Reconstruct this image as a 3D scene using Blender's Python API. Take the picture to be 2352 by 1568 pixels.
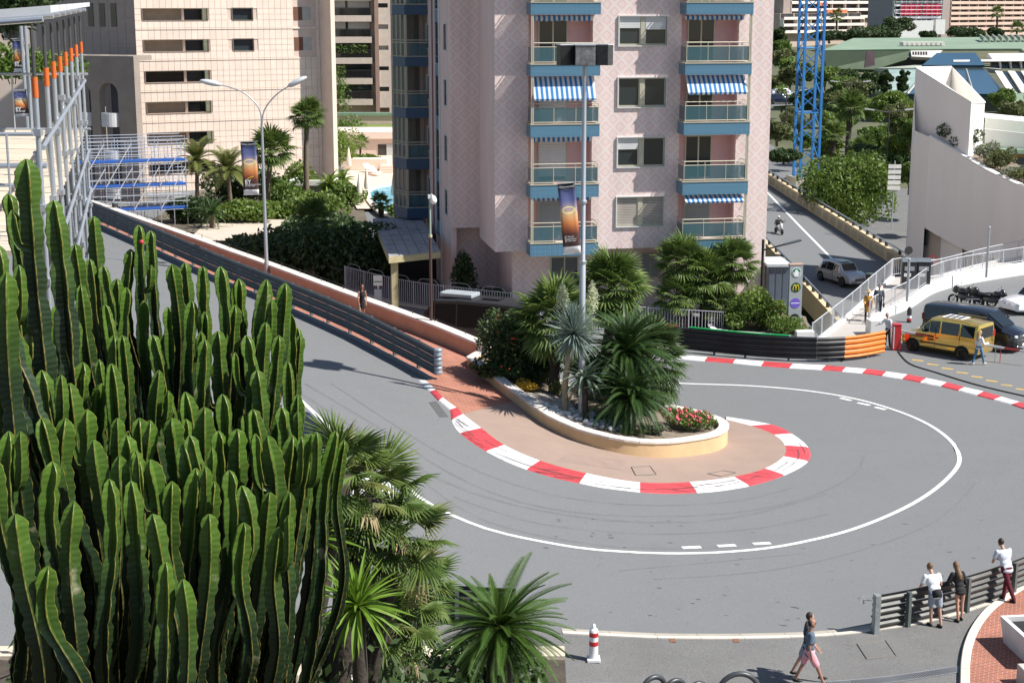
import bpy, math, random
import numpy as np
from mathutils import Vector, Matrix
from mathutils.geometry import delaunay_2d_cdt
random.seed(7); R=random.Random(11); NR=np.random.default_rng(5)
scene=bpy.context.scene
for o in list(bpy.data.objects): bpy.data.objects.remove(o)
COL=scene.collection
# ---------------------------------------------------------------- camera, world, sun, exposure
CAMH=17.0; FPX=3595.0; PITCH=math.atan(784/3595.0)
cd=bpy.data.cameras.new('camera'); cam=bpy.data.objects.new('camera',cd); COL.objects.link(cam)
cam.location=(0,0,CAMH); cam.rotation_euler=(math.pi/2-PITCH,0,0)
cd.sensor_width=36; cd.lens=FPX/2352*36; cd.clip_start=.1; cd.clip_end=6000
scene.camera=cam
SUN_EL=math.radians(49.5); SUN_TO=Vector((1,-.31,0)).normalized()
w=bpy.data.worlds.new('World'); scene.world=w; w.use_nodes=True
nt=w.node_tree; bg=nt.nodes['Background']; sk=nt.nodes.new('ShaderNodeTexSky'); sk.sky_type='NISHITA'
sk.sun_disc=False; sk.sun_elevation=SUN_EL; sk.sun_rotation=math.atan2(SUN_TO.x,SUN_TO.y)
sk.air_density=1.0; sk.dust_density=.7; sk.ozone_density=1.2; sk.altitude=20
nt.links.new(sk.outputs[0],bg.inputs[0]); bg.inputs[1].default_value=.076
sd=bpy.data.lights.new('sun','SUN'); sun=bpy.data.objects.new('sun',sd); COL.objects.link(sun)
sd.energy=5.0; sd.angle=math.radians(.53); sd.color=(1,.965,.915)
sdir=Vector((SUN_TO.x*math.cos(SUN_EL),SUN_TO.y*math.cos(SUN_EL),math.sin(SUN_EL)))
sun.rotation_euler=sdir.to_track_quat('Z','Y').to_euler(); sun.location=(60,-20,80)
scene.view_settings.view_transform='Standard'; scene.view_settings.look='None'
scene.view_settings.exposure=.55; scene.view_settings.gamma=1
scene.render.engine='CYCLES'; scene.render.resolution_x=1024; scene.render.resolution_y=682
scene.cycles.max_bounces=6; scene.cycles.transparent_max_bounces=12

# ---------------------------------------------------------------- pixel of the photo (2352 wide) -> point in the place
_c,_s=math.cos(PITCH),math.sin(PITCH)
def ray(px,py):
    xc=(px-1176)/FPX; yc=(784-py)/FPX
    return Vector((xc,_c+yc*_s,-_s+yc*_c))
def P(px,py,z=0):
    d=ray(px,py); t=(z-CAMH)/d.z; return Vector((d.x*t,d.y*t,z))
def PY(px,py,Y):
    d=ray(px,py); t=Y/d.y; return Vector((d.x*t,Y,CAMH+d.z*t))
# ---------------------------------------------------------------- object helpers
def thing(name,label,cat,loc=(0,0,0),rz=0,group=None,kind=None):
    o=bpy.data.objects.new(name,None); COL.objects.link(o); o.location=loc; o.rotation_euler=(0,0,rz)
    o.empty_display_size=.2
    return tag(o,label,cat,group,kind)
def tag(o,label=None,cat=None,group=None,kind=None):
    if label: o['label']=label
    if cat: o['category']=cat
    if group: o['group']=group
    if kind: o['kind']=kind
    return o
def pmat(p):
    if p is None: return Matrix.Identity(4)
    m=Matrix.Translation(p.location)@p.rotation_euler.to_matrix().to_4x4()
    return pmat(p.parent)@m if p.parent else m
def ob(name,mesh,mat=None,parent=None,loc=None,rot=None,scale=None,smooth=None):
    if mat is not None and not mesh.materials:
        for q in (mat if isinstance(mat,(list,tuple)) else [mat]): mesh.materials.append(q)
    o=bpy.data.objects.new(name,mesh); COL.objects.link(o)
    if parent: o.parent=parent
    if loc is not None: o.location=loc
    if rot is not None: o.rotation_euler=rot
    if scale is not None: o.scale=(scale,)*3 if isinstance(scale,(int,float)) else scale
    return o
def copy_tree(o,parent=None):
    c=o.copy(); COL.objects.link(c); c.parent=parent
    for ch in list(o.children): copy_tree(ch,c)
    return c
class MB:
    def __init__(s): s.v=[]; s.f=[]; s.m=[]; s.mi=0
    def add(s,vs,fs):
        b=len(s.v); s.v.extend([tuple(p) for p in vs]); s.f.extend([tuple(i+b for i in f) for f in fs]); s.m.extend([s.mi]*len(fs)); return s
    def box(s,x0,x1,y0,y1,z0,z1):
        return s.add([(x0,y0,z0),(x1,y0,z0),(x1,y1,z0),(x0,y1,z0),(x0,y0,z1),(x1,y0,z1),(x1,y1,z1),(x0,y1,z1)],
              [(0,3,2,1),(4,5,6,7),(0,1,5,4),(1,2,6,5),(2,3,7,6),(3,0,4,7)])
    def obox(s,c,size,rz=0,rx=0,ry=0):
        m=Matrix.Translation(c)@Matrix.Rotation(rz,4,'Z')@Matrix.Rotation(ry,4,'Y')@Matrix.Rotation(rx,4,'X')
        a,b,d=size[0]/2,size[1]/2,size[2]/2
        vs=[m@Vector(q) for q in [(-a,-b,-d),(a,-b,-d),(a,b,-d),(-a,b,-d),(-a,-b,d),(a,-b,d),(a,b,d),(-a,b,d)]]
        return s.add(vs,[(0,3,2,1),(4,5,6,7),(0,1,5,4),(1,2,6,5),(2,3,7,6),(3,0,4,7)])
    def poly(s,pts): return s.add(pts,[tuple(range(len(pts)))])
    def prism(s,pts,z0,z1):
        n=len(pts); g=lambda z,i:(z[i] if isinstance(z,(list,tuple)) else z)
        vs=[(p[0],p[1],g(z0,i)) for i,p in enumerate(pts)]+[(p[0],p[1],g(z1,i)) for i,p in enumerate(pts)]
        return s.add(vs,[tuple(range(n-1,-1,-1)),tuple(range(n,2*n))]+[(i,(i+1)%n,n+(i+1)%n,n+i) for i in range(n)])
    def xprism(s,pts,y0,y1):   # polygon in x,z extruded in y
        n=len(pts); vs=[(p[0],y0,p[1]) for p in pts]+[(p[0],y1,p[1]) for p in pts]
        return s.add(vs,[tuple(range(n)),tuple(range(2*n-1,n-1,-1))]+[(i,n+i,n+(i+1)%n,(i+1)%n) for i in range(n)])
    def bar(s,a,b,r,n=6,r2=None): return s.tube([a,b],r,n,r2)
    def tube(s,path,r,n=8,r2=None,caps=True,flat=1):
        path=[Vector(p) for p in path]; k=len(path); b=len(s.v)
        if isinstance(r,(list,tuple)): rs=r
        else:
            e=r if r2 is None else r2; rs=[r+(e-r)*i/(k-1) for i in range(k)]
        t0=(path[1]-path[0]).normalized(); ref=Vector((0,0,1)) if abs(t0.z)<.9 else Vector((1,0,0))
        u=t0.cross(ref).normalized(); vs=[]
        for i,p in enumerate(path):
            t=(path[min(i+1,k-1)]-path[max(i-1,0)]).normalized()
            u=(u-t*u.dot(t)).normalized(); v=t.cross(u)
            for j in range(n):
                a=2*math.pi*j/n; vs.append(p+(u*math.cos(a)+v*math.sin(a)*flat)*rs[i])
        fs=[(i*n+j,i*n+(j+1)%n,(i+1)*n+(j+1)%n,(i+1)*n+j) for i in range(k-1) for j in range(n)]
        if caps: fs+=[tuple(range(n-1,-1,-1)),tuple(range((k-1)*n,k*n))]
        return s.add(vs,fs)
    def sweep(s,path,prof,closed=True,caps=True,up=None):  # prof: (outward, up); outward = right of travel
        path=[Vector(p) for p in path]; k=len(path); n=len(prof); vs=[]
        for i,p in enumerate(path):
            t=path[min(i+1,k-1)]-path[max(i-1,0)]; t.z=0; t.normalize(); o=Vector((t.y,-t.x,0))
            for a,b in prof: vs.append(p+o*a+Vector((0,0,b)))
        m=n if closed else n-1
        fs=[(i*n+j,i*n+(j+1)%n,(i+1)*n+(j+1)%n,(i+1)*n+j) for i in range(k-1) for j in range(m)]
        if caps and closed: fs+=[tuple(range(n-1,-1,-1)),tuple(range((k-1)*n,k*n))]
        return s.add(vs,fs)
    def lathe(s,prof,n=16,c=(0,0,0)):
        vs=[]; k=len(prof)
        for r,z in prof:
            for j in range(n):
                a=2*math.pi*j/n; vs.append((c[0]+r*math.cos(a),c[1]+r*math.sin(a),c[2]+z))
        fs=[(i*n+j,i*n+(j+1)%n,(i+1)*n+(j+1)%n,(i+1)*n+j) for i in range(k-1) for j in range(n)]
        fs+=[tuple(range(n-1,-1,-1)),tuple(range((k-1)*n,k*n))]
        return s.add(vs,fs)
    def ball(s,c,r,n=10,k=7,jit=0,rng=None):
        r=(r,)*3 if isinstance(r,(int,float)) else r; vs=[]
        for i in range(k+1):
            t=math.pi*i/k
            for j in range(n):
                a=2*math.pi*j/n; q=1+(rng.uniform(-jit,jit) if jit else 0)
                vs.append((c[0]+r[0]*q*math.sin(t)*math.cos(a),c[1]+r[1]*q*math.sin(t)*math.sin(a),c[2]-r[2]*q*math.cos(t)))
        fs=[(i*n+j,i*n+(j+1)%n,(i+1)*n+(j+1)%n,(i+1)*n+j) for i in range(k) for j in range(n)]
        return s.add(vs,fs)
    def mesh(s,name='m',smooth=None):
        me=bpy.data.meshes.new(name); me.from_pydata(s.v,[],s.f)
        if any(s.m): me.polygons.foreach_set('material_index',s.m)
        if smooth is not None:
            me.polygons.foreach_set('use_smooth',[True]*len(me.polygons))
            if smooth<180: me.set_sharp_from_angle(angle=math.radians(smooth))
        me.update(); return me
    def build(s,name,mat,parent=None,smooth=None,world=False,bevel=0):
        if world and parent is not None:
            im=pmat(parent).inverted(); s.v=[tuple(im@Vector(p)) for p in s.v]
        me=s.mesh(name,smooth); o=ob(name,me,mat,parent)
        if bevel:
            b=o.modifiers.new('bevel','BEVEL'); b.width=bevel; b.segments=2; b.limit_method='ANGLE'; b.angle_limit=math.radians(40)
        return o
RQ=[]
def remesh(name,mb,mat,parent,vox=.02,smooth=4):
    """grow one continuous skin over a set of overlapping limbs (evaluated once, in skin_all)"""
    o=bpy.data.objects.new('tmp',mb.mesh('tmp')); COL.objects.link(o)
    r=o.modifiers.new('r','REMESH'); r.mode='VOXEL'; r.voxel_size=vox; r.use_smooth_shade=True
    s=o.modifiers.new('s','SMOOTH'); s.factor=.5; s.iterations=smooth
    t=bpy.data.objects.new(name,bpy.data.meshes.new(name)); COL.objects.link(t); t.parent=parent; RQ.append((o,t,mat)); return t
def skin_all():
    dg=bpy.context.evaluated_depsgraph_get(); dg.update()
    for o,t,mat in RQ:
        me=bpy.data.meshes.new_from_object(o.evaluated_get(dg)); me.materials.clear(); me.materials.append(mat); me.name=t.name
        me.polygons.foreach_set('use_smooth',[True]*len(me.polygons)); t.data=me
    for o,t,mat in RQ: m=o.data; bpy.data.objects.remove(o); bpy.data.meshes.remove(m)
# ---------------------------------------------------------------- materials
def _n(nt,t,**k):
    n=nt.nodes.new(t)
    for a,b in k.items(): setattr(n,a,b)
    return n
def srgb(r,g,b):
    f=lambda c:(c/255/12.92 if c/255<=.04045 else ((c/255+.055)/1.055)**2.4)
    return (f(r),f(g),f(b))
MATS={}
def M(name,col=(.5,.5,.5),rough=.6,metal=0,var=.12,scale=2.0,bump=0,bscale=60,piece=0,spec=.5,coat=0,fine=0,fscale=150,dirt=0,dcol=(.08,.07,.06),dscale=.6,stretch=None):
    if name in MATS: return MATS[name]
    m=bpy.data.materials.new(name); m.use_nodes=True; nt=m.node_tree; L=nt.links.new; b=nt.nodes['Principled BSDF']
    b.inputs['Roughness'].default_value=rough; b.inputs['Metallic'].default_value=metal; b.inputs['Specular IOR Level'].default_value=spec
    if coat: b.inputs['Coat Weight'].default_value=coat; b.inputs['Coat Roughness'].default_value=.076
    geo=_n(nt,'ShaderNodeNewGeometry'); pos=geo.outputs['Position']
    if stretch:
        mp=_n(nt,'ShaderNodeMapping'); mp.inputs['Scale'].default_value=stretch; L(pos,mp.inputs[0]); pos=mp.outputs[0]
    val=None
    def addv(sock):
        nonlocal val
        if val is None: val=sock; return
        q=_n(nt,'ShaderNodeMath',operation='MULTIPLY'); L(val,q.inputs[0]); L(sock,q.inputs[1]); val=q.outputs[0]
    def rng(sock,a,d,lo=.25,hi=.75):
        q=_n(nt,'ShaderNodeMapRange'); q.inputs[1].default_value=lo; q.inputs[2].default_value=hi; q.inputs[3].default_value=a; q.inputs[4].default_value=d; L(sock,q.inputs[0]); return q.outputs[0]
    if var:
        t=_n(nt,'ShaderNodeTexNoise'); t.inputs['Scale'].default_value=scale; t.inputs['Detail'].default_value=5; t.inputs['Roughness'].default_value=.62; L(pos,t.inputs['Vector']); addv(rng(t.outputs[0],1-var,1+var))
    if fine:
        t=_n(nt,'ShaderNodeTexNoise'); t.inputs['Scale'].default_value=fscale; t.inputs['Detail'].default_value=2; L(geo.outputs['Position'],t.inputs['Vector']); addv(rng(t.outputs[0],1-fine,1+fine))
    if piece:
        oi=_n(nt,'ShaderNodeObjectInfo'); addv(rng(oi.outputs['Random'],1-piece,1+piece,0,1))
    base=_n(nt,'ShaderNodeRGB'); base.outputs[0].default_value=(*col,1); out=base.outputs[0]
    if dirt:
        t=_n(nt,'ShaderNodeTexNoise'); t.inputs['Scale'].default_value=dscale; t.inputs['Detail'].default_value=7; t.inputs['Roughness'].default_value=.7; L(pos,t.inputs['Vector'])
        mx=_n(nt,'ShaderNodeMix',data_type='RGBA'); L(rng(t.outputs[0],0,dirt,.5,.72),mx.inputs[0]); L(out,mx.inputs[6]); mx.inputs[7].default_value=(*dcol,1); out=mx.outputs[2]
    if val is not None:
        vm=_n(nt,'ShaderNodeVectorMath',operation='SCALE'); L(out,vm.inputs[0]); L(val,vm.inputs['Scale']); out=vm.outputs[0]
    L(out,b.inputs['Base Color'])
    if bump:
        t=_n(nt,'ShaderNodeTexNoise'); t.inputs['Scale'].default_value=bscale; t.inputs['Detail'].default_value=4; L(pos,t.inputs['Vector'])
        bp=_n(nt,'ShaderNodeBump'); bp.inputs['Strength'].default_value=bump; bp.inputs['Distance'].default_value=.02; L(t.outputs[0],bp.inputs['Height']); L(bp.outputs[0],b.inputs['Normal'])
    MATS[name]=m; return m
def leafmat(name,col,col2,rough=.5,trans=.25,spec=.4):
    if name in MATS: return MATS[name]
    m=bpy.data.materials.new(name); m.use_nodes=True; nt=m.node_tree; L=nt.links.new; b=nt.nodes['Principled BSDF']
    geo=_n(nt,'ShaderNodeNewGeometry'); oi=_n(nt,'ShaderNodeObjectInfo')
    ad=_n(nt,'ShaderNodeMath',operation='MULTIPLY_ADD'); L(geo.outputs['Random Per Island'],ad.inputs[0]); ad.inputs[1].default_value=.65; 
    m2=_n(nt,'ShaderNodeMath',operation='MULTIPLY'); L(oi.outputs['Random'],m2.inputs[0]); m2.inputs[1].default_value=.35; L(m2.outputs[0],ad.inputs[2])
    mx=_n(nt,'ShaderNodeMix',data_type='RGBA'); mx.inputs[6].default_value=(*col,1); mx.inputs[7].default_value=(*col2,1); L(ad.outputs[0],mx.inputs[0])
    L(mx.outputs[2],b.inputs['Base Color']); b.inputs['Roughness'].default_value=rough; b.inputs['Specular IOR Level'].default_value=spec
    if trans:
        tr=_n(nt,'ShaderNodeBsdfTranslucent'); hs=_n(nt,'ShaderNodeHueSaturation'); hs.inputs['Value'].default_value=1.5; hs.inputs['Hue'].default_value=.485; L(mx.outputs[2],hs.inputs['Color']); L(hs.outputs[0],tr.inputs[0])
        ms=_n(nt,'ShaderNodeMixShader'); ms.inputs[0].default_value=trans; L(b.outputs[0],ms.inputs[1]); L(tr.outputs[0],ms.inputs[2])
        L(ms.outputs[0],nt.nodes['Material Output'].inputs[0])
    MATS[name]=m; return m
def glassmat(name,col=(.02,.03,.035),rough=.04,alpha=1.0):
    if name in MATS: return MATS[name]
    m=bpy.data.materials.new(name); m.use_nodes=True; nt=m.node_tree; b=nt.nodes['Principled BSDF']
    b.inputs['Base Color'].default_value=(*col,1); b.inputs['Roughness'].default_value=rough; b.inputs['Specular IOR Level'].default_value=.8
    b.inputs['Alpha'].default_value=alpha
    MATS[name]=m; return m
ASPH=M('asphalt',(.166,.171,.172),.85,var=.07,scale=.35,fine=.28,fscale=42,bump=.25,bscale=55,dirt=.4,dcol=(.12,.12,.12),dscale=.35)
ASPH2=M('asphalt_coarse',(.155,.152,.146),.9,var=.12,scale=.6,fine=.4,fscale=36,bump=.4,bscale=45,dirt=.3,dcol=(.12,.115,.11),dscale=.7)
WHITE=M('road_paint_white',(.78,.78,.76),.55,var=.06,scale=3,dirt=.25,dcol=(.4,.4,.4),dscale=1.6,stretch=(1,2,1))
# ---------------------------------------------------------------- the lie of the land
def tps(pts):
    X=np.array([[p[0],p[1]] for p in pts],float); z=np.array([p[2] for p in pts],float); n=len(X)
    d=np.linalg.norm(X[:,None]-X[None],axis=2); K=np.where(d>0,d*d*np.log(d+1e-9),0)+np.eye(n)*25.0
    Q=np.hstack([np.ones((n,1)),X]); A=np.block([[K,Q],[Q.T,np.zeros((3,3))]]); c=np.linalg.solve(A,np.concatenate([z,np.zeros(3)]))
    def f(x,y):
        r=np.hypot(X[:,0]-x,X[:,1]-y); k=np.where(r>0,r*r*np.log(r+1e-9),0)
        return float(k@c[:n]+c[n]+c[n+1]*x+c[n+2]*y)
    return f
_A=[(230,560,3.6),(515,655,3.05),(760,755,2.75),(1004,880,2.2),(700,930,2.4),(1075,848,1.95),(1100,1000,1.55),(1190,940,1.5),(1327,1019,1.1),(1300,1100,.9),(1540,1120,.4),(1600,1052,.15),(1860,1040,.1),
 (1000,1160,1.2),(1300,1252,.65),(2200,1060,0),(1700,1265,.25),(1300,1450,.5),(2000,1450,0.05),(2352,1300,0),(2352,930,0),(1820,840,0),(1570,820,-.05),(1660,962,.05),(500,1000,2.6)]
_tA=tps([P(*a) for a in _A]+[(60,60,0),(60,30,0),(-45,40,3.2),(-50,100,4.2),(-10,28,.9),(10,28,.1)])
_tB=tps([(8.3,58.1,.05),(13.3,72.5,0),(5,68,0),(0,71,0.05),(-6,75,.25),(-10,80,.4),(-20,92,.8),(-30,104,1.0),(0,84,.5),(-10,95,.8),(14,82,.2),(-15,130,1.0),(-40,130,1.1),(40,60,0),(40,90,0),(60,75,0),(22,65,0)])
def hA(x,y): return _tA(x,y)
def hB(x,y): return _tB(x,y)
def GA(px,py,dz=0,h=None):
    h=h or hA; z=0
    for _ in range(14):
        p=P(px,py,z); z=.5*z+.5*(h(p.x,p.y)+dz)
    return P(px,py,z)
def GB(px,py,dz=0): return GA(px,py,dz,hB)
def smooth_path(pts,step=.5):
    """Catmull-Rom through pts, resampled"""
    pts=[Vector(p) for p in pts]; out=[]
    for i in range(len(pts)-1):
        p0=pts[max(i-1,0)]; p1=pts[i]; p2=pts[i+1]; p3=pts[min(i+2,len(pts)-1)]
        n=max(1,int((p2-p1).length/step))
        for k in range(n):
            t=k/n; out.append(.5*((2*p1)+(p2-p0)*t+(2*p0-5*p1+4*p2-p3)*t*t+(3*p1-p0-3*p2+p3)*t**3))
    out.append(pts[-1]); return out
def drape(pts,h,dz): return [Vector((p[0],p[1],h(p[0],p[1])+dz)) for p in pts]
def inside(p,poly):
    x,y=p; r=False; j=len(poly)-1
    for i in range(len(poly)):
        a,b=poly[i],poly[j]
        if (a[1]>y)!=(b[1]>y) and x<(b[0]-a[0])*(y-a[1])/(b[1]-a[1])+a[0]: r=not r
        j=i
    return r
def fill(poly,h,dz,step=1.0):
    poly=[(p[0],p[1]) for p in poly]; out=[]
    for i,a in enumerate(poly):
        b=poly[(i+1)%len(poly)]; n=max(1,int(math.hypot(b[0]-a[0],b[1]-a[1])/step))
        out+=[(a[0]+(b[0]-a[0])*k/n,a[1]+(b[1]-a[1])*k/n) for k in range(n)]
    xs=[p[0] for p in out]; ys=[p[1] for p in out]; pts=[Vector(p) for p in out]; n=len(pts)
    x=min(xs)+step/2
    while x<max(xs):
        y=min(ys)+step/2
        while y<max(ys):
            if inside((x,y),out): pts.append(Vector((x+R.uniform(-.1,.1)*step,y+R.uniform(-.1,.1)*step)))
            y+=step
        x+=step
    v,e,f,_,_,_=delaunay_2d_cdt(pts,[(i,(i+1)%n) for i in range(n)],[list(range(n))],1,1e-4)
    mb=MB(); mb.add([(p.x,p.y,h(p.x,p.y)+dz) for p in v],[tuple(q) if (v[q[1]]-v[q[0]]).cross(v[q[2]]-v[q[0]])>0 else tuple(reversed(q)) for q in f]); return mb
def ribbon(path,w,h,dz):
    path=[Vector(p) for p in path]; mb=MB(); vs=[]
    for i,p in enumerate(path):
        t=path[min(i+1,len(path)-1)]-path[max(i-1,0)]; t.z=0; t.normalize(); o=Vector((t.y,-t.x,0))*w/2
        for q in (p-o,p+o): vs.append((q.x,q.y,h(q.x,q.y)+dz))
    mb.add(vs,[(2*i,2*i+1,2*i+3,2*i+2) for i in range(len(path)-1)]); return mb
# ================================================================ GROUND, ROADS, PAVEMENTS
def brickmat(name,c1,c2,mort,sx,rot=0,bw=.22,bh=.11):
    m=bpy.data.materials.new(name); m.use_nodes=True; nt=m.node_tree; L=nt.links.new; b=nt.nodes['Principled BSDF']; b.inputs['Roughness'].default_value=.85
    geo=_n(nt,'ShaderNodeNewGeometry'); mp=_n(nt,'ShaderNodeMapping'); mp.inputs['Rotation'].default_value=(0,0,rot); L(geo.outputs['Position'],mp.inputs[0])
    t=_n(nt,'ShaderNodeTexBrick'); t.inputs['Color1'].default_value=(*c1,1); t.inputs['Color2'].default_value=(*c2,1); t.inputs['Mortar'].default_value=(*mort,1)
    t.inputs['Scale'].default_value=sx; t.inputs['Brick Width'].default_value=bw; t.inputs['Row Height'].default_value=bh; t.inputs['Mortar Size'].default_value=.008; L(mp.outputs[0],t.inputs[0])
    n=_n(nt,'ShaderNodeTexNoise'); n.inputs['Scale'].default_value=1.3; n.inputs['Detail'].default_value=6; L(geo.outputs['Position'],n.inputs[0])
    r=_n(nt,'ShaderNodeMapRange'); r.inputs[1].default_value=.3; r.inputs[2].default_value=.7; r.inputs[3].default_value=.82; r.inputs[4].default_value=1.14; L(n.outputs[0],r.inputs[0])
    vm=_n(nt,'ShaderNodeVectorMath',operation='SCALE'); L(t.outputs[0],vm.inputs[0]); L(r.outputs[0],vm.inputs['Scale']); L(vm.outputs[0],b.inputs['Base Color'])
    bp=_n(nt,'ShaderNodeBump'); bp.inputs['Strength'].default_value=.4; bp.inputs['Distance'].default_value=.01; bp.invert=True; L(t.outputs['Fac'],bp.inputs['Height']); L(bp.outputs[0],b.inputs['Normal'])
    return m
BRICK=brickmat('brick_paving',(.37,.14,.088),(.31,.12,.08),(.45,.26,.19),1.0,.6)
BRICK2=brickmat('brick_paving_near',(.36,.13,.08),(.28,.1,.066),(.48,.31,.24),1.0,.33)
APRON=M('apron_concrete',(.31,.225,.18),.85,var=.08,scale=.9,fine=.12,fscale=60,dirt=.3,dcol=(.25,.18,.14),dscale=.8)
CONC=M('concrete',(.5,.47,.42),.85,var=.12,scale=1.2,bump=.15,bscale=30,dirt=.25,dcol=(.25,.23,.2))
STONE=M('kerb_stone',(.62,.57,.49),.8,var=.1,scale=2,bump=.2,bscale=40,piece=.07)
GREYK=M('kerb_stone_grey',(.22,.22,.22),.85,var=.15,scale=2,piece=.08)
KRED=M('kerb_red',(.58,.065,.075),.5,var=.12,scale=2.5,dirt=.85,dcol=(.1,.02,.02),dscale=2.4,stretch=(.3,1.8,1))
KWHT=M('kerb_white',(.76,.75,.74),.5,var=.06,scale=2.5,dirt=.8,dcol=(.34,.29,.28),dscale=2.4,stretch=(.3,1.8,1))
# lay of the dividing wall between the upper and the lower road
_wpx=[(200,462),(350,513),(514.5,571),(616.5,607),(820.5,682),(984,741),(1106,791)]
WALLF=[GA(x,y,.85) for x,y in _wpx]           # top front edge of the wall
WALLF=[Vector((p.x,p.y,0)) for p in WALLF]
_d=(WALLF[0]-WALLF[2]).normalized(); WALLF=[WALLF[0]+_d*22]+WALLF
PLF_PX=[(1073,845),(1098.6,864),(1140,898),(1186,934),(1222,962),(1257,987),(1292,1005),(1327,1020),(1397,1041),(1468,1054),(1538,1057),(1608,1050),(1650,1040)]
PLF=[GA(x,y) for x,y in PLF_PX]
TIPX=8.45; 
PL_H=[.5,.52,.54,.57,.58,.6,.61,.62,.66,.7,.74,.78,.78]
PLT=[p.z+h for p,h in zip(PLF,PL_H)]
def pl_top(x): return float(np.interp(x,[p.x for p in PLF],PLT))
def PT(px,py):   # a point on the planter's coping level
    z=1.
    for _ in range(12): p=P(px,py,z); z=.5*z+.5*pl_top(p.x)
    return P(px,py,z)
PLB=[PT(*q) for q in [(1671,978),(1655,962),(1626,946),(1573,935),(1500,922),(1420,905),(1345,888),(1285,872),(1222,848),(1160,818),(1118,798)]]
_mid=[(a+b)/2 for a,b in [(PLF[0],PLB[-1]),(PLF[2],PLB[-2]),(PLF[4],PLB[-3]),(PLF[7],PLB[-5]),(PLF[9],PLB[-7])]]
def off(path,d):
    out=[]
    for i,p in enumerate(path):
        t=path[min(i+1,len(path)-1)]-path[max(i-1,0)]; t=Vector((t.x,t.y,0)).normalized(); out.append(Vector((p.x-t.y*d,p.y+t.x*d,0)))
    return out
WALLC=off(WALLF,.2)
DIV=WALLC+[Vector((p.x,p.y,0)) for p in _mid]+[Vector((7.4,58.2,0))]
tip=DIV[-1]
pa=DIV+[(60,58.2),(60,24),(-60,24),(-60,DIV[0].y-2)]
tag(fill(pa,hA,0,1.3).build('hairpin_road',ASPH,smooth=180),'grey asphalt of the hairpin bend',kind='structure')
hbl=lambda x,y:hB(x,y) if y>58.4 else hA(x,y)
pb=[(tip.x,tip.y),(60,58.2),(60,103)]+[(p.x,p.y+.25) for p in [P(2470,592,.6),P(2352,612,.6),P(2221,634,.6),P(2139,655,.6),P(2082,692,.5),P(2030,716,.4),P(1990,787,.08)]]+[(15.8,73.2),(15.8,100),(10,178),(-75,178),(-75,DIV[0].y)]+[(p.x,p.y) for p in DIV[:-1]]
tag(fill(pb,hbl,0,1.5).build('lower_road',ASPH,smooth=180),'grey asphalt of the lower road',kind='structure')
# far land
mb=MB(); n=40
def hfar(x,y): return -6.2+ (0 if y<150 else 3.2*min(1,(y-150)/100)) + (0 if y<480 else min(14,(y-480)*.05))
xs=[-900+45*i for i in range(41)]; ys=[20,84,100,120,140,160,180,210,250,300,360,430,500,580,700,900,1300,2200,4000]
mb.add([(x*(1 if y<900 else y/900),y,hfar(x,y)) for y in ys for x in xs],[(j*41+i,j*41+i+1,(j+1)*41+i+1,(j+1)*41+i) for j in range(len(ys)-1) for i in range(40)])
tag(mb.build('ground',M('far_soil',(.1,.105,.055),.95,var=.3,scale=.08,dirt=.7,dcol=(.05,.075,.03),dscale=.06),smooth=180),kind='structure')
# painted lines
LINE_PX=[(560,815),(622,862),(681,910),(743,968),(854,1068),(934,1121),(987,1157),(1076,1199),(1165,1227),(1323,1257),(1420,1266),(1520,1270.5),(1640,1269),(1760,1259),(1860,1241),(1960,1215),(2060,1175),(2130,1136),(2180,1095),(2203,1062),(2197,1032),(2168,1001),(2120,971),(2050,940),(1960,915),(1850,897),(1720,886),(1575,881),(1500,876)]
LINE=smooth_path([GA(*q) if q[1]>960 or q[0]<1200 else GB(*q) for q in LINE_PX],.5)
hAB=lambda x,y:(hbl(x,y) if ((y>58.4 and x>6.9) or (y>66 and x>2)) else hA(x,y))
tag(ribbon(LINE,.16,hAB,.012).build('edge_line',WHITE,smooth=180),kind='structure')
for q in [(1567,1610,1258),(1648,1690,1254),(1730,1770,1249)]:
    a=GA(q[0],q[2]); b=GA(q[1],q[2]-2); tag(ribbon([a,b],.2,hA,.012).build('lane_dash',WHITE),kind='structure')
for q in [(1930,914,1955,920),(1970,925,1998,931),(2010,935,2034,941)]:
    tag(ribbon([GB(q[0],q[1]),GB(q[2],q[3])],.22,hbl,.012).build('lane_dash',WHITE),kind='structure')
# rubber laid down along the racing line
TM=M('tyre_rubber',(.146,.149,.149),.85,var=.1,scale=1.2,fine=.28,fscale=42,dirt=1.,dcol=(.166,.171,.172),dscale=.9)
for k,(pp,wd) in enumerate([([(700,880),(900,1000),(1060,1100),(1250,1165),(1480,1185),(1700,1175),(1860,1140),(1960,1090),(1985,1045)],.10),
        ([(760,880),(960,1010),(1120,1090),(1300,1142),(1500,1160),(1690,1150),(1820,1120)],.07),([(1040,1140),(1230,1200),(1480,1225),(1720,1215),(1900,1180)],.08),
        ([(1500,1330),(1760,1310),(1980,1262),(2150,1195),(2240,1110)],.06),([(1420,1310),(1640,1290),(1850,1270)],.05)]+[([(640+k*22,870+k*14),(900+k*8,1030+k*9),(1120,1120+k*11),(1400,1170+k*12),(1660,1165+k*13),(1880+k*9,1110+k*12)][:6-k%2]+([(1960+k*16,1040+k*8)] if k%3==0 else []),.05+.05*(k%3)) for k in (2,7)]):
    tag(ribbon(smooth_path([GA(*q) for q in pp],.4),wd,hA,.005).build('tyre_mark',TM,smooth=180),kind='structure')
mb=MB()
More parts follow.
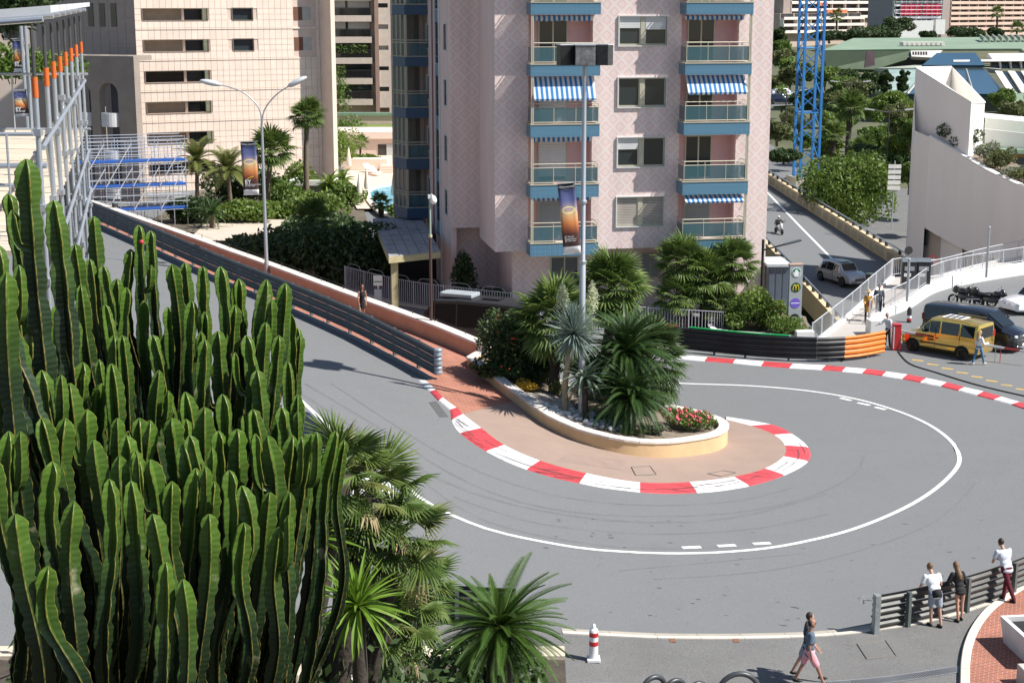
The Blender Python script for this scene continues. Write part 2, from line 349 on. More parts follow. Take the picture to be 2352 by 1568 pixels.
for q in range(70):
    px,py=R.uniform(1250,2330),R.uniform(1170,1440); p=GA(px,py,.006); r=R.uniform(.012,.05); a=R.uniform(-.4,.3); e=R.uniform(1.2,4)
    mb.poly([(p.x+r*e*math.cos(t)*math.cos(a)-r*.6*math.sin(t)*math.sin(a)+R.uniform(-.3,.3)*r,p.y+r*e*math.cos(t)*math.sin(a)+r*.6*math.sin(t)*math.cos(a),p.z) for t in [i*math.pi/4 for i in range(8)]])
tag(mb.build('tar_spot',M('tar',(.06,.058,.056),.7)),'small dark tar spots on the asphalt',kind='stuff')
# inner kerb, red and white blocks
KO=[(958.5,873),(987,900),(1007,921),(1032,943),(1036,966),(1055,995),(1115,1037),(1209,1079),(1330,1111),(1470,1131),(1602,1133),(1722,1117),(1803,1092),(1858,1060),(1859,1028),(1822,997),(1776,975),(1668,957)]
KI=[(978,873),(1001,894),(1017,912),(1048,935),(1063,950),(1105,982),(1158,1021),(1240,1057),(1347,1086),(1470,1107),(1584,1106),(1686,1094),(1757,1075),(1800,1047),(1803,1021),(1778,997),(1725,975),(1668,963)]
g=lambda q,dz=0:(GB if (q[1]<970 and q[0]>1600) else GA)(q[0],q[1],dz)
ko=[g(q) for q in KO]; ki=[g(q,.1) for q in KI]
kerb=tag(bpy.data.objects.new('kerb',None),'red and white painted kerb round the planter',kind='structure'); COL.objects.link(kerb)
so=[];si=[]
for i in range(len(ko)-1):
    for s_,src in ((so,ko),(si,ki)):
        p0,p1,p2,p3=src[max(i-1,0)],src[i],src[i+1],src[min(i+2,len(ko)-1)]
        s_.append([.5*((2*p1)+(p2-p0)*t+(2*p0-5*p1+4*p2-p3)*t*t+(3*p1-p0-3*p2+p3)*t**3) for t in [k/6 for k in range(7)]])
KIN=[]
for i in range(len(so)):
    mb=MB(); o_,i_=so[i],si[i]; KIN+=i_[:-1]; vs=[]
    for k in range(7):
        a,b=o_[k],i_[k]; z0=hAB(a.x,a.y); z1=hAB(b.x,b.y)+.1
        for t in (0,.12,.5,.88,1): 
            q=a.lerp(b,t); vs.append((q.x,q.y,(z0+.02+(z1-z0-.02)*(t**.7) if t>0 else z0-.02)))
    mb.add(vs,[(k*5+j,k*5+j+1,(k+1)*5+j+1,(k+1)*5+j) for k in range(6) for j in range(4)])
    mb.f=[tuple(reversed(f)) for f in mb.f] ; mb.build('kerb_block',KWHT if i%2==0 else KRED,kerb,smooth=180)
KIN.append(si[-1][-1])
scf=MB(); rs_=random.Random(4)
for q in range(46):
    i=rs_.randrange(4,14); v=rs_.uniform(.08,.62); k0=rs_.uniform(0,.6); ln=rs_.uniform(.25,.9); wd=rs_.uniform(.012,.04); pts=[]
    for k in range(9):
        t=k0+ln*k/8; ii=min(i+int(t),len(so)-1); f=(t-int(t))*6; a_=so[ii][int(f)].lerp(so[ii][min(int(f)+1,6)],f-int(f)); b_=si[ii][int(f)].lerp(si[ii][min(int(f)+1,6)],f-int(f)); vv=v+.1*k/8
        z0=hAB(a_.x,a_.y); z1=hAB(b_.x,b_.y)+.1; p0=a_.lerp(b_,vv-wd); p1=a_.lerp(b_,vv+wd); zz=lambda w:z0+.02+(z1-z0-.02)*(w**.7)+.012
        pts+=[(p0.x,p0.y,zz(max(.01,vv-wd))),(p1.x,p1.y,zz(vv+wd))]
    scf.add(pts,[(2*k+1,2*k,2*k+2,2*k+3) for k in range(8)])
sm_=M('rubber_scuff',(.09,.075,.075),.8,var=.4,scale=6); sm_.node_tree.nodes['Principled BSDF'].inputs['Alpha'].default_value=.42
tag(scf.build('rubber_scuffs',sm_),'thin dark tyre scuffs on the painted kerb',kind='stuff')
# island apron round the planter and brick pavement behind the barrier
BARB_PX=[(200,507),(350,573),(515,648),(640,700),(759,752),(830,785),(900,822),(955,851),(1000,877)]
BARB=[GA(*q) for q in BARB_PX]; BARB=[BARB[0]+(BARB[0]-BARB[2]).normalized()*22]+BARB
hp=lambda dz:(lambda x,y:hAB(x,y)+dz)
ap=[k for k in KIN[4*6:]]+[Vector((7.6,60.3,0)),Vector((7.2,58.4,0))]+[(Vector((p.x,p.y,0))+(PLB[5]-p)*.12) for p in reversed(PLF[4:])]+[PLF[3]+(PLB[-3]-PLF[3])*.12]
tag(fill(ap,hAB,.1,.6).build('island_apron',APRON,smooth=180),kind='structure')
bp=off(BARB,.0)+KIN[:4*6+1]+[PLF[3]+(PLB[-3]-PLF[3])*.12]+[(Vector((p.x,p.y,0))+(PLB[-2]-p)*.2) for p in reversed(PLF[:3])]+[Vector((p.x,p.y,0)) for p in reversed(off(WALLF,.1))]
tag(fill(bp,hA,.103,.8).build('brick_pavement',BRICK,smooth=180),kind='structure')
mb=MB(); mb.sweep(drape(smooth_path([Vector((p.x,p.y,0)) for p in BARB],1.0),hA,0),[(-.02,-.1),(.16,-.1),(.16,.1),(.13,.13),(-.02,.13)]); 
tag(mb.build('barrier_kerb',GREYK),kind='structure')
# manhole covers and patches in the apron
FR=M('iron_frame',(.12,.105,.09),.7)
def cover(pts,name,label,h,dz,m1):
    P4=[Vector((p.x,p.y,h(p.x,p.y)+dz)) for p in pts]; c=sum(P4,Vector())/4
    t=thing(name,label,'manhole cover',c); mb=MB(); mb.poly(P4); mb.build('lid',m1,t,world=True)
    mb=MB()
    for i in range(4): mb.tube([P4[i],P4[(i+1)%4]],.022,4)
    mb.build('frame',FR,t,world=True)
cover([GA(1450,1079),GA(1493,1077),GA(1507,1096),GA(1460,1098)],'manhole_cover','square manhole cover with thin dark frame in the apron below the planter',hAB,.106,APRON)
cover([GA(1625,1094),GA(1660,1087),GA(1690,1092),GA(1655,1100)],'manhole_cover','small manhole cover in the apron beside the red kerb block',hAB,.106,APRON)
pt=[GA(1280,1064),GA(1302,1048),GA(1440,1062),GA(1432,1086)]
tag(fill(pt,hAB,.105,.5).build('apron_patch',M('apron_patch',(.29,.21,.17),.9,var=.1,scale=2)),kind='structure')
# drain grid in the road edge by the white kerb
mb=MB(); dg=[GA(1002,921),GA(1030,957),GA(1010,958),GA(985,924)]
tag(fill(dg,hA,.006,.3).build('drain_patch',M('drain_iron',(.1,.1,.1),.7,var=.3,scale=12)),kind='structure')
# ---- far kerb beyond the bend
FT=[(1560,818),(1625,823),(1690,828),(1755,833),(1821,838),(1897,842),(1943,846),(1990,850),(2036,856),(2084,863),(2128,871),(2174,881),(2215,892),(2259,902),(2300,914),(2341,926),(2385,940),(2430,957)]
FB=[(1553,825),(1618,830),(1683,835),(1748,841),(1813,846),(1887,850),(1934,854),(1980,858),(2026,864),(2072,871),(2113,879),(2161,888),(2200,898),(2243,909),(2281,919),(2322,930),(2366,945),(2410,963)]
fk=tag(bpy.data.objects.new('far_kerb',None),'red and white painted kerb on the far side of the bend',kind='structure'); COL.objects.link(fk)
for i in range(len(FT)-1):
    a,b,c,d=GB(*FB[i]),GB(*FB[i+1]),GB(*FT[i+1]),GB(*FT[i]); dz=Vector((0,0,.075)); mb=MB(); e=Vector((0,0,-.03))
    mb.add([a+e,b+e,b.lerp(c,.12)+dz*.6,a.lerp(d,.12)+dz*.6,c+dz,d+dz,c+e,d+e],[(0,1,2,3),(3,2,4,5),(5,4,6,7),(0,3,5,7),(1,6,4,2)])
    mb.build('kerb_block',KRED if i%2==1 else KWHT,fk)
# ---- the long terracotta wall
WT=M('wall_render_terracotta',(.6,.36,.235),.9,var=.14,scale=1.0,bump=.15,bscale=20,dirt=.35,dcol=(.42,.25,.17),dscale=.7)
COPE=M('coping_stone',(.66,.6,.54),.8,var=.12,scale=2.5,bump=.25,bscale=25,piece=.06,dirt=.3,dcol=(.42,.36,.3),dscale=1.5)
wl=smooth_path(WALLF,.9); wall=thing('parapet_wall','long terracotta rendered wall with pale stone coping beside the brick pavement','wall',(WALLF[-1].x,WALLF[-1].y,hA(WALLF[-1].x,WALLF[-1].y)))
mb=MB(); path=drape(wl,hA,0); mb.sweep(path,[(0,-.3),(0,.74),(-.4,.74),(-.4,-2.6)]); mb.build('wall_face',WT,wall,world=True)
def copings(parent,line,h,z0,z1,o0,o1,step,mat,jig=.004,name='coping_stone'):
    acc=0; cur=[line[0]]; L=[]
    for a,b in zip(line,line[1:]):
        cur.append(b); acc+=(b-a).length
        if acc>=step: L.append(cur); cur=[b]; acc=0
    if len(cur)>1: L.append(cur)
    for c in L:
        if len(c)<2: continue
        j=R.uniform(-jig,jig); p=[Vector((q.x,q.y,h(q.x,q.y)+j)) for q in c]; d0=(p[1]-p[0]).normalized()*.006; d1=(p[-1]-p[-2]).normalized()*.006; p[0]=p[0]+d0; p[-1]=p[-1]-d1
        mb=MB(); mb.sweep(p,[(o1,z0),(o1+.004,z1-.015),(o1-.012,z1),(o0+.012,z1),(o0-.004,z1-.015),(o0,z0)]); mb.build(name,mat,parent,world=True)
copings(wall,wl,hA,.743,.86,-.45,.05,1.3,COPE)
a=WALLF[-1]; mb=MB(); z=hA(a.x,a.y); mb.obox((a.x+.22,a.y-.05,z+.3),(.5,.62,1.25),-.65); mb.build('end_pillar',COPE,wall,world=True,bevel=.02)
# thin wire rail on the coping
rl=thing('wire_rail','thin dark wire rail on short posts along the wall coping','railing',(a.x,a.y,z+.86)); IRON=M('dark_iron',(.06,.055,.05),.6,.3)
bk=off(wl,.33); top=[]
for i,p in enumerate(bk):
    if i%2==0:
        q=Vector((p.x,p.y,hA(p.x,p.y)+.85)); mb=MB(); mb.bar(q,q+Vector((0,0,.24)),.018,5); mb.build('post',IRON,rl,world=True); top.append(q+Vector((0,0,.22)))
mb=MB(); mb.tube(top,.007,4); mb.build('wire',IRON,rl,world=True)
# ---- curved planter
PLW=M('planter_render',(.62,.43,.235),.88,var=.12,scale=1.0,bump=.12,bscale=18,dirt=.35,dcol=(.42,.27,.15),dscale=.9)
pout=smooth_path(PLF+[Vector((8.3,58.1,.2)),Vector((8.33,59.1,.2)),Vector((7.85,60.1,0))]+[Vector((p.x,p.y,0)) for p in PLB[3:]]+[Vector((PLF[0].x,PLF[0].y,0))],.45)
planter=thing('curved_planter','curved ochre rendered planter with stone coping in the middle of the hairpin','planter',(6.5,57.5,.2))
ht=lambda x,y:pl_top(x)
mb=MB(); vs=[];n=len(pout)
cen=lambda p:Vector((np.interp(p.x,[PLF[0].x,8],[PLF[0].x+.5,7.6]),0,0))
inn=off(pout,.34)
for k,(p,q) in enumerate(zip(pout,inn)):
    zb=min(hA(p.x,p.y),hbl(p.x,p.y))-.25; zt=ht(p.x,p.y)-.1
    vs+=[(p.x,p.y,zb),(p.x,p.y,zt),(q.x,q.y,zt),(q.x,q.y,zt-.35)]
mb.add(vs,[(k*4+j,((k+1)%n)*4+j,((k+1)%n)*4+j+1,k*4+j+1) for k in range(n) for j in range(3)])
mb.build('wall_ring',PLW,planter,world=True,smooth=40)
copings(planter,pout,ht,-.097,0,-.36,.04,.62,COPE)
sm=fill([(p.x,p.y) for p in off(pout,.2)],lambda x,y:ht(x,y)-.24+.05*math.sin(x*2.1)*math.sin(y*1.7),0,.5)
SOIL=M('planter_soil',(.2,.16,.12),.95,var=.4,scale=6,bump=.8,bscale=12)
sm.build('soil',SOIL,planter,smooth=180,world=True)
def soil(x,y): return ht(x,y)-.24
def GS(px,py,dz=0):
    z=1.
    for _ in range(12): p=P(px,py,z); z=.5*z+.5*(soil(p.x,p.y)+dz)
    return P(px,py,z)
# ---------------------------------------------------------------- crash barriers
WB=[(.0,-.155),(.015,-.155),(.075,-.105),(.08,-.075),(.02,-.02),(.02,.02),(.08,.075),(.075,.105),(.015,.155),(.0,.155),(.06,.105),(.065,.078),(.004,.02),(.004,-.02),(.065,-.078),(.06,-.105)]
GALV=M('galvanised_rail',(.09,.1,.105),.55,.25,var=.2,scale=1.5,dirt=.4,dcol=(.05,.05,.055),dscale=1.3)
GALV2=M('galvanised_dull',(.085,.085,.08),.5,.4,var=.25,scale=2.5,dirt=.4,dcol=(.12,.11,.1),dscale=1.6)
POSTM=M('barrier_post',(.14,.16,.16),.55,.4,var=.2,scale=3)
def barrier(name,label,base,h,levels,mat,postmat,step=2,side=1,seg=None,group=None,zb=0.0):
    path=drape(smooth_path([Vector((p[0],p[1],0)) for p in base],.6),h,zb); t=thing(name,label,'crash barrier',path[0],group=group)
    prof=[(a*side*1.1,b*1.1) for a,b in WB]
    L=[0]
    for a,b in zip(path,path[1:]): L.append(L[-1]+(b-a).length)
    bounds=seg(L[-1]) if seg else None
    for li,z in enumerate(levels):
        if bounds:
            for (f0,f1,m) in bounds:
                n_=len(path)-1; sub=path[round(f0*n_):round(f1*n_)+1]
                mm=m[min(li,len(m)-1)] if isinstance(m,list) else m
                if len(sub)>1: mb=MB(); mb.sweep([p+Vector((0,0,z)) for p in sub],prof); mb.build('rail',mm,t,smooth=30,world=True)
        else:
            k=8
            for i in range(0,len(path)-1,k):
                sub=path[i:i+k+1]
                if len(sub)>1: mb=MB(); mb.sweep([p+Vector((0,0,z+.003*((i//k)%2))) for p in sub],prof); mb.build('rail',mat,t,smooth=30,world=True)
    l=.05
    while l<L[-1]:
        i=min(range(len(L)),key=lambda i:abs(L[i]-l)); p=path[i]; q=path[min(i+1,len(path)-1)]-path[max(i-1,0)]; a=math.atan2(q.y,q.x)
        o=Vector((q.y,-q.x,0)).normalized()*(-.075*side); mb=MB(); mb.obox((p.x+o.x,p.y+o.y,p.z+levels[-1]/2+.03),(.1,.13,levels[-1]+.22),a); mb.build('post',postmat,t,world=True); l+=step
    return t
barrier('crash_barrier','long galvanised crash barrier running down to a rounded end by the kerb',[Vector((p.x,p.y,0)) for p in off(BARB,.06)],hA,[.31,.67,1.03],GALV,POSTM,2,1,zb=.12)
e=BARB[-1]; mb=MB()
ends=thing('barrier_nose','rounded blue grey end cap of the long crash barrier','barrier end',(e.x,e.y,hA(e.x,e.y)+.12))
for z in (.35,.71,1.07):
    mb=MB(); mb.lathe([(.0,-.165),(.13,-.165),(.17,-.12),(.17,-.06),(.145,0),(.17,.06),(.17,.12),(.13,.165),(0,.165)],14,(.12,.06,z)); mb.build('nose_ring',M('nose_grey',(.3,.35,.4),.5,.2,var=.2,scale=4,dirt=.4),ends,smooth=40)
BLK=M('rail_black',(.018,.018,.02),.4,.0,var=.3,scale=2); ORG=M('rail_orange',(.72,.2,.02),.45,var=.1,scale=1.5,dirt=.25,dcol=(.4,.1,.02)); GRN=M('rail_green',(.0,.3,.07),.5); RED=M('rail_red',(.6,.04,.03),.5)
GLV3=M('rail_grey',(.12,.12,.12),.5,.3)
ob_px=[(1470,795),(1530,803),(1640,815),(1745,825),(1840,830),(1905,831),(1970,826),(2030,815)]
OBB=[GB(*q) for q in ob_px]
barrier('crash_barrier','orange and black painted crash barrier with green and red top stripe on the far side',OBB,hbl,[.3,.55,.8,1.05],None,POSTM,1.9,1,seg=lambda L:[(0,.33,BLK),(.33,.66,BLK),(.66,.775,[BLK,BLK,BLK,GLV3]),(.775,1,ORG)])
pt_=drape(smooth_path([Vector((p.x,p.y,0)) for p in off(OBB,.04)],.6),hbl,1.225); n=len(pt_)
st=thing('top_stripe','red and green strip along the top of the black barrier','strip',pt_[0])
for f0,f1,m in [(0,.25,RED),(.25,.68,GRN)]:
    mb=MB(); mb.sweep(pt_[int(f0*n):int(f1*n)],[(-.06,0),(.1,0),(.1,.05),(-.06,.05)]); mb.build('strip_band',m,st,world=True)
br_px=[(2004,1458),(2080,1443),(2170,1422),(2260,1395),(2352,1360),(2440,1318)]
BRB=[GA(*q) for q in br_px]
barrier('crash_barrier','dark crash barrier of three double rails that people lean on',list(reversed(BRB)),hA,[.24,.6,.96],GALV2,POSTM,2.55,1)
p=BRB[0]; mb=MB(); mb.obox((p.x+.06,p.y-.06,p.z+.6),(.16,.2,1.2),.2); tag(mb.build('barrier_end_post',M('end_post',(.3,.33,.32),.5,.3,var=.3,scale=6),bevel=.01),'pale upright post closing the near end of the dark barrier','post')
p=GA(1992,1375,1.0); 
# ---------------------------------------------------------------- foreground paving
NK=[(1290,1447),(1400,1453),(1480,1457),(1560,1459),(1700,1459),(1850,1455),(1940,1448),(1998,1440),(2080,1428),(2170,1407),(2260,1378),(2352,1342)]
nk=smooth_path([GA(*q) for q in NK],.28)
gut=thing('gutter_kerb','pale stone kerb and gutter along the near side of the road','kerb',nk[0])
for k in range(0,len(nk)-4,4):
    s_=nk[k:k+5]; p=[Vector((q.x,q.y,hA(q.x,q.y))) for q in s_]; d=(p[-1]-p[0]).normalized()*.005; p[0]+=d; p[-1]-=d
    mb=MB(); mb.sweep(p,[(-.12,-.05),(-.12,.012),(.24,.016),(.24,-.05)]); mb.build('gutter_stone',M('gutter_stone',(.4,.36,.3),.85,var=.1,scale=2,piece=.06),gut,world=True)
    mb=MB(); mb.sweep(p,[(.25,-.05),(.26,.1),(.43,.11),(.43,-.05)]); mb.build('kerb_stone',STONE,gut,world=True)
npav=[(p.x,p.y) for p in off(nk,-.35)]+[(34,48),(34,24),(-8,24),(-8,nk[0].y)]
tag(fill(npav,hA,.09,1.0).build('forecourt',ASPH2,smooth=180),kind='structure')
cover([GA(1968,1486),GA(2033,1478),GA(2058,1514),GA(1990,1520)],'manhole_cover','large steel manhole cover in the forecourt behind the walking man',hA,.096,ASPH2)
for x in (1545,1690): mb=MB(); a=GA(x,1470,.1); mb.obox((a.x,a.y,a.z),(.16,.22,.012),0); tag(mb.build('rust_plate',M('rust',(.22,.1,.06),.8)),'small rusty metal plate behind the pale kerb '+('near the striped bollard' if x<1600 else 'farther from the striped bollard'),'plate')
# drain grating along the bottom
GP=[(1340,1566),(1500,1572),(1750,1572),(1950,1562),(2080,1548),(2206,1528)]
gp=smooth_path([GA(*q,.1) for q in GP],.06)
gr=thing('drain_grating','long dark steel drain grating across the forecourt','drain',gp[len(gp)//2])
mb=MB(); mb.sweep(drape(gp[::8]+[gp[-1]],hA,.094),[(.0,0),(.0,.004),(.3,.004),(.3,0)]); mb.build('channel',M('drain_black',(.015,.015,.017),.9),gr,world=True)
mb=MB()
for i,p in enumerate(gp[:-1]):
    d=(gp[i+1]-p).normalized(); o=Vector((d.y,-d.x,0)); q=p+o*.15; mb.obox((q.x,q.y,hA(q.x,q.y)+.106),(.026,.29,.012),math.atan2(d.y,d.x))
tag(mb.build('bars',M('grate_steel',(.3,.31,.32),.5,.3),gr,world=True),kind='stuff')
for o_ in (-.015,.315):
    mb=MB(); mb.sweep(drape(off(gp[::8],-o_),hA,.1),[(-.015,0),(.015,0),(.015,.012),(-.015,.012)]); mb.build('edge_bar',M('grate_steel'),gr,world=True)
# brick pavement right
RB=[(2352,1352),(2298,1385),(2262,1412),(2232,1450),(2214,1490),(2206,1530),(2204,1575),(2204,1640)]
rb=[GA(*q) for q in RB]; rb=[GA(2420,1318)]+rb
bpv=[(p.x,p.y) for p in off(rb,.15)]+[(34,28),(34,48)]
tag(fill(bpv,hA,.205,.8).build('brick_pavement',BRICK2,smooth=180),kind='structure')
rbs=smooth_path(rb,.3); rk=thing('pavement_kerb','pale stone kerb curving round the red brick pavement at lower right','kerb',rbs[len(rbs)//2])
for k in range(0,len(rbs)-3,3):
    p=[Vector((q.x,q.y,hA(q.x,q.y))) for q in rbs[k:k+4]]; d=(p[-1]-p[0]).normalized()*.005; p[0]+=d; p[-1]-=d
    mb=MB(); mb.sweep(p,[(-.0,0),(.0,.2),(-.02,.22),(-.22,.22),(-.24,.2),(-.24,0)]); mb.build('kerb_stone',STONE,rk,world=True)

barrier('crash_barrier','black crash barrier half hidden behind the foreground cycad',[GA(880,1420),GA(960,1432),GA(1050,1440),GA(1120,1444),GA(1185,1447)],hA,[.3,.65,1.0],BLK,POSTM,2.0,-1)
# ================================================================ PINK TOWER
def nodemath(nt,op,a,b=None,c=None):
    n=_n(nt,'ShaderNodeMath',operation=op)
    for i,q in enumerate((a,b,c)):
        if q is None: continue
        if isinstance(q,(int,float)): n.inputs[i].default_value=q
        else: nt.links.new(q,n.inputs[i])
    return n.outputs[0]
def diamondmat():
    m=bpy.data.materials.new('diamond_mosaic_wall'); m.use_nodes=True; nt=m.node_tree; L=nt.links.new; b=nt.nodes['Principled BSDF']; b.inputs['Roughness'].default_value=.75
    tc=_n(nt,'ShaderNodeTexCoord'); sp=_n(nt,'ShaderNodeSeparateXYZ'); L(tc.outputs['Object'],sp.inputs[0]); x,z=sp.outputs[0],sp.outputs[2]
    def tri(o): v=nodemath(nt,'DIVIDE',o,.78); f=nodemath(nt,'FRACT',v); return nodemath(nt,'ABSOLUTE',nodemath(nt,'SUBTRACT',f,.5))
    a=tri(nodemath(nt,'ADD',x,z)); c=tri(nodemath(nt,'SUBTRACT',x,z)); mm=nodemath(nt,'MAXIMUM',a,c)
    r=_n(nt,'ShaderNodeValToRGB'); r.color_ramp.interpolation='LINEAR'; e=r.color_ramp.elements
    base=(.775,.635,.59,1); ring=(.745,.49,.455,1); pale=(.775,.67,.64,1)
    e[0].position=0; e[0].color=base; e[1].position=.25; e[1].color=base
    for p,cc in [(.268,ring),(.318,ring),(.334,base),(.41,base),(.44,pale),(.5,pale)]:
        q=e.new(p); q.color=cc
    L(mm,r.inputs[0])
    n=_n(nt,'ShaderNodeTexNoise'); n.inputs['Scale'].default_value=.9; n.inputs['Detail'].default_value=7; mpp=_n(nt,'ShaderNodeMapping'); mpp.inputs['Scale'].default_value=(1.6,1.6,.16); L(tc.outputs['Object'],mpp.inputs[0]); L(mpp.outputs[0],n.inputs[0])
    mr=_n(nt,'ShaderNodeMapRange'); mr.inputs[1].default_value=.3; mr.inputs[2].default_value=.7; mr.inputs[3].default_value=.87; mr.inputs[4].default_value=1.07; L(n.outputs[0],mr.inputs[0])
    vm=_n(nt,'ShaderNodeVectorMath',operation='SCALE'); L(r.outputs[0],vm.inputs[0]); L(mr.outputs[0],vm.inputs['Scale']); L(vm.outputs[0],b.inputs['Base Color'])
    n2=_n(nt,'ShaderNodeTexNoise'); n2.inputs['Scale'].default_value=30; L(tc.outputs['Object'],n2.inputs[0]); bp=_n(nt,'ShaderNodeBump'); bp.inputs['Strength'].default_value=.12; bp.inputs['Distance'].default_value=.01; L(n2.outputs[0],bp.inputs['Height']); L(bp.outputs[0],b.inputs['Normal'])
    return m
DIA=diamondmat()
PINK=M('tower_pink_render',(.75,.585,.535),.85,var=.1,scale=1.5,bump=.15,bscale=25,dirt=.2,dcol=(.42,.3,.28),dscale=.5,stretch=(1,1,.25))
PINKIN=M('loggia_pink',(.66,.43,.43),.85,var=.06)
def tilemat():
    m=bpy.data.materials.new('blue_tile_band'); m.use_nodes=True; nt=m.node_tree; L=nt.links.new; b=nt.nodes['Principled BSDF']; b.inputs['Roughness'].default_value=.3
    tc=_n(nt,'ShaderNodeTexCoord'); sp=_n(nt,'ShaderNodeSeparateXYZ'); L(tc.outputs['Object'],sp.inputs[0]); x=nodemath(nt,'ADD',sp.outputs[0],sp.outputs[1]); z=sp.outputs[2]
    def tri(o,p,ph=0): f=nodemath(nt,'FRACT',nodemath(nt,'ADD',nodemath(nt,'DIVIDE',o,p),ph)); return nodemath(nt,'ABSOLUTE',nodemath(nt,'SUBTRACT',f,.5))
    a,c=tri(x,.13),tri(z,.13); sq=nodemath(nt,'LESS_THAN',nodemath(nt,'MAXIMUM',a,c),.17)
    a2,c2=tri(x,.13,.5),tri(z,.13,.5); sq2=nodemath(nt,'LESS_THAN',nodemath(nt,'MAXIMUM',a2,c2),.12)
    gr=nodemath(nt,'GREATER_THAN',nodemath(nt,'MAXIMUM',tri(x,.26),tri(z,.26)),.47)
    mx=_n(nt,'ShaderNodeMix',data_type='RGBA'); mx.inputs[6].default_value=(.1,.225,.315,1); mx.inputs[7].default_value=(.015,.06,.16,1); L(nodemath(nt,'MAXIMUM',sq,sq2),mx.inputs[0])
    m2=_n(nt,'ShaderNodeMix',data_type='RGBA'); L(nodemath(nt,'MULTIPLY',gr,.6),m2.inputs[0]); L(mx.outputs[2],m2.inputs[6]); m2.inputs[7].default_value=(.2,.38,.46,1)
    L(m2.outputs[2],b.inputs['Base Color']); return m
TILE=tilemat()
CREAM=M('cream_metal',(.5,.47,.36),.45,.2,var=.06); ALU=M('window_alu',(.48,.47,.42),.4,.3,var=.05); FRW=M('window_frame_white',(.62,.63,.62),.5)
GLASS=glassmat('window_glass',(.025,.035,.04)); GLB=glassmat('balcony_glass',(.06,.15,.18),.06,.55)
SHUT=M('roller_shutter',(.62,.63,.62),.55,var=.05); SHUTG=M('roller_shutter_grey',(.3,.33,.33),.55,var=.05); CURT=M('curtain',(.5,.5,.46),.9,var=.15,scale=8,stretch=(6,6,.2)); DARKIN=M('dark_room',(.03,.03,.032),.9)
def stripemat():
    m=bpy.data.materials.new('striped_awning'); m.use_nodes=True; nt=m.node_tree; L=nt.links.new; b=nt.nodes['Principled BSDF']; b.inputs['Roughness'].default_value=.85
    tc=_n(nt,'ShaderNodeTexCoord'); sp=_n(nt,'ShaderNodeSeparateXYZ'); L(tc.outputs['Object'],sp.inputs[0])
    f=nodemath(nt,'LESS_THAN',nodemath(nt,'FRACT',nodemath(nt,'DIVIDE',sp.outputs[0],.26)),.5)
    mx=_n(nt,'ShaderNodeMix',data_type='RGBA'); mx.inputs[6].default_value=(.66,.7,.74,1); mx.inputs[7].default_value=(.03,.2,.5,1); L(f,mx.inputs[0]); L(mx.outputs[2],b.inputs['Base Color'])
    tr=_n(nt,'ShaderNodeBsdfTranslucent'); L(mx.outputs[2],tr.inputs[0]); ms=_n(nt,'ShaderNodeMixShader'); ms.inputs[0].default_value=.2; L(b.outputs[0],ms.inputs[1]); L(tr.outputs[0],ms.inputs[2]); L(ms.outputs[0],nt.nodes['Material Output'].inputs[0])
    return m
AWN=stripemat()
AL=math.radians(10); TZ=.4
tower=thing('apartment_tower','tall pink apartment tower patterned with diamonds, with blue tiled balconies','building',(-.88,81.0,TZ),AL)
TMi=pmat(tower).inverted()
def fac(px,py,yl,inv=None):
    inv=inv or TMi; o=inv@Vector((0,0,CAMH)); d=inv.to_3x3()@ray(px,py); t=(yl-o.y)/d.y; return o+d*t
PRJ=-1.2
W=fac(1768,300,0).x; bl0,bl1=fac(1219,300,PRJ).x,fac(1377,300,PRJ).x; br0,br1=fac(1571,300,PRJ).x,fac(1722,300,PRJ).x
w0,w1=fac(1418.5,300,0).x,fac(1527,300,0).x
zt=[fac(1300,y+1,PRJ).z for y in (6,148,286,424,558)]; zb=[fac(1300,y+1,PRJ).z for y in (33,174,314,453,586)]
wz=[(fac(1472,b,0).z,fac(1472,a,0).z) for a,b in [(38,105),(179,246),(316,383),(452,519)]]
step=(zt[0]-zt[-1])/4; zt=[zt[0]+step]+zt; zb=[zb[0]+step]+zb; wz=[(wz[0][0]+step,wz[0][1]+step)]+wz
TOP=zt[0]+1.6; BOT=zb[-1]+.1
ol0,ol1,or0,or1=bl0+.1,bl1-.12,br0+.1,br1-.35
TH=.3
def slab(x0,x1,z0,z1,y0=0,y1=TH,name='wall',m=None,par=tower): mb=MB(); mb.box(x0,x1,y0,y1,z0,z1); return mb.build(name,m or DIA,par)
slab(0,ol0,BOT,TOP); slab(ol1,w0,BOT,TOP); slab(w1,or0,BOT,TOP); slab(or1,W,BOT-2.9,TOP,0,TH)
zz=[BOT]+[v for a in reversed(wz) for v in a]+[TOP]
for a,b in zip(zz[0::2],zz[1::2]): slab(w0,w1,a,b)
for x0,x1 in ((ol0,ol1),(or0,or1)): slab(x0,x1,zt[0]+.0,TOP)
# block behind: sides, core, roof
mb=MB(); mb.box(0,TH,TH+.001,5.3,BOT,TOP); mb.build('side_wall',PINK,tower)
slab(-1.55,0,BOT+.55,TOP,5.3,5.6); 
SL=17.5
mb=MB(); mb.box(-1.55,-1.25,5.601,SL,-.4,TOP); mb.build('side_wall',PINK,tower)
mb=MB(); mb.box(W-.3,W,TH+.001,SL,-3.4,TOP); mb.build('side_wall',PINK,tower)
mb=MB(); mb.box(-1.55,W,SL,SL+.3,-3.4,TOP); mb.build('rear_wall',PINK,tower)
mb=MB(); mb.box(-1.25,W-.3,1.55,SL,TOP-.3,TOP); mb.box(0,W,0.01,1.55,TOP,TOP+.25); mb.build('roof',CONC,tower)
mb=MB(); mb.box(TH,W-.3,TH+.001,5.3,BOT-.0,BOT+.2); mb.box(-1.25,TH,5.6,8,BOT+.55,BOT+.75); mb.build('soffit',PINK,tower)
slab(1.2,W-.35,-.4,BOT-.002,1.6,1.9); slab(-1.25,1.2,-.4,BOT+.55,6.6,6.9)
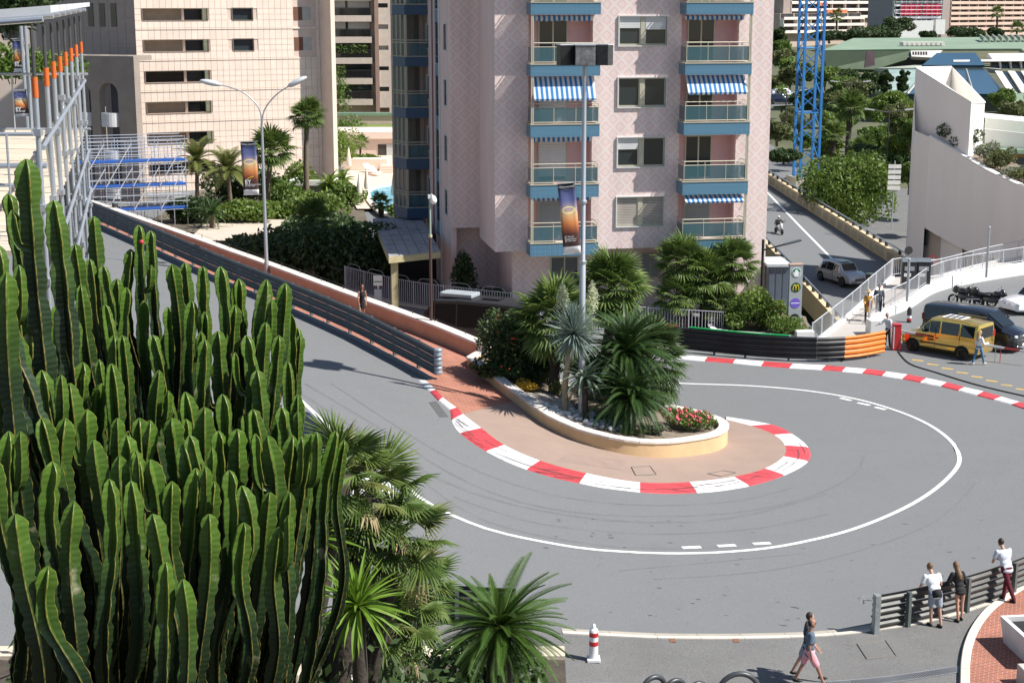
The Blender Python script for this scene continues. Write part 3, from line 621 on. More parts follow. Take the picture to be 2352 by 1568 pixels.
mb=MB(); mb.box(1.2,1.5,1.9,6.6,-.4,BOT); mb.build('side_wall',PINK,tower)
# ground floor windows
for x0,x1,y0,y1,gm in [(1266,1326,590,642,GLASS),(1476,1512,582,634,SHUTG)]:
    a,b=fac(x0,y1,1.6),fac(x1,y0,1.6); wn=thing('window',None,None,(a.x,1.6,a.z)); wn.parent=tower; ww,hh=b.x-a.x,b.z-a.z
    mb=MB(); mb.box(-.08,0,-.06,.02,-.08,hh+.08); mb.box(ww,ww+.08,-.06,.02,-.08,hh+.08); mb.box(0,ww,-.06,.02,-.08,0); mb.box(0,ww,-.06,.02,hh,hh+.08); mb.box(ww/2-.035,ww/2+.035,-.06,.02,0,hh); mb.build('frame',CREAM,wn)
    mb=MB(); mb.box(0,ww,-.02,-.01,0,hh); mb.build('pane',gm,wn)
# facade windows
WIN=[('half','half'),('half','half'),('curt','dark'),('half','open'),('blind','blind')]
for k,(z0,z1) in enumerate(wz):
    wn=thing('window',None,None,(w0,0,z0)); wn.parent=tower; ww,hh=w1-w0,z1-z0
    mb=MB(); f=.05
    mb.box(-f,0,-.09,TH,-f,hh+f); mb.box(ww,ww+f,-.09,TH,-f,hh+f); mb.box(0,ww,-.09,TH,-f,0); mb.box(0,ww,-.09,TH,hh,hh+f); mb.build('surround',FRW,wn)
    mb=MB(); mb.box(ww/2-.11,ww/2+.11,.02,.16,0,hh)
    for a,b in ((0,ww/2-.11),(ww/2+.11,ww)): mb.box(a,a+.06,.05,.14,0,hh); mb.box(b-.06,b,.05,.14,0,hh); mb.box(a+.06,b-.06,.05,.14,0,.09); mb.box(a+.06,b-.06,.05,.14,hh-.06,hh)
    mb.build('frame',CREAM,wn)
    for s_,(a,b) in enumerate(((.06,ww/2-.17),(ww/2+.17,ww-.06))):
        st_=WIN[k][s_]
        mb=MB(); mb.box(a,b,.10,.105,.09,hh-.06); mb.build('pane',GLASS,wn)
        if st_=='half': mb=MB(); n_=7; h0=hh*(.60 if s_==0 else .55); [mb.box(a-.02,b+.02,.03,.06+.008*(i%2),h0+(hh-h0)*i/n_,h0+(hh-h0)*(i+.93)/n_) for i in range(n_)]; mb.build('shutter',SHUT,wn)
        if st_=='blind': mb=MB(); n_=16; [mb.box(a,b,.06,.085,.1+(hh-.17)*i/n_,.1+(hh-.17)*(i+.8)/n_) for i in range(n_)]; mb.build('shutter',M('wood_blind',(.42,.38,.33),.6),wn)
        if st_ in('curt','half'): mb=MB(); mb.box(a,b if st_=='curt' else (a+b)/2,.16,.18,.09,hh*.98 if st_=='curt' else hh*.55); mb.build('curtain',CURT,wn)
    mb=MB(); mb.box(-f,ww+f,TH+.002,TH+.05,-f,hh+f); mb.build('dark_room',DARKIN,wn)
# balconies
AWL=[0,0,.14,1.35,.12,.06]; AWR=[0,0,.1,1.05,.0,.38]
def balcony(x0,x1,o0,o1,i,side):
    z1,z0=zt[i],zb[i]; bw=x1-x0
    bc=thing('balcony',None,None,(x0,PRJ,z0)); bc.parent=tower; hh=z1-z0; D=-PRJ
    mb=MB(); mb.box(0,bw,0,.12,0,hh); mb.box(0,.12,.12,D,0,hh); mb.box(bw-.12,bw,.12,D,0,hh); mb.build('tile_band',TILE,bc)
    mb=MB(); mb.box(.12,bw-.12,.12,D+.9,.04,hh-.16); mb.build('slab',PINK,bc)
    mb=MB(); mb.box(-.03,bw+.03,-.03,.16,hh+.002,hh+.06); mb.box(-.03,.16,.16,D,hh+.002,hh+.06); mb.box(bw-.16,bw+.03,.16,D,hh+.002,hh+.06); mb.build('ledge',CREAM,bc)
    ra=thing('railing',None,None,(0,0,hh+.06)); ra.parent=bc; rh=1.02
    mb=MB(); xs=[.06+ (bw-.12)*t for t in (0,.33,.66,1)]
    for x in xs: mb.bar((x,.06,0),(x,.06,rh),.022,6)
    for a,b in (((xs[0],.06),(xs[-1],.06)),((xs[0],.06),(xs[0],D-.02)),((xs[-1],.06),(xs[-1],D-.02))):
        for z in (rh,rh-.2,.07): mb.bar((*a,z),(*b,z),.02 if z<rh else .028,6)
    mb.build('rail_frame',CREAM,ra)
    for a,b in zip(xs,xs[1:]): mb=MB(); mb.box(a+.03,b-.03,.055,.065,.1,rh-.22); mb.build('glass_panel',GLB,ra)
    for x in (xs[0],xs[-1]): mb=MB(); mb.box(x-.004,x+.004,.1,D-.05,.1,rh-.22); mb.build('glass_panel',GLB,ra)
    up=(zb[i-1]-z1) if i>0 else 2.6; ps=[.05,.13] if side=='L' else [bw-.13,bw-.05]
    mb=MB(); [mb.box(x-.03,x+.03,.03,.09,hh+.06,hh+up) for x in ps]; mb.build('corner_post',CREAM,bc)
    # loggia back wall with its shutter door
    lz0=hh-.16; lz1=hh+up+.04; y1=D+.85
    mb=MB(); mb.box(o0-x0,o1-x0,y1,y1+.1,lz0,lz1); mb.box(o0-x0-.1,o0-x0,D+TH,y1,lz0,lz1); mb.box(o1-x0,o1-x0+.1,D+TH,y1,lz0,lz1); mb.build('loggia_wall',PINKIN,bc)
    cx=(o0+o1)/2-x0+(-.25 if side=='L' else -.25); dw=1.42 if side=='L' else 1.35; dh=2.2
    dr=thing('door',None,None,(cx-dw/2,y1,hh)); dr.parent=bc
    mb=MB(); mb.box(-.07,0,-.06,.0,0,dh+.07); mb.box(dw,dw+.07,-.06,0,0,dh+.07); mb.box(0,dw,-.06,0,dh,dh+.07); mb.box(dw/2-.04,dw/2+.04,-.055,0,0,dh); mb.build('frame',CREAM,dr)
    closed={('L',1):.55,('L',3):1,('L',4):.9,('L',5):1,('R',3):.35,('R',5):1,('R',0):1}.get((side,i-0),0)
    for a,b in ((0,dw/2-.04),(dw/2+.04,dw)):
        mb=MB(); mb.box(a,b,-.03,-.02,.05,dh); mb.build('pane',GLASS,dr)
        mb=MB(); mb.box(a+.02,a+(b-a)*.62,-.016,-.005,.05,dh); mb.build('curtain',CURT,dr)
    if closed: mb=MB(); n_=int(14*closed)+1; [mb.box(.0,dw,-.075,-.05-.01*(q%2),dh-dh*closed*(q+.95)/n_,dh-dh*closed*q/n_) for q in range(n_)]; mb.build('shutter',SHUT if i!=5 else SHUTG,dr)
    aw=(AWL if side=='L' else AWR)[i]
    if i>0:
        a0,a1=.15,bw-.2; n_=40; za=hh+up-.05
        if aw>.3:
            y0,yo=.25,-.28; mb=MB(); vs=[]
            for q in range(n_+1):
                x=a0+(a1-a0)*q/n_; sc=.1*(.5+.5*abs(math.sin(q*math.pi/4)))
                vs+=[(x,.55,za),(x,.55-.42,za-aw*.45),(x,-.05-.08,za-aw*.80),(x,-.10,za-aw*.82-sc)]
            mb.add(vs,[(q*4+j,q*4+j+1,q*4+j+5,q*4+j+4) for q in range(n_) for j in range(3)]); mb.build('awning',AWN,bc)
            mb=MB(); mb.bar((a0+.05,.6,za-.9),(a0+.05,-.1,za-aw*.8),.015,5); mb.bar((a1-.05,.6,za-.9),(a1-.05,-.1,za-aw*.8),.015,5); mb.build('awning_arm',CREAM,bc)
        elif aw>.03:
            mb=MB(); vs=[]
            for q in range(n_+1):
                x=a0+(a1-a0)*q/n_; sc=.06*abs(math.sin(q*math.pi/4)); vs+=[(x,1.1,za),(x,.85,za-.04),(x,.83,za-.1-aw-sc)] if aw<.2 else [(x,.5,za),(x,.3,za-.08),(x,.28,za-.17-aw-sc)]
            mb.add(vs,[(q*3+j,q*3+j+1,q*3+j+4,q*3+j+3) for q in range(n_) for j in range(2)]); mb.build('awning',AWN,bc)
    return bc
BAL={}
for i in range(6): BAL['L',i]=balcony(bl0,bl1,ol0,ol1,i,'L'); BAL['R',i]=balcony(br0,br1,or0,or1,i,'R')
# slit windows and glazed strip on the oblique side wall
def sidewin(yl,z0,z1,wd,x=-1.55,mt=None,nm='slit_window'):
    wn=thing(nm,None,None,(x,yl,z0)); wn.parent=tower; hh=z1-z0
    mb=MB(); mb.box(-.05,.01,-.06,0,-.06,hh+.06); mb.box(-.05,.01,wd,wd+.06,-.06,hh+.06); mb.box(-.05,.01,0,wd,-.06,0); mb.box(-.05,.01,0,wd,hh,hh+.06); mb.build('frame',FRW,wn)
    mb=MB(); mb.box(-.01,.005,0,wd,0,hh); mb.build('pane',mt or GLASS,wn)
for i in range(6):
    z=zt[i]; sidewin(6.8,z+.5,z+1.9,1.1); sidewin(14.6,z+.35,z+1.75,1.2)
mb=MB(); mb.box(-1.62,-1.551,9.6,10.0,.2,TOP); mb.box(-1.62,-1.551,11.6,11.75,.2,TOP); mb.build('strip_frame',FRW,tower)
for i in range(6):
    z=zt[i]; 
    for nm,z0,z1,m_ in (('strip_pane',z-.35,z+1.95,GLASS),('strip_panel',z-1.2,z-.4,M('blue_panel',(.07,.2,.3),.4))):
        mb=MB(); mb.box(-1.58,-1.551,10.001,11.599,z0,z1); mb.build(nm,m_,tower)
mb=MB(); mb.bar((-1.63,12.6,0),(-1.63,12.6,TOP),.05,6); mb.build('drain_pipe',M('pipe_red',(.28,.12,.12),.6),tower)
# glazed bays on the left flank
BLUE=M('blue_tile_dark',(.03,.075,.14),.4,var=.12,scale=8)
BX=-1.55
def bay(i):
    z1,z0=zt[i]-.15,zb[i]-.15; b=thing('bay_balcony',None,None,(BX,15.2,z0)); b.parent=tower; hh=z1-z0; up=(zb[i-1]-.15-z1) if i else 2.4
    plan=[(0,0),(-1.4,0),(-2.0,1.5),(-2.0,2.6),(0,2.6)]; q=[(p[0],p[1]) for p in plan]
    mb=MB(); mb.prism(list(reversed(q)),0,hh); mb.build('tile_band',BLUE,b)
    mb=MB()
    for a,c in zip(q,q[1:3]):
        for z in (hh+.04,hh+1.0,hh+.85): mb.bar((*a,z),(*c,z),.03,5)
    tag(mb.build('rail_frame',CREAM,b),kind='stuff')
    mb=MB(); mb.box(-1.4,-.05,.04,.05,hh+.1,hh+.8); mb.build('glass_panel',GLB,b)
    mb=MB()
    for t in (0,.33,.66,1): 
        x,y=-1.4-.6*t,1.5*t; mb.box(x-.045,x+.045,y-.045,y+.045,hh,hh+up)
    mb.box(-1.4,-1.28,.0,.06,hh,hh+up); mb.build('mullion',CREAM,b)
    mb=MB(); mb.add([(-1.4,.03,hh+.1),(-2.0,1.53,hh+.1),(-2.0,1.53,hh+up-.03),(-1.4,.03,hh+up-.03)],[(0,1,2,3)]); mb.build('glazing',glassmat('bay_glass',(.12,.15,.15),.05,.6),b)
    mb=MB(); mb.box(-1.98,0,2.45,2.59,hh,hh+up); mb.box(-.02,0.0,.05,2.45,hh,hh+up); mb.box(-.75,-.55,2.2,2.4,hh,hh+up); mb.build('inner_wall',M('bay_inside',(.3,.27,.24),.9),b)
for i in range(6): bay(i)
mb=MB(); mb.prism([(BX,20.7),(-4,20.7),(-4,16.8),(-3,15.25),(BX,15.25)],-.3,zb[-1]-.2); 
# wall behind bays at low level
mb2=MB(); mb2.box(-1.8,BX,17.6,17.79,-.4,TOP); mb2.build('flank_wall',PINK,tower)
# entrance canopy
ca=PY(1012,585,88.5); can=thing('entrance_canopy','grey stained concrete entrance canopy on cream columns beside the pink tower','canopy',(PY(950,680,87).x,88.,.5),AL)
CANT=M('canopy_top',(.34,.34,.35),.8,var=.2,scale=1.2,dirt=.7,dcol=(.1,.1,.1),dscale=1.1); CANF=M('canopy_fascia',(.42,.36,.2),.7,var=.15)
ci=pmat(can).inverted(); 
def cl(px,py,z): return ci@P(px,py,z)
zc=3.75; q=[cl(893,592,zc),cl(1008,575,zc),cl(985,545,zc),cl(930,495,zc),cl(862,500,zc)]
q=[cl(893,590,zc),cl(1012,578,zc),cl(968,500,zc),cl(856,502,zc)]
mb=MB(); mb.prism([(p.x,p.y) for p in q],zc-.35-.5,zc-.5-.02); mb.build('fascia',CANF,can)
for k in range(5):
    for r_ in range(2):
        def bl(u,v): a=q[0].lerp(q[1],u); b_=q[3].lerp(q[2],u); return a.lerp(b_,v)
        c4=[bl(k/5+.006,r_*.5+.006),bl(k/5+.194,r_*.5+.006),bl(k/5+.194,r_*.5+.494),bl(k/5+.006,r_*.5+.494)]; mb=MB(); mb.prism([(p.x,p.y) for p in c4],zc-.519,zc-.47); mb.build('roof_panel',CANT,can)
for u,v in ((.12,.03),(.12,.9),(.62,.9)): p=bl(u,v); mb=MB(); mb.box(p.x-.18,p.x+.18,p.y,p.y+.36,-.3,zc-.86); mb.build('column',CANF,can)
a_=bl(.35,.6); mb=MB(); mb.box(a_.x,a_.x+3.2,a_.y+1.2,a_.y+1.3,-.3,zc-.9); mb.build('dark_entrance',M('entrance_dark',(.02,.02,.022),.4),can)
# ================================================================ OTHER BUILDINGS AND LARGE STRUCTURES
def pieces(parent,name,boxes,mat,limit=300):
    """boxes: (x0,x1,y0,y1,z0,z1) in the parent's space; shared meshes by size, the overflow joined as stuff"""
    cache={}; boxes=sorted(boxes,key=lambda b:-(b[1]-b[0]+b[3]-b[2])*(b[5]-b[4]))
    for b in boxes[:limit]:
        k=tuple(round(v,3) for v in (b[1]-b[0],b[3]-b[2],b[5]-b[4]))
        if k not in cache: mb=MB(); mb.box(0,k[0],0,k[1],0,k[2]); cache[k]=mb.mesh(name); cache[k].materials.append(mat)
        ob(name,cache[k],None,parent,(b[0],b[2],b[4]))
    if len(boxes)>limit:
        mb=MB(); [mb.box(*b) for b in boxes[limit:]]; tag(mb.build(name,mat,parent),kind='stuff')
BEI=M('beige_panel',(.8,.65,.54),.8,var=.06,scale=1.0,piece=.04,dirt=.15,dcol=(.55,.42,.33),dscale=.4); BEJ=M('beige_joint',(.66,.51,.43),.9)
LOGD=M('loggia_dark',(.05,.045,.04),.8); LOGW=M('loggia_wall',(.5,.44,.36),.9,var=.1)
def frame_building(name,label,p0,rz,cat='building'):
    t=thing(name,label,cat,p0,rz); return t,pmat(t).inverted()
# ---- beige panelled block
b0=PY(322,300,132); bz=.6; RZ=math.radians(25)
bei,bi=frame_building('panelled_building','beige block clad in narrow stone panels with long dark loggia openings',(b0.x,b0.y,bz),RZ)
bw=fac(738,250,0,bi).x; BT=24
rowsz=[]; st=(fac(400,163,0,bi).z-fac(400,304,0,bi).z)/2
zref=fac(400,190,0,bi).z     # sill of a loggia opening
ops=[]
for k in range(-3,4):
    z=zref-k*st; ops.append((fac(335,190,0,bi).x,fac(482,190,0,bi).x,z,z+st*.37))
ops3=[(fac(676,100,0,bi).x,fac(716,100,0,bi).x,zref+st*k-.05,zref+st*k+st*.42) for k in (1,2,3)]
ops2=[(fac(536,100,0,bi).x,fac(582,100,0,bi).x,zref+st*k,zref+st*k+st*.38) for k in (1,2,3)]
boxes=[]; pw=.52
z=zref-7*st
while z<BT:
    for a,c in ((0,.37/2),(.37/2,.37),(.37,.70),(.70,.76),(.76,1.0)):
        za,zb_=z+a*st+.012,z+c*st-.012
        if za<-.3 or zb_>BT: continue
        x=0
        while x<bw-.05:
            x1=min(x+pw,bw); hit=any(x1>o[0]+.02 and x<o[1]-.02 and zb_>o[2]+.03 and za<o[3]-.03 for o in ops+ops2+ops3)
            if not hit: boxes.append((x+.012,x1-.012,-.05 if c!=.76 else -.09,0,za,zb_))
            x=x1
    z+=st
pieces(bei,'panel',boxes,BEI)
# core wall in columns around the openings
allz=sorted(ops,key=lambda o:o[2]); x0,x1=ops[0][0],ops[0][1]; u0,u1=ops2[0][0],ops2[0][1]
mb=MB(); mb.box(0,x0,0,.4,-.8,BT); mb.box(x1,u0,0,.4,-.8,BT); mb.box(u1,bw,0,.4,-.8,BT)
zz=[-.8]+[v for o in allz for v in (o[2],o[3])]+[BT]
for a,c in zip(zz[0::2],zz[1::2]): mb.box(x0,x1,0,.4,a,c)
zz=[-.8]+[v for o in ops2 for v in (o[2],o[3])]+[BT]
for a,c in zip(zz[0::2],zz[1::2]): mb.box(u0,u1,0,.4,a,c)
tag(mb.build('wall',BEJ,bei),kind='stuff')
for k,o in enumerate(ops+ops2):
    wn=thing('loggia' if k<len(ops) else 'window',None,None,(o[0],0,o[2])); wn.parent=bei; ww,hh=o[1]-o[0],o[3]-o[2]; dp=1.6 if k<len(ops) else .3
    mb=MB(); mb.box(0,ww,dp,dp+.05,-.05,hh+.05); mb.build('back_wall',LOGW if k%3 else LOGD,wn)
    mb=MB(); mb.box(0,ww,.4,dp,hh,hh+.06); mb.box(0,ww,.4,dp,-.06,0); mb.build('soffit',BEI,wn)
    mb=MB(); mb.box(ww*.62,ww*.66,.5,.6,0,hh) if k<len(ops) else mb.box(0,ww,.25,.27,.0,hh); mb.build('mullion' if k<len(ops) else 'pane',BEI if k<len(ops) else (SHUT if k==len(ops)+2 else GLASS),wn)
    if k<len(ops): mb=MB(); mb.box(ww*.70,ww-.1,dp-.06,dp-.02,0,hh*.92); mb.build('pane',GLASS,wn)
    mb=MB(); f=.06; mb.box(-f,0,-.08,.1,-f,hh+f); mb.box(ww,ww+f,-.08,.1,-f,hh+f); mb.box(0,ww,-.08,.1,-f,0); mb.box(0,ww,-.08,.1,hh,hh+f); mb.build('frame',M('frame_brown',(.22,.18,.14),.6),wn)
mb=MB(); mb.box(-.4,bw,.4,14,BT-.4,BT); mb.build('roof',CONC,bei)
# returning wing, added and sized to cast shade across the front
wr=thing('wing',None,None,(bw,0,0)); wr.parent=bei; wr.rotation_euler=(0,0,math.radians(-80)); wi=(pmat(wr)).inverted()
wl_=2.1; mb=MB(); mb.box(0,wl_,.0,.4,-.8,BT); mb.build('wall',BEI,wr); mb=MB(); mb.box(bw-.3,bw,.41,14,-.8,BT); mb.build('side_wall',BEI,bei)
for o in ops3:
    mb=MB(); mb.box(o[0],(o[0]+o[1])/2,-.03,.0,o[2],o[3]); mb.build('shutter',M('brown_shutter',(.16,.07,.04),.7),bei)
    mb=MB(); mb.box((o[0]+o[1])/2,o[1],-.025,.0,o[2],o[3]); mb.build('loggia_screen',M('loggia_pale',(.45,.42,.38),.8),bei)
# flank to the left, its shade put into a darker panel colour
flank=thing('flank',None,None,(0,.05,0)); flank.parent=bei; flank.rotation_euler=(0,0,math.radians(180-62)); 
SHADE_PANEL=M('shaded_panel',(.36,.3,.27),.85,var=.06,piece=.05)
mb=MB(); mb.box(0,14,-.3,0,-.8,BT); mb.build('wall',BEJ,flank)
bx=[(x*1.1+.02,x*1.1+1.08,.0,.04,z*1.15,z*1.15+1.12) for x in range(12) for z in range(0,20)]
mb=MB(); [mb.box(*b) for b in bx]; tag(mb.build('panel',SHADE_PANEL,flank),kind='stuff')
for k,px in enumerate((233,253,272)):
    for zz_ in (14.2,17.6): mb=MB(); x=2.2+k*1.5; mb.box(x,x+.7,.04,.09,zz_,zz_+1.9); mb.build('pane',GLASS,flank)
# ---- arched annex in the shade
ab=PY(185,310,126); AX=thing('arched_annex','shaded stone annex with tall arches and white curved balconies','building',(ab.x-1,128,3.),math.radians(-21)); axi=pmat(AX).inverted()
STN=M('annex_stone',(.3,.25,.21),.9,var=.15,scale=.8,bump=.2,bscale=6)
xa=[fac(p,250,0,axi).x for p in (150,176,206,232,270,305)]; zt_=fac(200,128,0,axi).z; zs=fac(200,215,0,axi).z
ar=[(xa[1]+.1,xa[2]+.15),(xa[3]-.1,xa[4]+.1)]
mb=MB(); cols=[xa[0]-3,ar[0][0],ar[0][1],ar[1][0],ar[1][1],xa[5]+.3]
for a,c in ((cols[0],cols[1]),(cols[2],cols[3]),(cols[4],cols[5])): mb.box(a,c,0,.8,-4,zt_)
tag(mb.build('pier',STN,AX),kind='stuff')
for a,c in ar:
    n_=12; r_=(c-a)/2; cx=(a+c)/2; pts=[(cx-r_*math.cos(math.pi*i/n_),zs+r_*math.sin(math.pi*i/n_)) for i in range(n_+1)]
    mb=MB(); mb.xprism([(a,zt_)]+[(p[0],p[1]) for p in pts]+[(c,zt_)],0,.8); mb.build('arch',STN,AX)
    mb=MB(); mb.box(a,c,1.6,1.8,-4,zt_); mb.build('back_wall',M('annex_back',(.12,.13,.15),.9),AX)
    for zb_ in (zs-5.6,zs-2.6,zs-8.4):
        m_=12; mb=MB(); pl=[(cx-r_*math.cos(math.pi*i/m_),.3-.75*math.sin(math.pi*i/m_)) for i in range(m_+1)]; mb.prism(pl,zb_,zb_+1.1); mb.build('curved_balcony',M('annex_white',(.6,.6,.6),.7),AX)
        mb=MB(); mb.box(cx-.1,c,1.55,1.59,zb_+1.0,zb_+2.6); mb.build('window',GLASS,AX)
mb=MB(); mb.box(cols[0],cols[-1]-.3,0.8,3,zt_-.4,zt_-.02); mb.build('roof_deck',STN,AX)  # sunlit deck given the dark stone colour so it looks shaded
# ---- middle apartment block with balconies
mb_=PY(742,262,200); MID,mi=frame_building('balcony_block','pale apartment block with long planted balconies between brown pillars','',0) if False else frame_building('balcony_block','pale apartment block with long planted balconies between brown pillars',(mb_.x,200,PY(742,262,200).z),math.radians(6))
MB1=M('mid_slab',(.62,.52,.43),.8,var=.1); MPIL=M('mid_pillar',(.34,.23,.18),.8); MWALL=M('mid_wall',(.62,.5,.42),.85,var=.08)
xs_=[fac(p,150,0,mi).x for p in (735,748,756,855,862,871,893,912)]; slz=[fac(800,y,0,mi).z for y in (36,85,133,180,228)]; ss=(slz[0]-slz[-1])/4
slz=[slz[0]+ss*k for k in (2,1)]+slz; H_=slz[0]+2.6
mb=MB(); mb.box(xs_[0]-12,xs_[-1]+6,1.8,12,-3,H_); mb.build('core_wall',MWALL,MID)
for a,c in ((0,2),(4,5)): mb=MB(); mb.box(xs_[a],xs_[c],-.35,1.8,-2,H_); mb.build('pillar',MPIL,MID)
mb=MB(); mb.box(xs_[6],xs_[7]+6,0,1.8,-2,H_); mb.build('wall',MWALL,MID)
AWR_=M('awning_red',(.4,.03,.03),.8); PLNT=leafmat('balcony_plant',(.06,.12,.03),(.18,.22,.06))
def leafcloud(n,dims,size,rng=NR,shape='ell',flat=.0):
    """leaf quads scattered through a volume -> MB"""
    mb=MB(); k=0; V=[];Fc=[]
    d=np.array(dims)/2
    if shape=='ell':
        p=rng.normal(size=(n,3)); p/=np.linalg.norm(p,axis=1)[:,None]; p*=(rng.uniform(.35,1,(n,1))**.5)*d
    else: p=rng.uniform(-1,1,(n,3))*d
    return leaves_at(p,size,rng)
def leaves_at(p,size,rng=NR,droop=0):
    n=len(p); a=rng.normal(size=(n,3)); a/=np.linalg.norm(a,axis=1)[:,None]; b=rng.normal(size=(n,3)); b-= (b*a).sum(1)[:,None]*a; b/=np.linalg.norm(b,axis=1)[:,None]
    a[:,2]-=droop
    s=size*rng.uniform(.6,1.4,(n,1)); V=np.empty((n,4,3)); V[:,0]=p-a*s; V[:,1]=p+b*s*.45; V[:,2]=p+a*s; V[:,3]=p-b*s*.45
    mb=MB(); mb.v=[tuple(q) for q in V.reshape(-1,3)]; mb.f=[(4*i,4*i+1,4*i+2,4*i+3) for i in range(n)]; mb.m=[0]*n; return mb
for i,z in enumerate(slz):
    fl=thing('balcony',None,None,(xs_[2],0,z)); fl.parent=MID; ww=xs_[3]-xs_[2]
    mb=MB(); mb.box(0,ww,-.25,1.8,-.75,0); mb.build('slab',MB1,fl)
    mb=MB(); n_=34; [mb.box(ww*q/n_,ww*q/n_+.03,-.2,-.17,0,1.0) for q in range(n_)]; mb.box(0,ww,-.21,-.16,.97,1.03); mb.build('railing',IRON,fl)
    mb=MB(); mb.box(.1,ww-.1,1.7,1.78,.0,2.4); mb.build('window_wall',GLASS,fl)
    if i in (2,3): 
        for a,c in ((.3,ww*.4),(ww*.46,ww-.2)): mb=MB(); mb.box(a,c,1.6,1.69,.9,2.3); mb.build('blind',SHUT,fl)
    if i in (5,6): mb=MB(); mb.box(.4,ww*.85,.2,.9,2.15,2.25); mb.build('awning',AWR_,fl)
    if i in (1,4,5): 
        o=leafcloud(700,(ww*(.9 if i==4 else .35),.7,1.1 if i==4 else 1.0),.16,shape='box').build('balcony_plants',PLNT,fl); o.location=(ww*(.45 if i==4 else .2),-.0,1.1); o['kind']='stuff'
for i,z in enumerate(slz):
    a,c=xs_[5],xs_[6]; mb=MB(); mb.box(a,c,0,.3,z-1.1,z+.95); mb.build('panel',MB1,MID)
    mb=MB(); mb.box(a,c,.7,.8,z+.95,z+2.4); mb.build('pane',SHUT if i in(3,4) else GLASS,MID)
# ---- terrace wall, lawn and pavilion below it
tw0=PY(800,262,178); gw=thing('terrace_wall','pinkish terrace wall with green coping below the balcony block','wall',(PY(700,287,178).x,178,1.))
def gz(y,Y): return PY(800,y,Y).z
mb=MB(); mb.box(0,24,0,.5,gz(300,178)-1-2,gz(266,178)-1); mb.build('wall_face',M('terrace_pink',(.6,.47,.4),.85,var=.08),gw)
mb=MB(); mb.box(-.1,24.1,-.15,.6,gz(266,178)-.998,gz(259,178)-1); mb.build('coping',M('copper_green',(.22,.33,.24),.7,var=.15),gw)
mb=MB(); zl=gz(288,176); mb.box(PY(740,290,170).x,PY(960,290,170).x,166,177.9,zl-4,zl); tag(mb.build('lawn',M('lawn',(.16,.2,.05),.95,var=.25,scale=1.5)),kind='structure')
pv=thing('pool_pavilion','low beige pool pavilion with flat roof and open doorway','building',(PY(845,360,163).x,163,1.2)); zr=PY(880,303,163).z-1.2
mb=MB(); mb.box(-3.4,9,.0,6,-.5,zr-.7); mb.build('wall',MWALL,pv); mb=MB(); mb.box(-3.6,9.3,-.3,6.2,zr-.699,zr); mb.build('roof',BEI,pv)
x=PY(868,340,163).x-pv.location.x
mb=MB(); mb.box(x,x+3.4,-.04,.0,-.2,zr-1.3); mb.build('doorway',LOGD,pv); mb=MB(); mb.box(x+.9,x+2.1,-.07,-.041,-.2,zr-1.3); mb.build('door_pane',M('pale_door',(.5,.52,.5),.5),pv)
# ---- pool terrace and pool
TER=M('pool_terrace',(.66,.52,.42),.8,var=.06,scale=1.5)
tp=[P(820,318,1.2),P(960,318,1.2),P(1000,480,1.2),P(820,480,1.2),P(790,420,1.2)]
tag(fill(tp,lambda x,y:1.2,0.02,3).build('pool_terrace',TER),kind='structure')
wat=bpy.data.materials.new('pool_water'); wat.use_nodes=True; b_=wat.node_tree.nodes['Principled BSDF']; b_.inputs['Base Color'].default_value=(.035,.4,.56,1); b_.inputs['Roughness'].default_value=.12
n1=_n(wat.node_tree,'ShaderNodeTexVoronoi'); n1.inputs['Scale'].default_value=1.3; n1.feature='SMOOTH_F1'; g1=_n(wat.node_tree,'ShaderNodeNewGeometry'); wat.node_tree.links.new(g1.outputs['Position'],n1.inputs['Vector']); b1=_n(wat.node_tree,'ShaderNodeBump'); b1.inputs['Strength'].default_value=.5; b1.inputs['Distance'].default_value=.2; wat.node_tree.links.new(n1.outputs[0],b1.inputs['Height']); wat.node_tree.links.new(b1.outputs[0],b_.inputs['Normal'])
pp=smooth_path([P(x,y,1.3) for x,y in [(842,442),(852,434),(875,428),(915,423),(985,419),(1010,440),(1000,485),(930,497),(880,490),(850,462),(842,442)]],1)
tag(fill(pp[:-1],lambda x,y:1.26,0,2).build('pool_water',wat),kind='structure')
mb=MB(); mb.sweep(pp,[(-.25,-.1),(-.25,.06),(.25,.06),(.25,-.1)]); tag(mb.build('pool_coping',M('pool_coping',(.8,.7,.58),.7)),kind='structure')
stp=thing('pool_steps','broad shallow terrace steps beside the pool planter','steps',P(895,398,1.2)); 
for k in range(3): mb=MB(); mb.box(-1,6,k*.5,4,.02+k*.17,.02+(k+1)*.17); mb.build('step',TER,stp)
# ---- far right: three blocks on the hillside
def slab_block(name,label,pxl,pxr,ytop,ybot,Y,storeys,wm,sm,gm,rz=0,group=None,bal=1.2,nsub=6,flankm=None):
    p=PY(pxl,ybot,Y); t=thing(name,label,'building',p,rz); inv=pmat(t).inverted(); a=fac(pxr,ybot,0,inv); h=fac(pxl,ytop,0,inv).z; wd=a.x; dz=h/storeys
    mb=MB(); mb.box(0,wd,bal,18,-6,h+2); mb.build('core',wm,t)
    for k in range(storeys+1):
        mb=MB(); mb.box(0,wd,0,bal,k*dz-.15,k*dz+.12); mb.box(0,wd,0,.12,k*dz+.12,k*dz+.8); mb.build('balcony_slab',sm,t)
    for k in range(storeys+1):
        for q in range(nsub):
            x0=wd*q/nsub+.25; x1=wd*(q+1)/nsub-.25; mb=MB(); mb.box(x0,x1,bal-.06,bal-.001,k*dz+.15,k*dz+dz-.35); mb.build('window',gm,t)
    mb=MB(); [mb.box(wd*q/nsub-.08,wd*q/nsub+.08,.15,bal,-.5,h) for q in range(nsub+1)]; tag(mb.build('divider',sm,t),kind='stuff')
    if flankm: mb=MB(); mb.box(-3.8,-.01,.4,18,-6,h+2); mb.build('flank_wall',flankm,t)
    return t,wd,dz,h
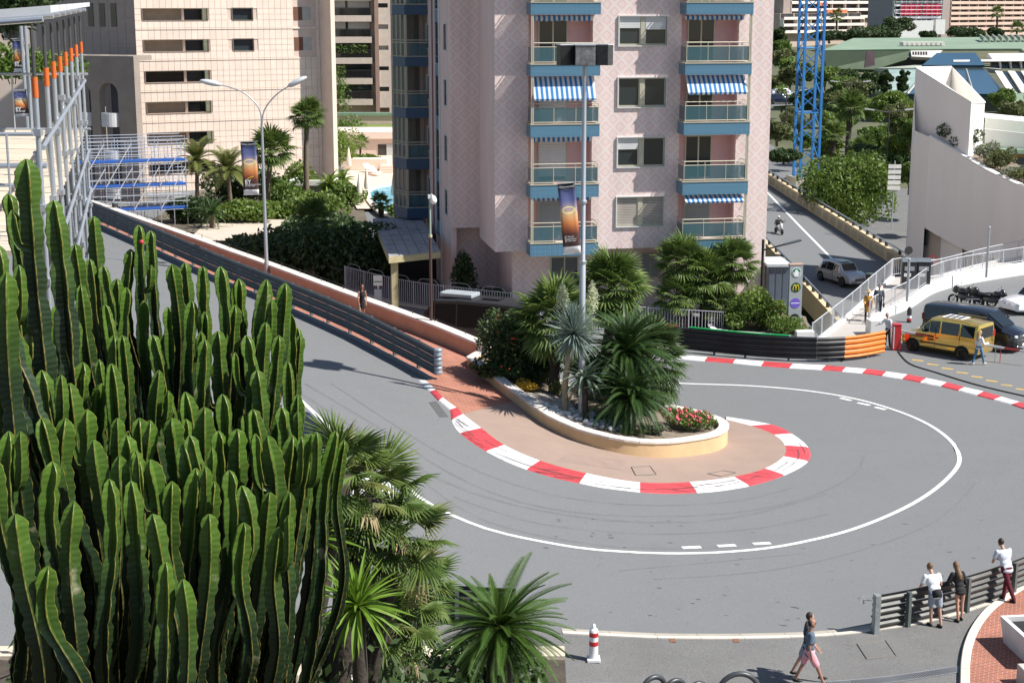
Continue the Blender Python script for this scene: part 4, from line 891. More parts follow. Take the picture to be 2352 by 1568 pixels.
FW=M('far_wall',(.5,.4,.33),.85,var=.1,scale=.2); FS=M('far_slab',(.82,.74,.66),.8,var=.08,scale=.5); FG=M('far_glass',(.06,.06,.065),.3,var=.5,scale=.35); FFL=M('far_flank',(.34,.28,.25),.85)
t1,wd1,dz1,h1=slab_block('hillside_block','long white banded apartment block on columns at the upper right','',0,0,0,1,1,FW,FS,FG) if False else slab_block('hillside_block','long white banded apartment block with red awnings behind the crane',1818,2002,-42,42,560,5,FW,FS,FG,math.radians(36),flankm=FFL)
for q,(u,k) in enumerate([(.42,1),(.55,1),(.3,2)]): mb=MB(); x=wd1*u; mb.box(x,x+wd1*.12,-.6,-.01,k*dz1-.9,k*dz1+.3); mb.build('awning',M('awning_orange',(.65,.2,.1),.8),t1)
t1b,_,_,_=slab_block('hillside_podium','white podium storeys with columns under the banded block',1800,1985,45,76,552,2,FW,FS,FG,math.radians(36),bal=2)
t2,wd2,dz2,h2=slab_block('building_under_works','tower under construction wrapped in red netting and scaffolding',2052,2160,-30,58,520,6,M('works_wall',(.3,.3,.32),.9),M('works_slab',(.5,.5,.5),.8),FG,math.radians(15))
for q in range(2): mb=MB(); mb.box(wd2*(.12+.47*q),wd2*(.55+.43*q),-.5,-.3,dz2*1.55,dz2*3.3); mb.build('red_net',M('red_net',(.5,.03,.06),.9,var=.2,scale=.6),t2)
mb=MB(); mb.box(-1,wd2*.75,-3,-.6,-4.5,dz2*.7); mb.box(wd2*.8,wd2*1.0,-3,-.6,-3,dz2*.85); mb.build('site_hoarding',M('hoarding',(.72,.72,.7),.7),t2)
mb=MB()
for q in range(10): mb.bar((wd2*q/9,-.8,0),(wd2*q/9,-.8,dz2*4.5),.07,4)
for q in range(8): mb.bar((0,-.8,q*dz2*.6),(wd2,-.8,q*dz2*.6),.07,4)
tag(mb.build('scaffold_tubes',M('scaf_far',(.5,.55,.6),.5,.4),t2),kind='stuff')
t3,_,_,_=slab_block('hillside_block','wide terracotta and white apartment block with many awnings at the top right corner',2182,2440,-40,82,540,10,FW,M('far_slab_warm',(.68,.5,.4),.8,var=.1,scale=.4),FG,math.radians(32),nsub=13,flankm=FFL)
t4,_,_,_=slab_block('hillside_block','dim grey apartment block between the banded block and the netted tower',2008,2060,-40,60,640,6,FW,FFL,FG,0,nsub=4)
# ---- convention hall with copper roofs and sloped glass
COPR=M('copper_roof',(.21,.29,.2),.7,var=.15,scale=.15,dirt=.5,dcol=(.3,.34,.27),dscale=.25); COPD=M('copper_dark',(.11,.15,.09),.7,var=.2,scale=.3,stretch=(1,1,.3)); SGL=glassmat('slope_glass',(.045,.1,.16),.3); SGL2=M('slope_dull',(.3,.4,.36),.4,var=.3,scale=.3,dirt=.6,dcol=(.45,.48,.4),dscale=.4); WCON=M('white_concrete',(.74,.7,.65),.8,var=.06,scale=.4)
hall=thing('convention_hall','low hall with green copper roofs, sloped blue glazing and white terraces','building',(PY(2150,260,290).x,290,-3.2)); hi=pmat(hall).inverted()
def HQ(px,py,Y): return hi@PY(px,py,Y)
def hpoly(name,m_,pts,th=(0,1.2,-.6)):
    f=[HQ(*p) for p in pts]; g=[p+Vector(th) for p in f]; n_=len(f); mb=MB()
    mb.add(f+g,[tuple(range(n_)),tuple(range(2*n_-1,n_-1,-1))]+[(i,n_+i,n_+(i+1)%n_,(i+1)%n_) for i in range(n_)]); return mb.build(name,m_,hall)
hpoly('roof_plate',COPR,[(1888,116,290),(2085,113,288),(2460,112,286),(2460,84,350),(1960,88,345)],(0,.3,-.4))
hpoly('wall_green',COPD,[(1888,118,289.5),(2092,117,287.5),(2082,137,286),(2010,160,286),(1900,158,289)])
hpoly('wall_white',WCON,[(2092,117,287),(2165,116,286),(2150,133,285),(2094,130,286)])
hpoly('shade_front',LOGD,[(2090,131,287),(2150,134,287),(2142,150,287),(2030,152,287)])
hpoly('glass_upper',SGL,[(2152,122,281),(2240,121,280),(2262,150,276),(2118,150,277)])
hpoly('roof_mid',M('hall_roof_grey',(.38,.4,.34),.6,var=.1,scale=.3),[(2010,157,278),(2262,156,277),(2300,160,276),(2290,152,283),(2100,150,284)],(0,.2,-.8))
hpoly('slope_dull',SGL2,[(2040,160,276),(2128,160,276),(2080,214,262),(1985,206,264)])
hpoly('slope_glass',SGL,[(2130,160,276),(2262,161,275),(2310,216,261),(2084,216,261)])
for u in (0,.34,.67,1): 
    a=HQ(2130+(2262-2130)*u,159.5,275.6); c=HQ(2084+(2310-2084)*u,216,260.6); mb=MB(); mb.bar(a,c,.22,4); mb.build('glazing_rib',ALU,hall)
hpoly('yellow_sign',M('sign_yellow',(.75,.35,.02),.6),[(2117,205,260.4),(2128,205,260.4),(2128,214,260.3),(2117,214,260.3)],(0,.05,0))
hpoly('terrace_wall',WCON,[(2270,123,282),(2385,122,282),(2400,135,280),(2280,136,280)])
hpoly('terrace_slab',WCON,[(2190,138,278),(2420,136,278),(2420,140,277.5),(2190,142,277.5)],(0,6,-.5))
for k in range(6):
    x=2275+k*24; hpoly('terrace_window',GLASS,[(x,141,279),(x+20,141,279),(x+22,158,278.6),(x+1,158,278.6)],(0,.2,0))
    hpoly('terrace_pier',WCON,[(x+20.5,140,278.2),(x+24,140,278.2),(x+26,160,278),(x+22.5,160,278)],(0,1,0))
hpoly('timber_panel',M('timber_panel',(.45,.34,.22),.8,var=.2),[(2192,143,278),(2250,143,278),(2250,157,277.5),(2192,157,277.5)])
for k in range(5):
    x=2285+k*30; hpoly('raking_fin',WCON,[(x,163,274),(x+5,163,274),(x+38,213,262),(x+32,213,262)],(2.2,2,-.2))
    hpoly('sloped_window',GLASS,[(x+8,164,275),(x+28,164,275),(x+58,212,263.4),(x+40,212,263.4)],(0,1.5,-.5))
hpoly('green_skirt',COPR,[(2262,216,262),(2450,213,262),(2450,236,261),(2310,238,261)])
hpoly('green_wall',COPR,[(2345,112,284),(2470,106,284),(2470,150,280),(2395,150,280)])
for k in range(9): hpoly('roof_unit',WCON,[(2075+k*11,97,300),(2082+k*11,97,300),(2082+k*11,105,300),(2075+k*11,105,300)],(0,3,0))
hpoly('roof_band',WCON,[(2140,104,310),(2420,102,310),(2420,108,309),(2140,110,309)],(0,3,-.3))
for k in range(6): hpoly('sign_letter',LOGD,[(2096+k*6,119,284.5),(2100+k*6,119,284.5),(2100+k*6,127,284.3),(2096+k*6,127,284.3)],(0,.2,0))
for k in range(14): hpoly('roof_rib',M('roof_rib',(.3,.33,.28),.7),[(2250+k*14,88,330),(2252.5+k*14,88,330),(2262+k*14,95,318),(2259+k*14,95,318)],(0,.2,.8))
hpoly('banner_panel',M('hall_banner',(.1,.06,.07),.7),[(1990,118,285.5),(2008,118,285.5),(2010,150,285),(1985,156,285)],(0,.3,0))
# ---- white building with curved wall
WHT=M('white_render',(.84,.81,.76),.85,var=.04,scale=.5,dirt=.08,dcol=(.6,.57,.52),dscale=.35,stretch=(1,1,.12)); WCAP=M('white_capping',(.8,.78,.74),.7)
wb=thing('white_building','white building with a slanting hollow tower and a curved wall','building',(PY(2150,560,112).x,112,-5.5)); wbi=pmat(wb).inverted()
def WQ(px,py,Y): return wbi@PY(px,py,Y)
T=[WQ(2103,157,114),WQ(2231,238,108),WQ(2262,237,111.5),WQ(2185,155,119)]; th=.35
cenT=sum(T,Vector())/4
def ins(p,k=.14): q=p.lerp(cenT,k); return Vector((q.x,q.y,p.z))
for i,nm in enumerate(('tower_front','tower_return','tower_side','tower_back')):
    a,c=T[i],T[(i+1)%4]; ai,ci_=ins(a),ins(c); mb=MB()
    mb.add([(a.x,a.y,0),(c.x,c.y,0),(c.x,c.y,c.z),(a.x,a.y,a.z),(ai.x,ai.y,0),(ci_.x,ci_.y,0),(ci_.x,ci_.y,ci_.z),(ai.x,ai.y,ai.z)],[(0,1,2,3),(5,4,7,6),(3,2,6,7)]); mb.build(nm,WHT,wb)
    mb=MB(); e=Vector((0,0,.05)); o_=lambda p:p+(p-Vector((cenT.x,cenT.y,p.z))).normalized()*.06
    mb.add([o_(a)+e*.1,o_(c)+e*.1,o_(c)+e*2,o_(a)+e*2,ai+e*.1,ci_+e*.1,ci_+e*2,ai+e*2],[(0,1,2,3),(5,4,7,6),(3,2,6,7),(0,4,5,1)]); mb.build('capping',WCAP,wb)
mb=MB(); q=[ins(p,.1) for p in T]; mb.add([(p.x,p.y,T[1].z-1.0) for p in q],[(0,1,2,3)]); mb.build('tower_floor',WHT,wb)
CT=[(2135,315,110.5),(2160,330,109.7),(2186,344,109),(2212,361,108),(2238,377,107),(2262,391,106),(2287,404,105),(2320,419,103.5),(2352,433,102),(2420,458,98)]
CBt=[(2118,523),(2140,538),(2165,552),(2195,567),(2222,578),(2250,586),(2280,592),(2315,598),(2352,602),(2420,612)]
tp_=[WQ(*q) for q in CT]; bt_=[]
for (x,y,Y),(bx_,by_) in zip(CT,CBt): v=PY(x,by_,Y); bt_.append(wbi@v)
fine=lambda L_:smooth_path(L_,.7)
n_=40
def resamp(L_,n_): 
    f=fine(L_); return [f[round(i*(len(f)-1)/n_)] for i in range(n_+1)]
A_,B_=resamp(tp_,n_),resamp(bt_,n_); B_=[Vector((a.x,a.y,b.z)) for a,b in zip(A_,B_)]; Ai=[Vector((p.x,p.y,p.z)) for p in off(A_,.35)]; Ai=[Vector((q.x,q.y,p.z)) for q,p in zip(Ai,A_)]
mb=MB(); mb.add(A_+B_+Ai+[Vector((q.x,q.y,b.z)) for q,b in zip(Ai,B_)],[(i,n_+1+i,n_+2+i,i+1) for i in range(n_)]+[(i+1,2*n_+3+i,2*n_+2+i,i)[::-1] for i in range(n_)]+[(2*n_+2+i,2*n_+3+i,3*n_+4+i,3*n_+3+i) for i in range(n_)]); mb.build('curved_wall',WHT,wb,smooth=30)
mb=MB(); mb.sweep(A_,[(.05,-.02),(.05,.14),(-.42,.14),(-.42,-.02)]); mb.build('curved_capping',WCAP,wb)
a0=A_[0]; l0=WQ(2100,330,112.5)
mb=MB(); mb.add([(l0.x,l0.y,0),(a0.x,a0.y,0),(a0.x,a0.y,a0.z),(l0.x,l0.y,a0.z+.3),(T[0].x,T[0].y,0),(T[0].x,T[0].y,a0.z+3)],[(0,1,2,3),(4,0,3,5)]); mb.build('corner_wall',WHT,wb)
low=[p+Vector((.0,1.2,0)) for p in A_]; mb=MB(); mb.add([(p.x,p.y,0) for p in low]+[(p.x,p.y,8) for p in low],[(i,i+1,n_+2+i,n_+1+i) for i in range(n_)]); mb.build('lower_wall',M('white_lower_shade',(.46,.42,.37),.85,var=.1),wb,smooth=30)  # recessed wall: its shade is put into the darker colour
wp=WQ(2090,530,111.6); 
mb=MB(); mb.obox((l0.x+.6,l0.y-.95,wp.z-.4),(1.6,.1,1.1),math.atan2(a0.y-l0.y,a0.x-l0.x)); mb.build('window',GLASS,wb)
mb=MB(); led=[Vector((p.x,p.y,p.z-.35)) for p in off(A_,.3)]; led=[Vector((q.x,q.y,p.z-.3)) for q,p in zip(led,A_)]; led2=[Vector((q.x,q.y,p.z-.1)) for q,p in zip(off(A_,3.6),A_)]
mb.add(led+led2,[(i,i+1,n_+2+i,n_+1+i) for i in range(n_)]); mb.build('planting_ledge',SOIL,wb)
R1=[WQ(2262,270,116),WQ(2460,290,112),WQ(2460,340,112),WQ(2262,325,116)]
mb=MB(); mb.add(R1+[p+Vector((0,8,0)) for p in R1],[(0,3,2,1),(0,1,5,4)]); mb.build('terrace_parapet',WHT,wb)
R1=[WQ(2262,296,112),WQ(2460,318,109),WQ(2460,350,109),WQ(2262,343,112)]; mb=MB(); mb.add(R1+[p+Vector((0,.3,0)) for p in R1],[(0,3,2,1),(0,1,5,4)]); mb.build('terrace_parapet',WHT,wb)
p=WQ(2318,350,111); mb=MB(); mb.box(p.x,p.x+6,p.y,p.y+3,p.z-4.5,p.z); mb.build('timber_room',M('timber_orange',(.42,.22,.08),.6,var=.2,scale=3,stretch=(6,6,.3)),wb)
mb=MB(); mb.box(p.x+.5,p.x+6,p.y-.06,p.y-.01,p.z-4,p.z-.4); mb.build('room_glazing',GLASS,wb); mb=MB(); mb.box(p.x-1,p.x+6.5,p.y-1.2,p.y+3.2,p.z+.002,p.z+.3); mb.build('room_roof',M('copper_green'),wb)
# ---- crane mast
CRB=M('crane_blue',(.03,.2,.5),.5,var=.1); cb=PY(1851,392,165); cr=thing('crane_mast','blue lattice mast of a tower crane rising above the trees','crane',(cb.x,165,cb.z)); cw=2.0; ch=30; legs=[(-cw/2,-cw/2),(cw/2,-cw/2),(cw/2,cw/2),(-cw/2,cw/2)]
cr.rotation_euler=(0,0,.16)
for lx,ly in legs: mb=MB(); mb.box(lx-.12,lx+.12,ly-.12,ly+.12,-1,ch); mb.build('leg',CRB,cr)
for k in range(18):
    z0=k*1.65-.5; s_=1 if k%2 else -1; sec=MB()
    for i in range(4):
        a,c=legs[i],legs[(i+1)%4]
        if s_<0: a,c=c,a
        sec.bar((*a,z0),(*c,z0+1.65),.055,5)
        if k%4==0: sec.bar((*a,z0),(*c,z0),.07,5)
    tag(sec.build('lattice',CRB,cr),kind='stuff')
mb=MB(); mb.box(-1.6,1.6,-1.6,1.6,-1.5,-.6); mb.build('base',CONC,cr)
mb=MB(); mb.obox((cw/2+.13,-.2,12),(.05,.6,1.9)); mb.build('white_plate',WCAP,cr)
# ================================================================ RAMP, FOOTBRIDGE, RAILINGS, STREET FURNITURE
PARA=M('parapet_ochre',(.62,.5,.31),.85,var=.12,scale=.8,dirt=.4,dcol=(.35,.28,.2),dscale=.5,stretch=(1,1,.3)); STEEL=M('galv_steel',(.42,.45,.48),.4,.6,var=.1); RAILW=M('rail_pale',(.62,.64,.66),.5,.2,var=.06)
def hr(x,y): return -3.8+(y-105)*.022
L1=[(21.3,84),(21.3,108),(21.2,131),(21.0,200)]; L2=[(31.2,84),(30.6,108),(29.9,124.5),(27.6,169),(26.2,200)]
tag(fill(L1+list(reversed(L2)),hr,0,3).build('ramp_road',ASPH,smooth=180),kind='structure')
tag(ribbon([P(1745,430,hr(0,160)),P(1770,455,hr(0,150)),P(1845,530,hr(0,135)),P(1920,605,hr(0,121)),P(1960,645,hr(0,115))],.22,hr,.01).build('ramp_line',WHITE),kind='structure')
mb=MB(); mb.sweep([Vector((x,y,hr(x,y))) for x,y in L1],[(-.02,-.9),(7.5,-.9),(7.5,-.02),(-.02,-.02)]); tag(mb.build('ramp_deck',CONC),kind='structure')
def parapet(label,line,side,z1,step,panel):
    t=thing('ramp_parapet',label,'parapet',(line[0][0],line[0][1],hr(*line[0]))); pth=smooth_path([Vector((x,y,hr(x,y))) for x,y in line],step)
    mb=MB(); mb.sweep(pth,[(0,-.9 if side<0 else -.1),(.35*side,-.9 if side<0 else -.1),(.35*side,z1),(0,z1)]); mb.build('wall_face',PARA,t,world=True)
    br=MB(); br.box(-.1,.1,-.1,.1,0,.32); bm=br.mesh('bracket'); bm.materials.append(IRON); pm=MB(); pm.box(-.72,.72,-.03,.03,-.24,.24); pm=pm.mesh('panel'); pm.materials.append(M('parapet_recess',(.4,.36,.27),.9,var=.1))
    fr=MB(); fr.box(-.82,.82,-.05,.05,.28,.34); fr.box(-.82,.82,-.05,.05,-.34,-.28); fr.box(-.82,-.76,-.05,.05,-.28,.28); fr.box(.76,.82,-.05,.05,-.28,.28); fm=fr.mesh('panel_frame'); fm.materials.append(PARA)
    im=pmat(t).inverted(); top=[]
    for a,b in zip(pth,pth[1:]):
        m_=(a+b)/2; ang=math.atan2(b.y-a.y,b.x-a.x); o_=Vector((math.sin(ang),-math.cos(ang),0))
        ob('bracket',bm,None,t,im@(a+o_*.17*side+Vector((0,0,z1))),(0,0,ang)); top.append(a+o_*.17*side+Vector((0,0,z1+.36)))
        if panel: 
            q=im@(m_-o_*.02*side+Vector((0,0,z1*.5))); ob('panel',pm,None,t,q,(0,0,ang)); ob('panel_frame',fm,None,t,im@(m_-o_*.03*side+Vector((0,0,z1*.5))),(0,0,ang))
    mb=MB(); mb.tube(top,.06,6); mb.build('hand_rail',STEEL,t,world=True)
parapet('ochre ramp parapet with steel hand rail on the near side',L1,-1,.75,2.3,False)
parapet('long ochre ramp balustrade with recessed panels along the far side',list(reversed(L2)),-1,1.05,2.3,True)
for x,y in ((21.9,118),(21.9,128),(28.6,118)): mb=MB(); mb.box(x-.4,x+.4,y-.4,y+.4,-6.4,hr(x,y)-.88); tag(mb.build('viaduct_column',PARA),'ochre concrete column under the ramp %s'%('nearest the footbridge' if y==118 and x<25 else ('farther back along the ramp' if y==128 else 'on the far side of the ramp')),'column')
tag(fill([(31.4,96),(60,96),(70,185),(28,185)],lambda x,y:-5.9+(0 if y<150 else .03*(y-150)),0,6).build('lower_street',ASPH2),kind='structure')
# footbridge
def hf(x,y): return max(.06,min(.6,.06+(y-77)*.034))
Lp=[P(1859,793,.08),P(1900,757,.25),P(1950,716,.4),P(2000,674,.5),P(2045,638,.6)]; Fp=[P(2080,634,.6),P(2139,640,.6),P(2250,612,.6),P(2352,589,.6),P(2470,563,.6)]
Rp=[P(1990,787,.08),P(1993,760,.2),P(2000,735,.3),P(2030,716,.4),P(2082,692,.5),P(2139,655,.6),P(2221,634,.6),P(2352,612,.6),P(2470,592,.6)]
FPM=M('footpath',(.42,.39,.36),.85,var=.12,scale=.8,fine=.1,dirt=.35,dcol=(.28,.26,.24),dscale=.7)
Rp=smooth_path(Rp,.8)
tag(fill(Lp+Fp+list(reversed(Rp)),hf,.0,.9).build('footbridge_path',FPM,smooth=180),kind='structure')
mb=MB(); mb.sweep(drape(smooth_path(Lp,.8),hf,0),[(.25,-.7),(.25,.12),(0,.12),(0,-.7)]); tag(mb.build('footbridge_edge',WCAP),kind='structure')
mb=MB(); mb.sweep(drape(smooth_path(Fp,.8),hf,0),[(0,-.6),(0,.1),(-.25,.1),(-.25,-.6)]); tag(mb.build('footbridge_edge',WCAP),kind='structure')
cw_=thing('curved_white_wall','white curved parapet wall between the footbridge and the parking','wall',(Rp[0].x,Rp[0].y,0)); mb=MB(); pr_=[Vector((p.x,p.y,0)) for p in Rp[4:]]
mb=MB(); q=drape(pr_,hf,0); vs=[]
for i,p in enumerate(q):
    t=q[min(i+1,len(q)-1)]-q[max(i-1,0)]; t.z=0; t.normalize(); o=Vector((t.y,-t.x,0)); vs+=[p+o*.3+Vector((0,0,-1.2)),p+o*.28+Vector((0,0,.3)),p+Vector((0,0,.3)),p+Vector((0,0,-.5))]
mb.add(vs,[(i*4+j,(i+1)*4+j,(i+1)*4+j+1,i*4+j+1) for i in range(len(q)-1) for j in range(3)]+[(0,1,2,3)]); mb.build('wall_face',M('white_wall_paint',(.72,.71,.69),.8,var=.05),cw_,smooth=40,world=True)
a=P(2000,778,.05); 
mb=MB(); mb.obox((a.x+.55,a.y+.7,.45),(1.15,.8,.95),.1); wp_=mb.build('pillar',M('white_wall_paint'),cw_,world=True,bevel=.02)
def railing(name,label,path,h,zoff,hh,mat,sp=.13,pw=.016,cat='railing',crown=False,mid=True,group=None,poststep=2.0):
    pth=drape(smooth_path([Vector((p[0],p[1],0)) for p in path],sp),h,zoff); t=thing(name,label,cat,pth[0],group=group); im=pmat(t).inverted()
    pk=MB(); pk.box(-pw/2,pw/2,-pw/2,pw/2,.08,hh-.02); pk=pk.mesh('picket'); pk.materials.append(mat); ps=MB(); ps.box(-.03,.03,-.03,.03,0,hh+.04); ps=ps.mesh('post'); ps.materials.append(mat)
    acc=0; rest=MB(); cnt=0
    for i,p in enumerate(pth):
        if i%max(1,int(poststep/sp))==0: ob('post',ps,None,t,im@p)
        elif cnt<300: ob('picket',pk,None,t,im@p); cnt+=1
        else: rest.box(p.x-pw/2,p.x+pw/2,p.y-pw/2,p.y+pw/2,p.z+.08,p.z+hh-.02)
    if rest.v: tag(rest.build('picket',mat,t,world=True),kind='stuff')
    for z in ((hh,.1,hh*.5) if mid==2 else (hh,.1)): mb=MB(); mb.tube([p+Vector((0,0,z)) for p in pth[::4]+[pth[-1]]],.022 if z==hh else .016,6); mb.build('rail_bar',mat,t,world=True)
    if crown:
        k=int(poststep/sp)
        for i in range(0,len(pth)-k,k):
            a,b=pth[i],pth[i+k]; mb=MB(); e=lambda u,z:a.lerp(b,u)+Vector((0,0,z)); mb.tube([e(.15,hh),e(.25,hh+.2),e(.32,hh+.24),e(.68,hh+.24),e(.75,hh+.2),e(.85,hh)],.014,5); mb.build('crown_loop',mat,t,world=True)
    return t
railing('footbridge_railing','pale picket railing on the left side of the footbridge beside the ramp',off(Lp,-.12),hf,.12,1.05,RAILW,.16)
railing('footbridge_railing','pale picket railing along the far side of the footbridge behind the bins',off([Lp[-1]]+Fp,-.1),hf,.1,1.05,RAILW,.16)
railing('footbridge_railing','pale picket railing on top of the curved white wall',off([Vector((p.x,p.y,0)) for p in Rp[4:]],.0),hf,.3,.95,RAILW,.16)
FENW=M('fence_lilac',(.5,.47,.5),.6,var=.1)
fb=[GB(793,667),GB(880,690),GB(971,708),GB(1100,724),GB(1225,738),GB(1330,749)]
railing('picket_fence','white picket fence with looped top in front of the pink tower',fb,hB,.05,1.35,FENW,.15,.03,'fence',True)
fb2=[GB(1400,760),GB(1470,764),GB(1560,770),GB(1660,776)]
railing('picket_fence','white picket fence behind the palms right of the lamp mast',fb2,hB,.05,1.3,FENW,.14,.03,'fence',False)
railing('picket_fence','short piece of picket fence behind the long wall near the street lamp',[GB(660,628),GB(722,648)],hB,.05,1.3,FENW,.15,.03,'fence',True)
mb=MB(); mb.sweep(drape(smooth_path(fb,1),hB,0),[(.12,-.3),(.12,.1),(-.12,.1),(-.12,-.3)]); tag(mb.build('fence_plinth',CONC),'low concrete plinth under the looped white fence','plinth')
# ---- double street lamp by the wall, with banner
GPOLE=M('lamp_grey',(.42,.44,.47),.45,.5,var=.08); LAMPW=M('lamp_head',(.6,.62,.63),.4,.1)
lp=GA(616,606,.85); lb=Vector((lp.x-.05,lp.y-.22,hA(lp.x,lp.y)+.1)); Yl=lb.y
sl=thing('street_lamp','grey street lamp with two curved arms behind the long crash barrier','street lamp',lb); im=pmat(sl).inverted(); q=lambda px,py:im@PY(px,py,Yl)
h_=q(600,290).z; mb=MB(); mb.tube([(0,0,0),(0,0,.9),(0,0,.91),(0,0,h_)],[.13,.12,.1,.065],10); mb.build('pole',GPOLE,sl,smooth=40)
for side,pts,tip in ((-1,[(0,.0),(-.12,.9),(-.9,1.7),(-2.1,2.1)],(-2.9,2.25)),(1,[(0,0),(.15,.8),(.75,1.55),(1.5,2.05)],(2.2,2.4))):
    mb=MB(); mb.tube(smooth_path([Vector((x,0,h_+z)) for x,z in pts],.2),.04,8,.03); mb.build('arm',GPOLE,sl,smooth=60)
    a=Vector((pts[-1][0],0,h_+pts[-1][1])); b=Vector((tip[0],0,h_+tip[1])); d=(b-a); ang=math.atan2(d.z,d.x)
    mb=MB(); mb.ball((0,0,0),(d.length*.72,.22,.15),12,8); o=mb.build('lamp_head',LAMPW,sl,smooth=180); o.location=(a+b)/2; o.rotation_euler=(0,-ang,0)
def bannermat(name,H_,W_,ey):
    m=bpy.data.materials.new(name); m.use_nodes=True; nt=m.node_tree; L=nt.links.new; b=nt.nodes['Principled BSDF']; b.inputs['Roughness'].default_value=.6
    tc=_n(nt,'ShaderNodeTexCoord'); sp=_n(nt,'ShaderNodeSeparateXYZ'); L(tc.outputs['Object'],sp.inputs[0]); x,z=sp.outputs[0],sp.outputs[2]
    zn=nodemath(nt,'DIVIDE',z,H_); r=_n(nt,'ShaderNodeValToRGB'); e=r.color_ramp.elements
    st=[(0,(.75,.74,.72)),(.098,(.75,.74,.72)),(.102,(.05,.03,.03)),(.28,(.1,.035,.025)),(.34,(.3,.08,.03)),(.45,(.6,.22,.06)),(.56,(.7,.42,.2)),(.64,(.45,.35,.4)),(.75,(.14,.16,.35)),(.88,(.06,.08,.2)),(.93,(.02,.02,.03)),(1,(.015,.015,.02))]
    e[0].position=st[0][0]; e[0].color=(*st[0][1],1); e[1].position=1; e[1].color=(*st[-1][1],1)
    for p,c in st[1:-1]: q_=e.new(p); q_.color=(*c,1)
    L(zn,r.inputs[0])
    dx=nodemath(nt,'DIVIDE',nodemath(nt,'SUBTRACT',x,W_*.5),W_*.34); dz=nodemath(nt,'DIVIDE',nodemath(nt,'SUBTRACT',z,H_*.62),H_*.045); rr=nodemath(nt,'SQRT',nodemath(nt,'ADD',nodemath(nt,'MULTIPLY',dx,dx),nodemath(nt,'MULTIPLY',dz,dz))); ring=nodemath(nt,'LESS_THAN',nodemath(nt,'ABSOLUTE',nodemath(nt,'SUBTRACT',rr,1)),.2)
    mx=_n(nt,'ShaderNodeMix',data_type='RGBA'); L(ring,mx.inputs[0]); L(r.outputs[0],mx.inputs[6]); mx.inputs[7].default_value=(.85,.75,.35,1)
    L(mx.outputs[2],b.inputs['Base Color']); return m
def text(parent,s,size,loc,rot,mat,name='lettering',align='LEFT',ext=.003,bold=0):
    c=bpy.data.curves.new(name,'FONT'); c.body=s; c.size=size; c.extrude=ext; c.align_x=align; c.offset=bold; tmp=bpy.data.objects.new('tmp',c); COL.objects.link(tmp); me=bpy.data.meshes.new_from_object(tmp.evaluated_get(bpy.context.evaluated_depsgraph_get())); bpy.data.objects.remove(tmp); me.name=name; me.materials.clear(); me.materials.append(mat); o=bpy.data.objects.new(name,me); COL.objects.link(o); o.parent=parent; o.location=loc; o.rotation_euler=rot; return o
TXW=M('print_white',(.8,.8,.8),.6,var=0); TXY=M('print_yellow',(.85,.65,.03),.6,var=0)
def banner(label,corners,Y,body,ey):
    tl,tr,br,bl=[PY(x,y,Y) for x,y in corners]; W_=((tr-tl).length+(br-bl).length)/2; H_=((tl-bl).length+(tr-br).length)/2
    ang=math.atan2((tl-bl).x,(tl-bl).z); t=thing('street_banner',label,'banner',bl); t.rotation_euler=(0,ang,0)
    mb=MB(); n_=12; vs=[(W_*i/6,.02*math.sin(k*1.1)+.02*math.sin(i*1.0+k*.4),H_*k/n_) for k in range(n_+1) for i in range(7)]
    mb.add(vs,[(k*7+i,k*7+i+1,(k+1)*7+i+1,(k+1)*7+i) for k in range(n_) for i in range(6)]); o=mb.build('cloth',bannermat('banner_print_%d'%int(Y),H_,W_,ey),t,smooth=180)
    so=o.modifiers.new('t','SOLIDIFY'); so.thickness=.008
    mb=MB(); mb.bar((-.05,.0,H_),(W_+.12,0,H_),.02,6); mb.build('top_bar',GPOLE,t); mb=MB(); mb.bar((-.02,.0,0),(W_+.12,0,0.0),.015,6); mb.build('bottom_bar',GPOLE,t)
    rt=(math.pi/2,0,0); text(t,'Monaco welcomes',W_*.115,(W_*.06,-.05,H_*.945),rt,TXW)
    if ey: text(t,'EY',W_*.36,(W_*.14,-.05,H_*.215),rt,TXW,bold=.006); mb=MB(); mb.poly([(W_*.3,-.05,H_*.3),(W_*.72,-.05,H_*.345),(W_*.72,-.05,H_*.36),(W_*.3,-.05,H_*.31)]); mb.build('beam_mark',TXY,t)
    for k,s in enumerate(body): text(t,s,W_*.125,(W_*.14,-.05,H_*(.185-.028*k) if ey else H_*(.235-.03*k)),rt,TXW)
    return t
banner('dusk coloured banner with white EY letters hanging on the two armed street lamp',[(552,325),(587,322),(595,443),(560,448)],Yl-.06,['World Entrepreneur','Of The Year'],True)
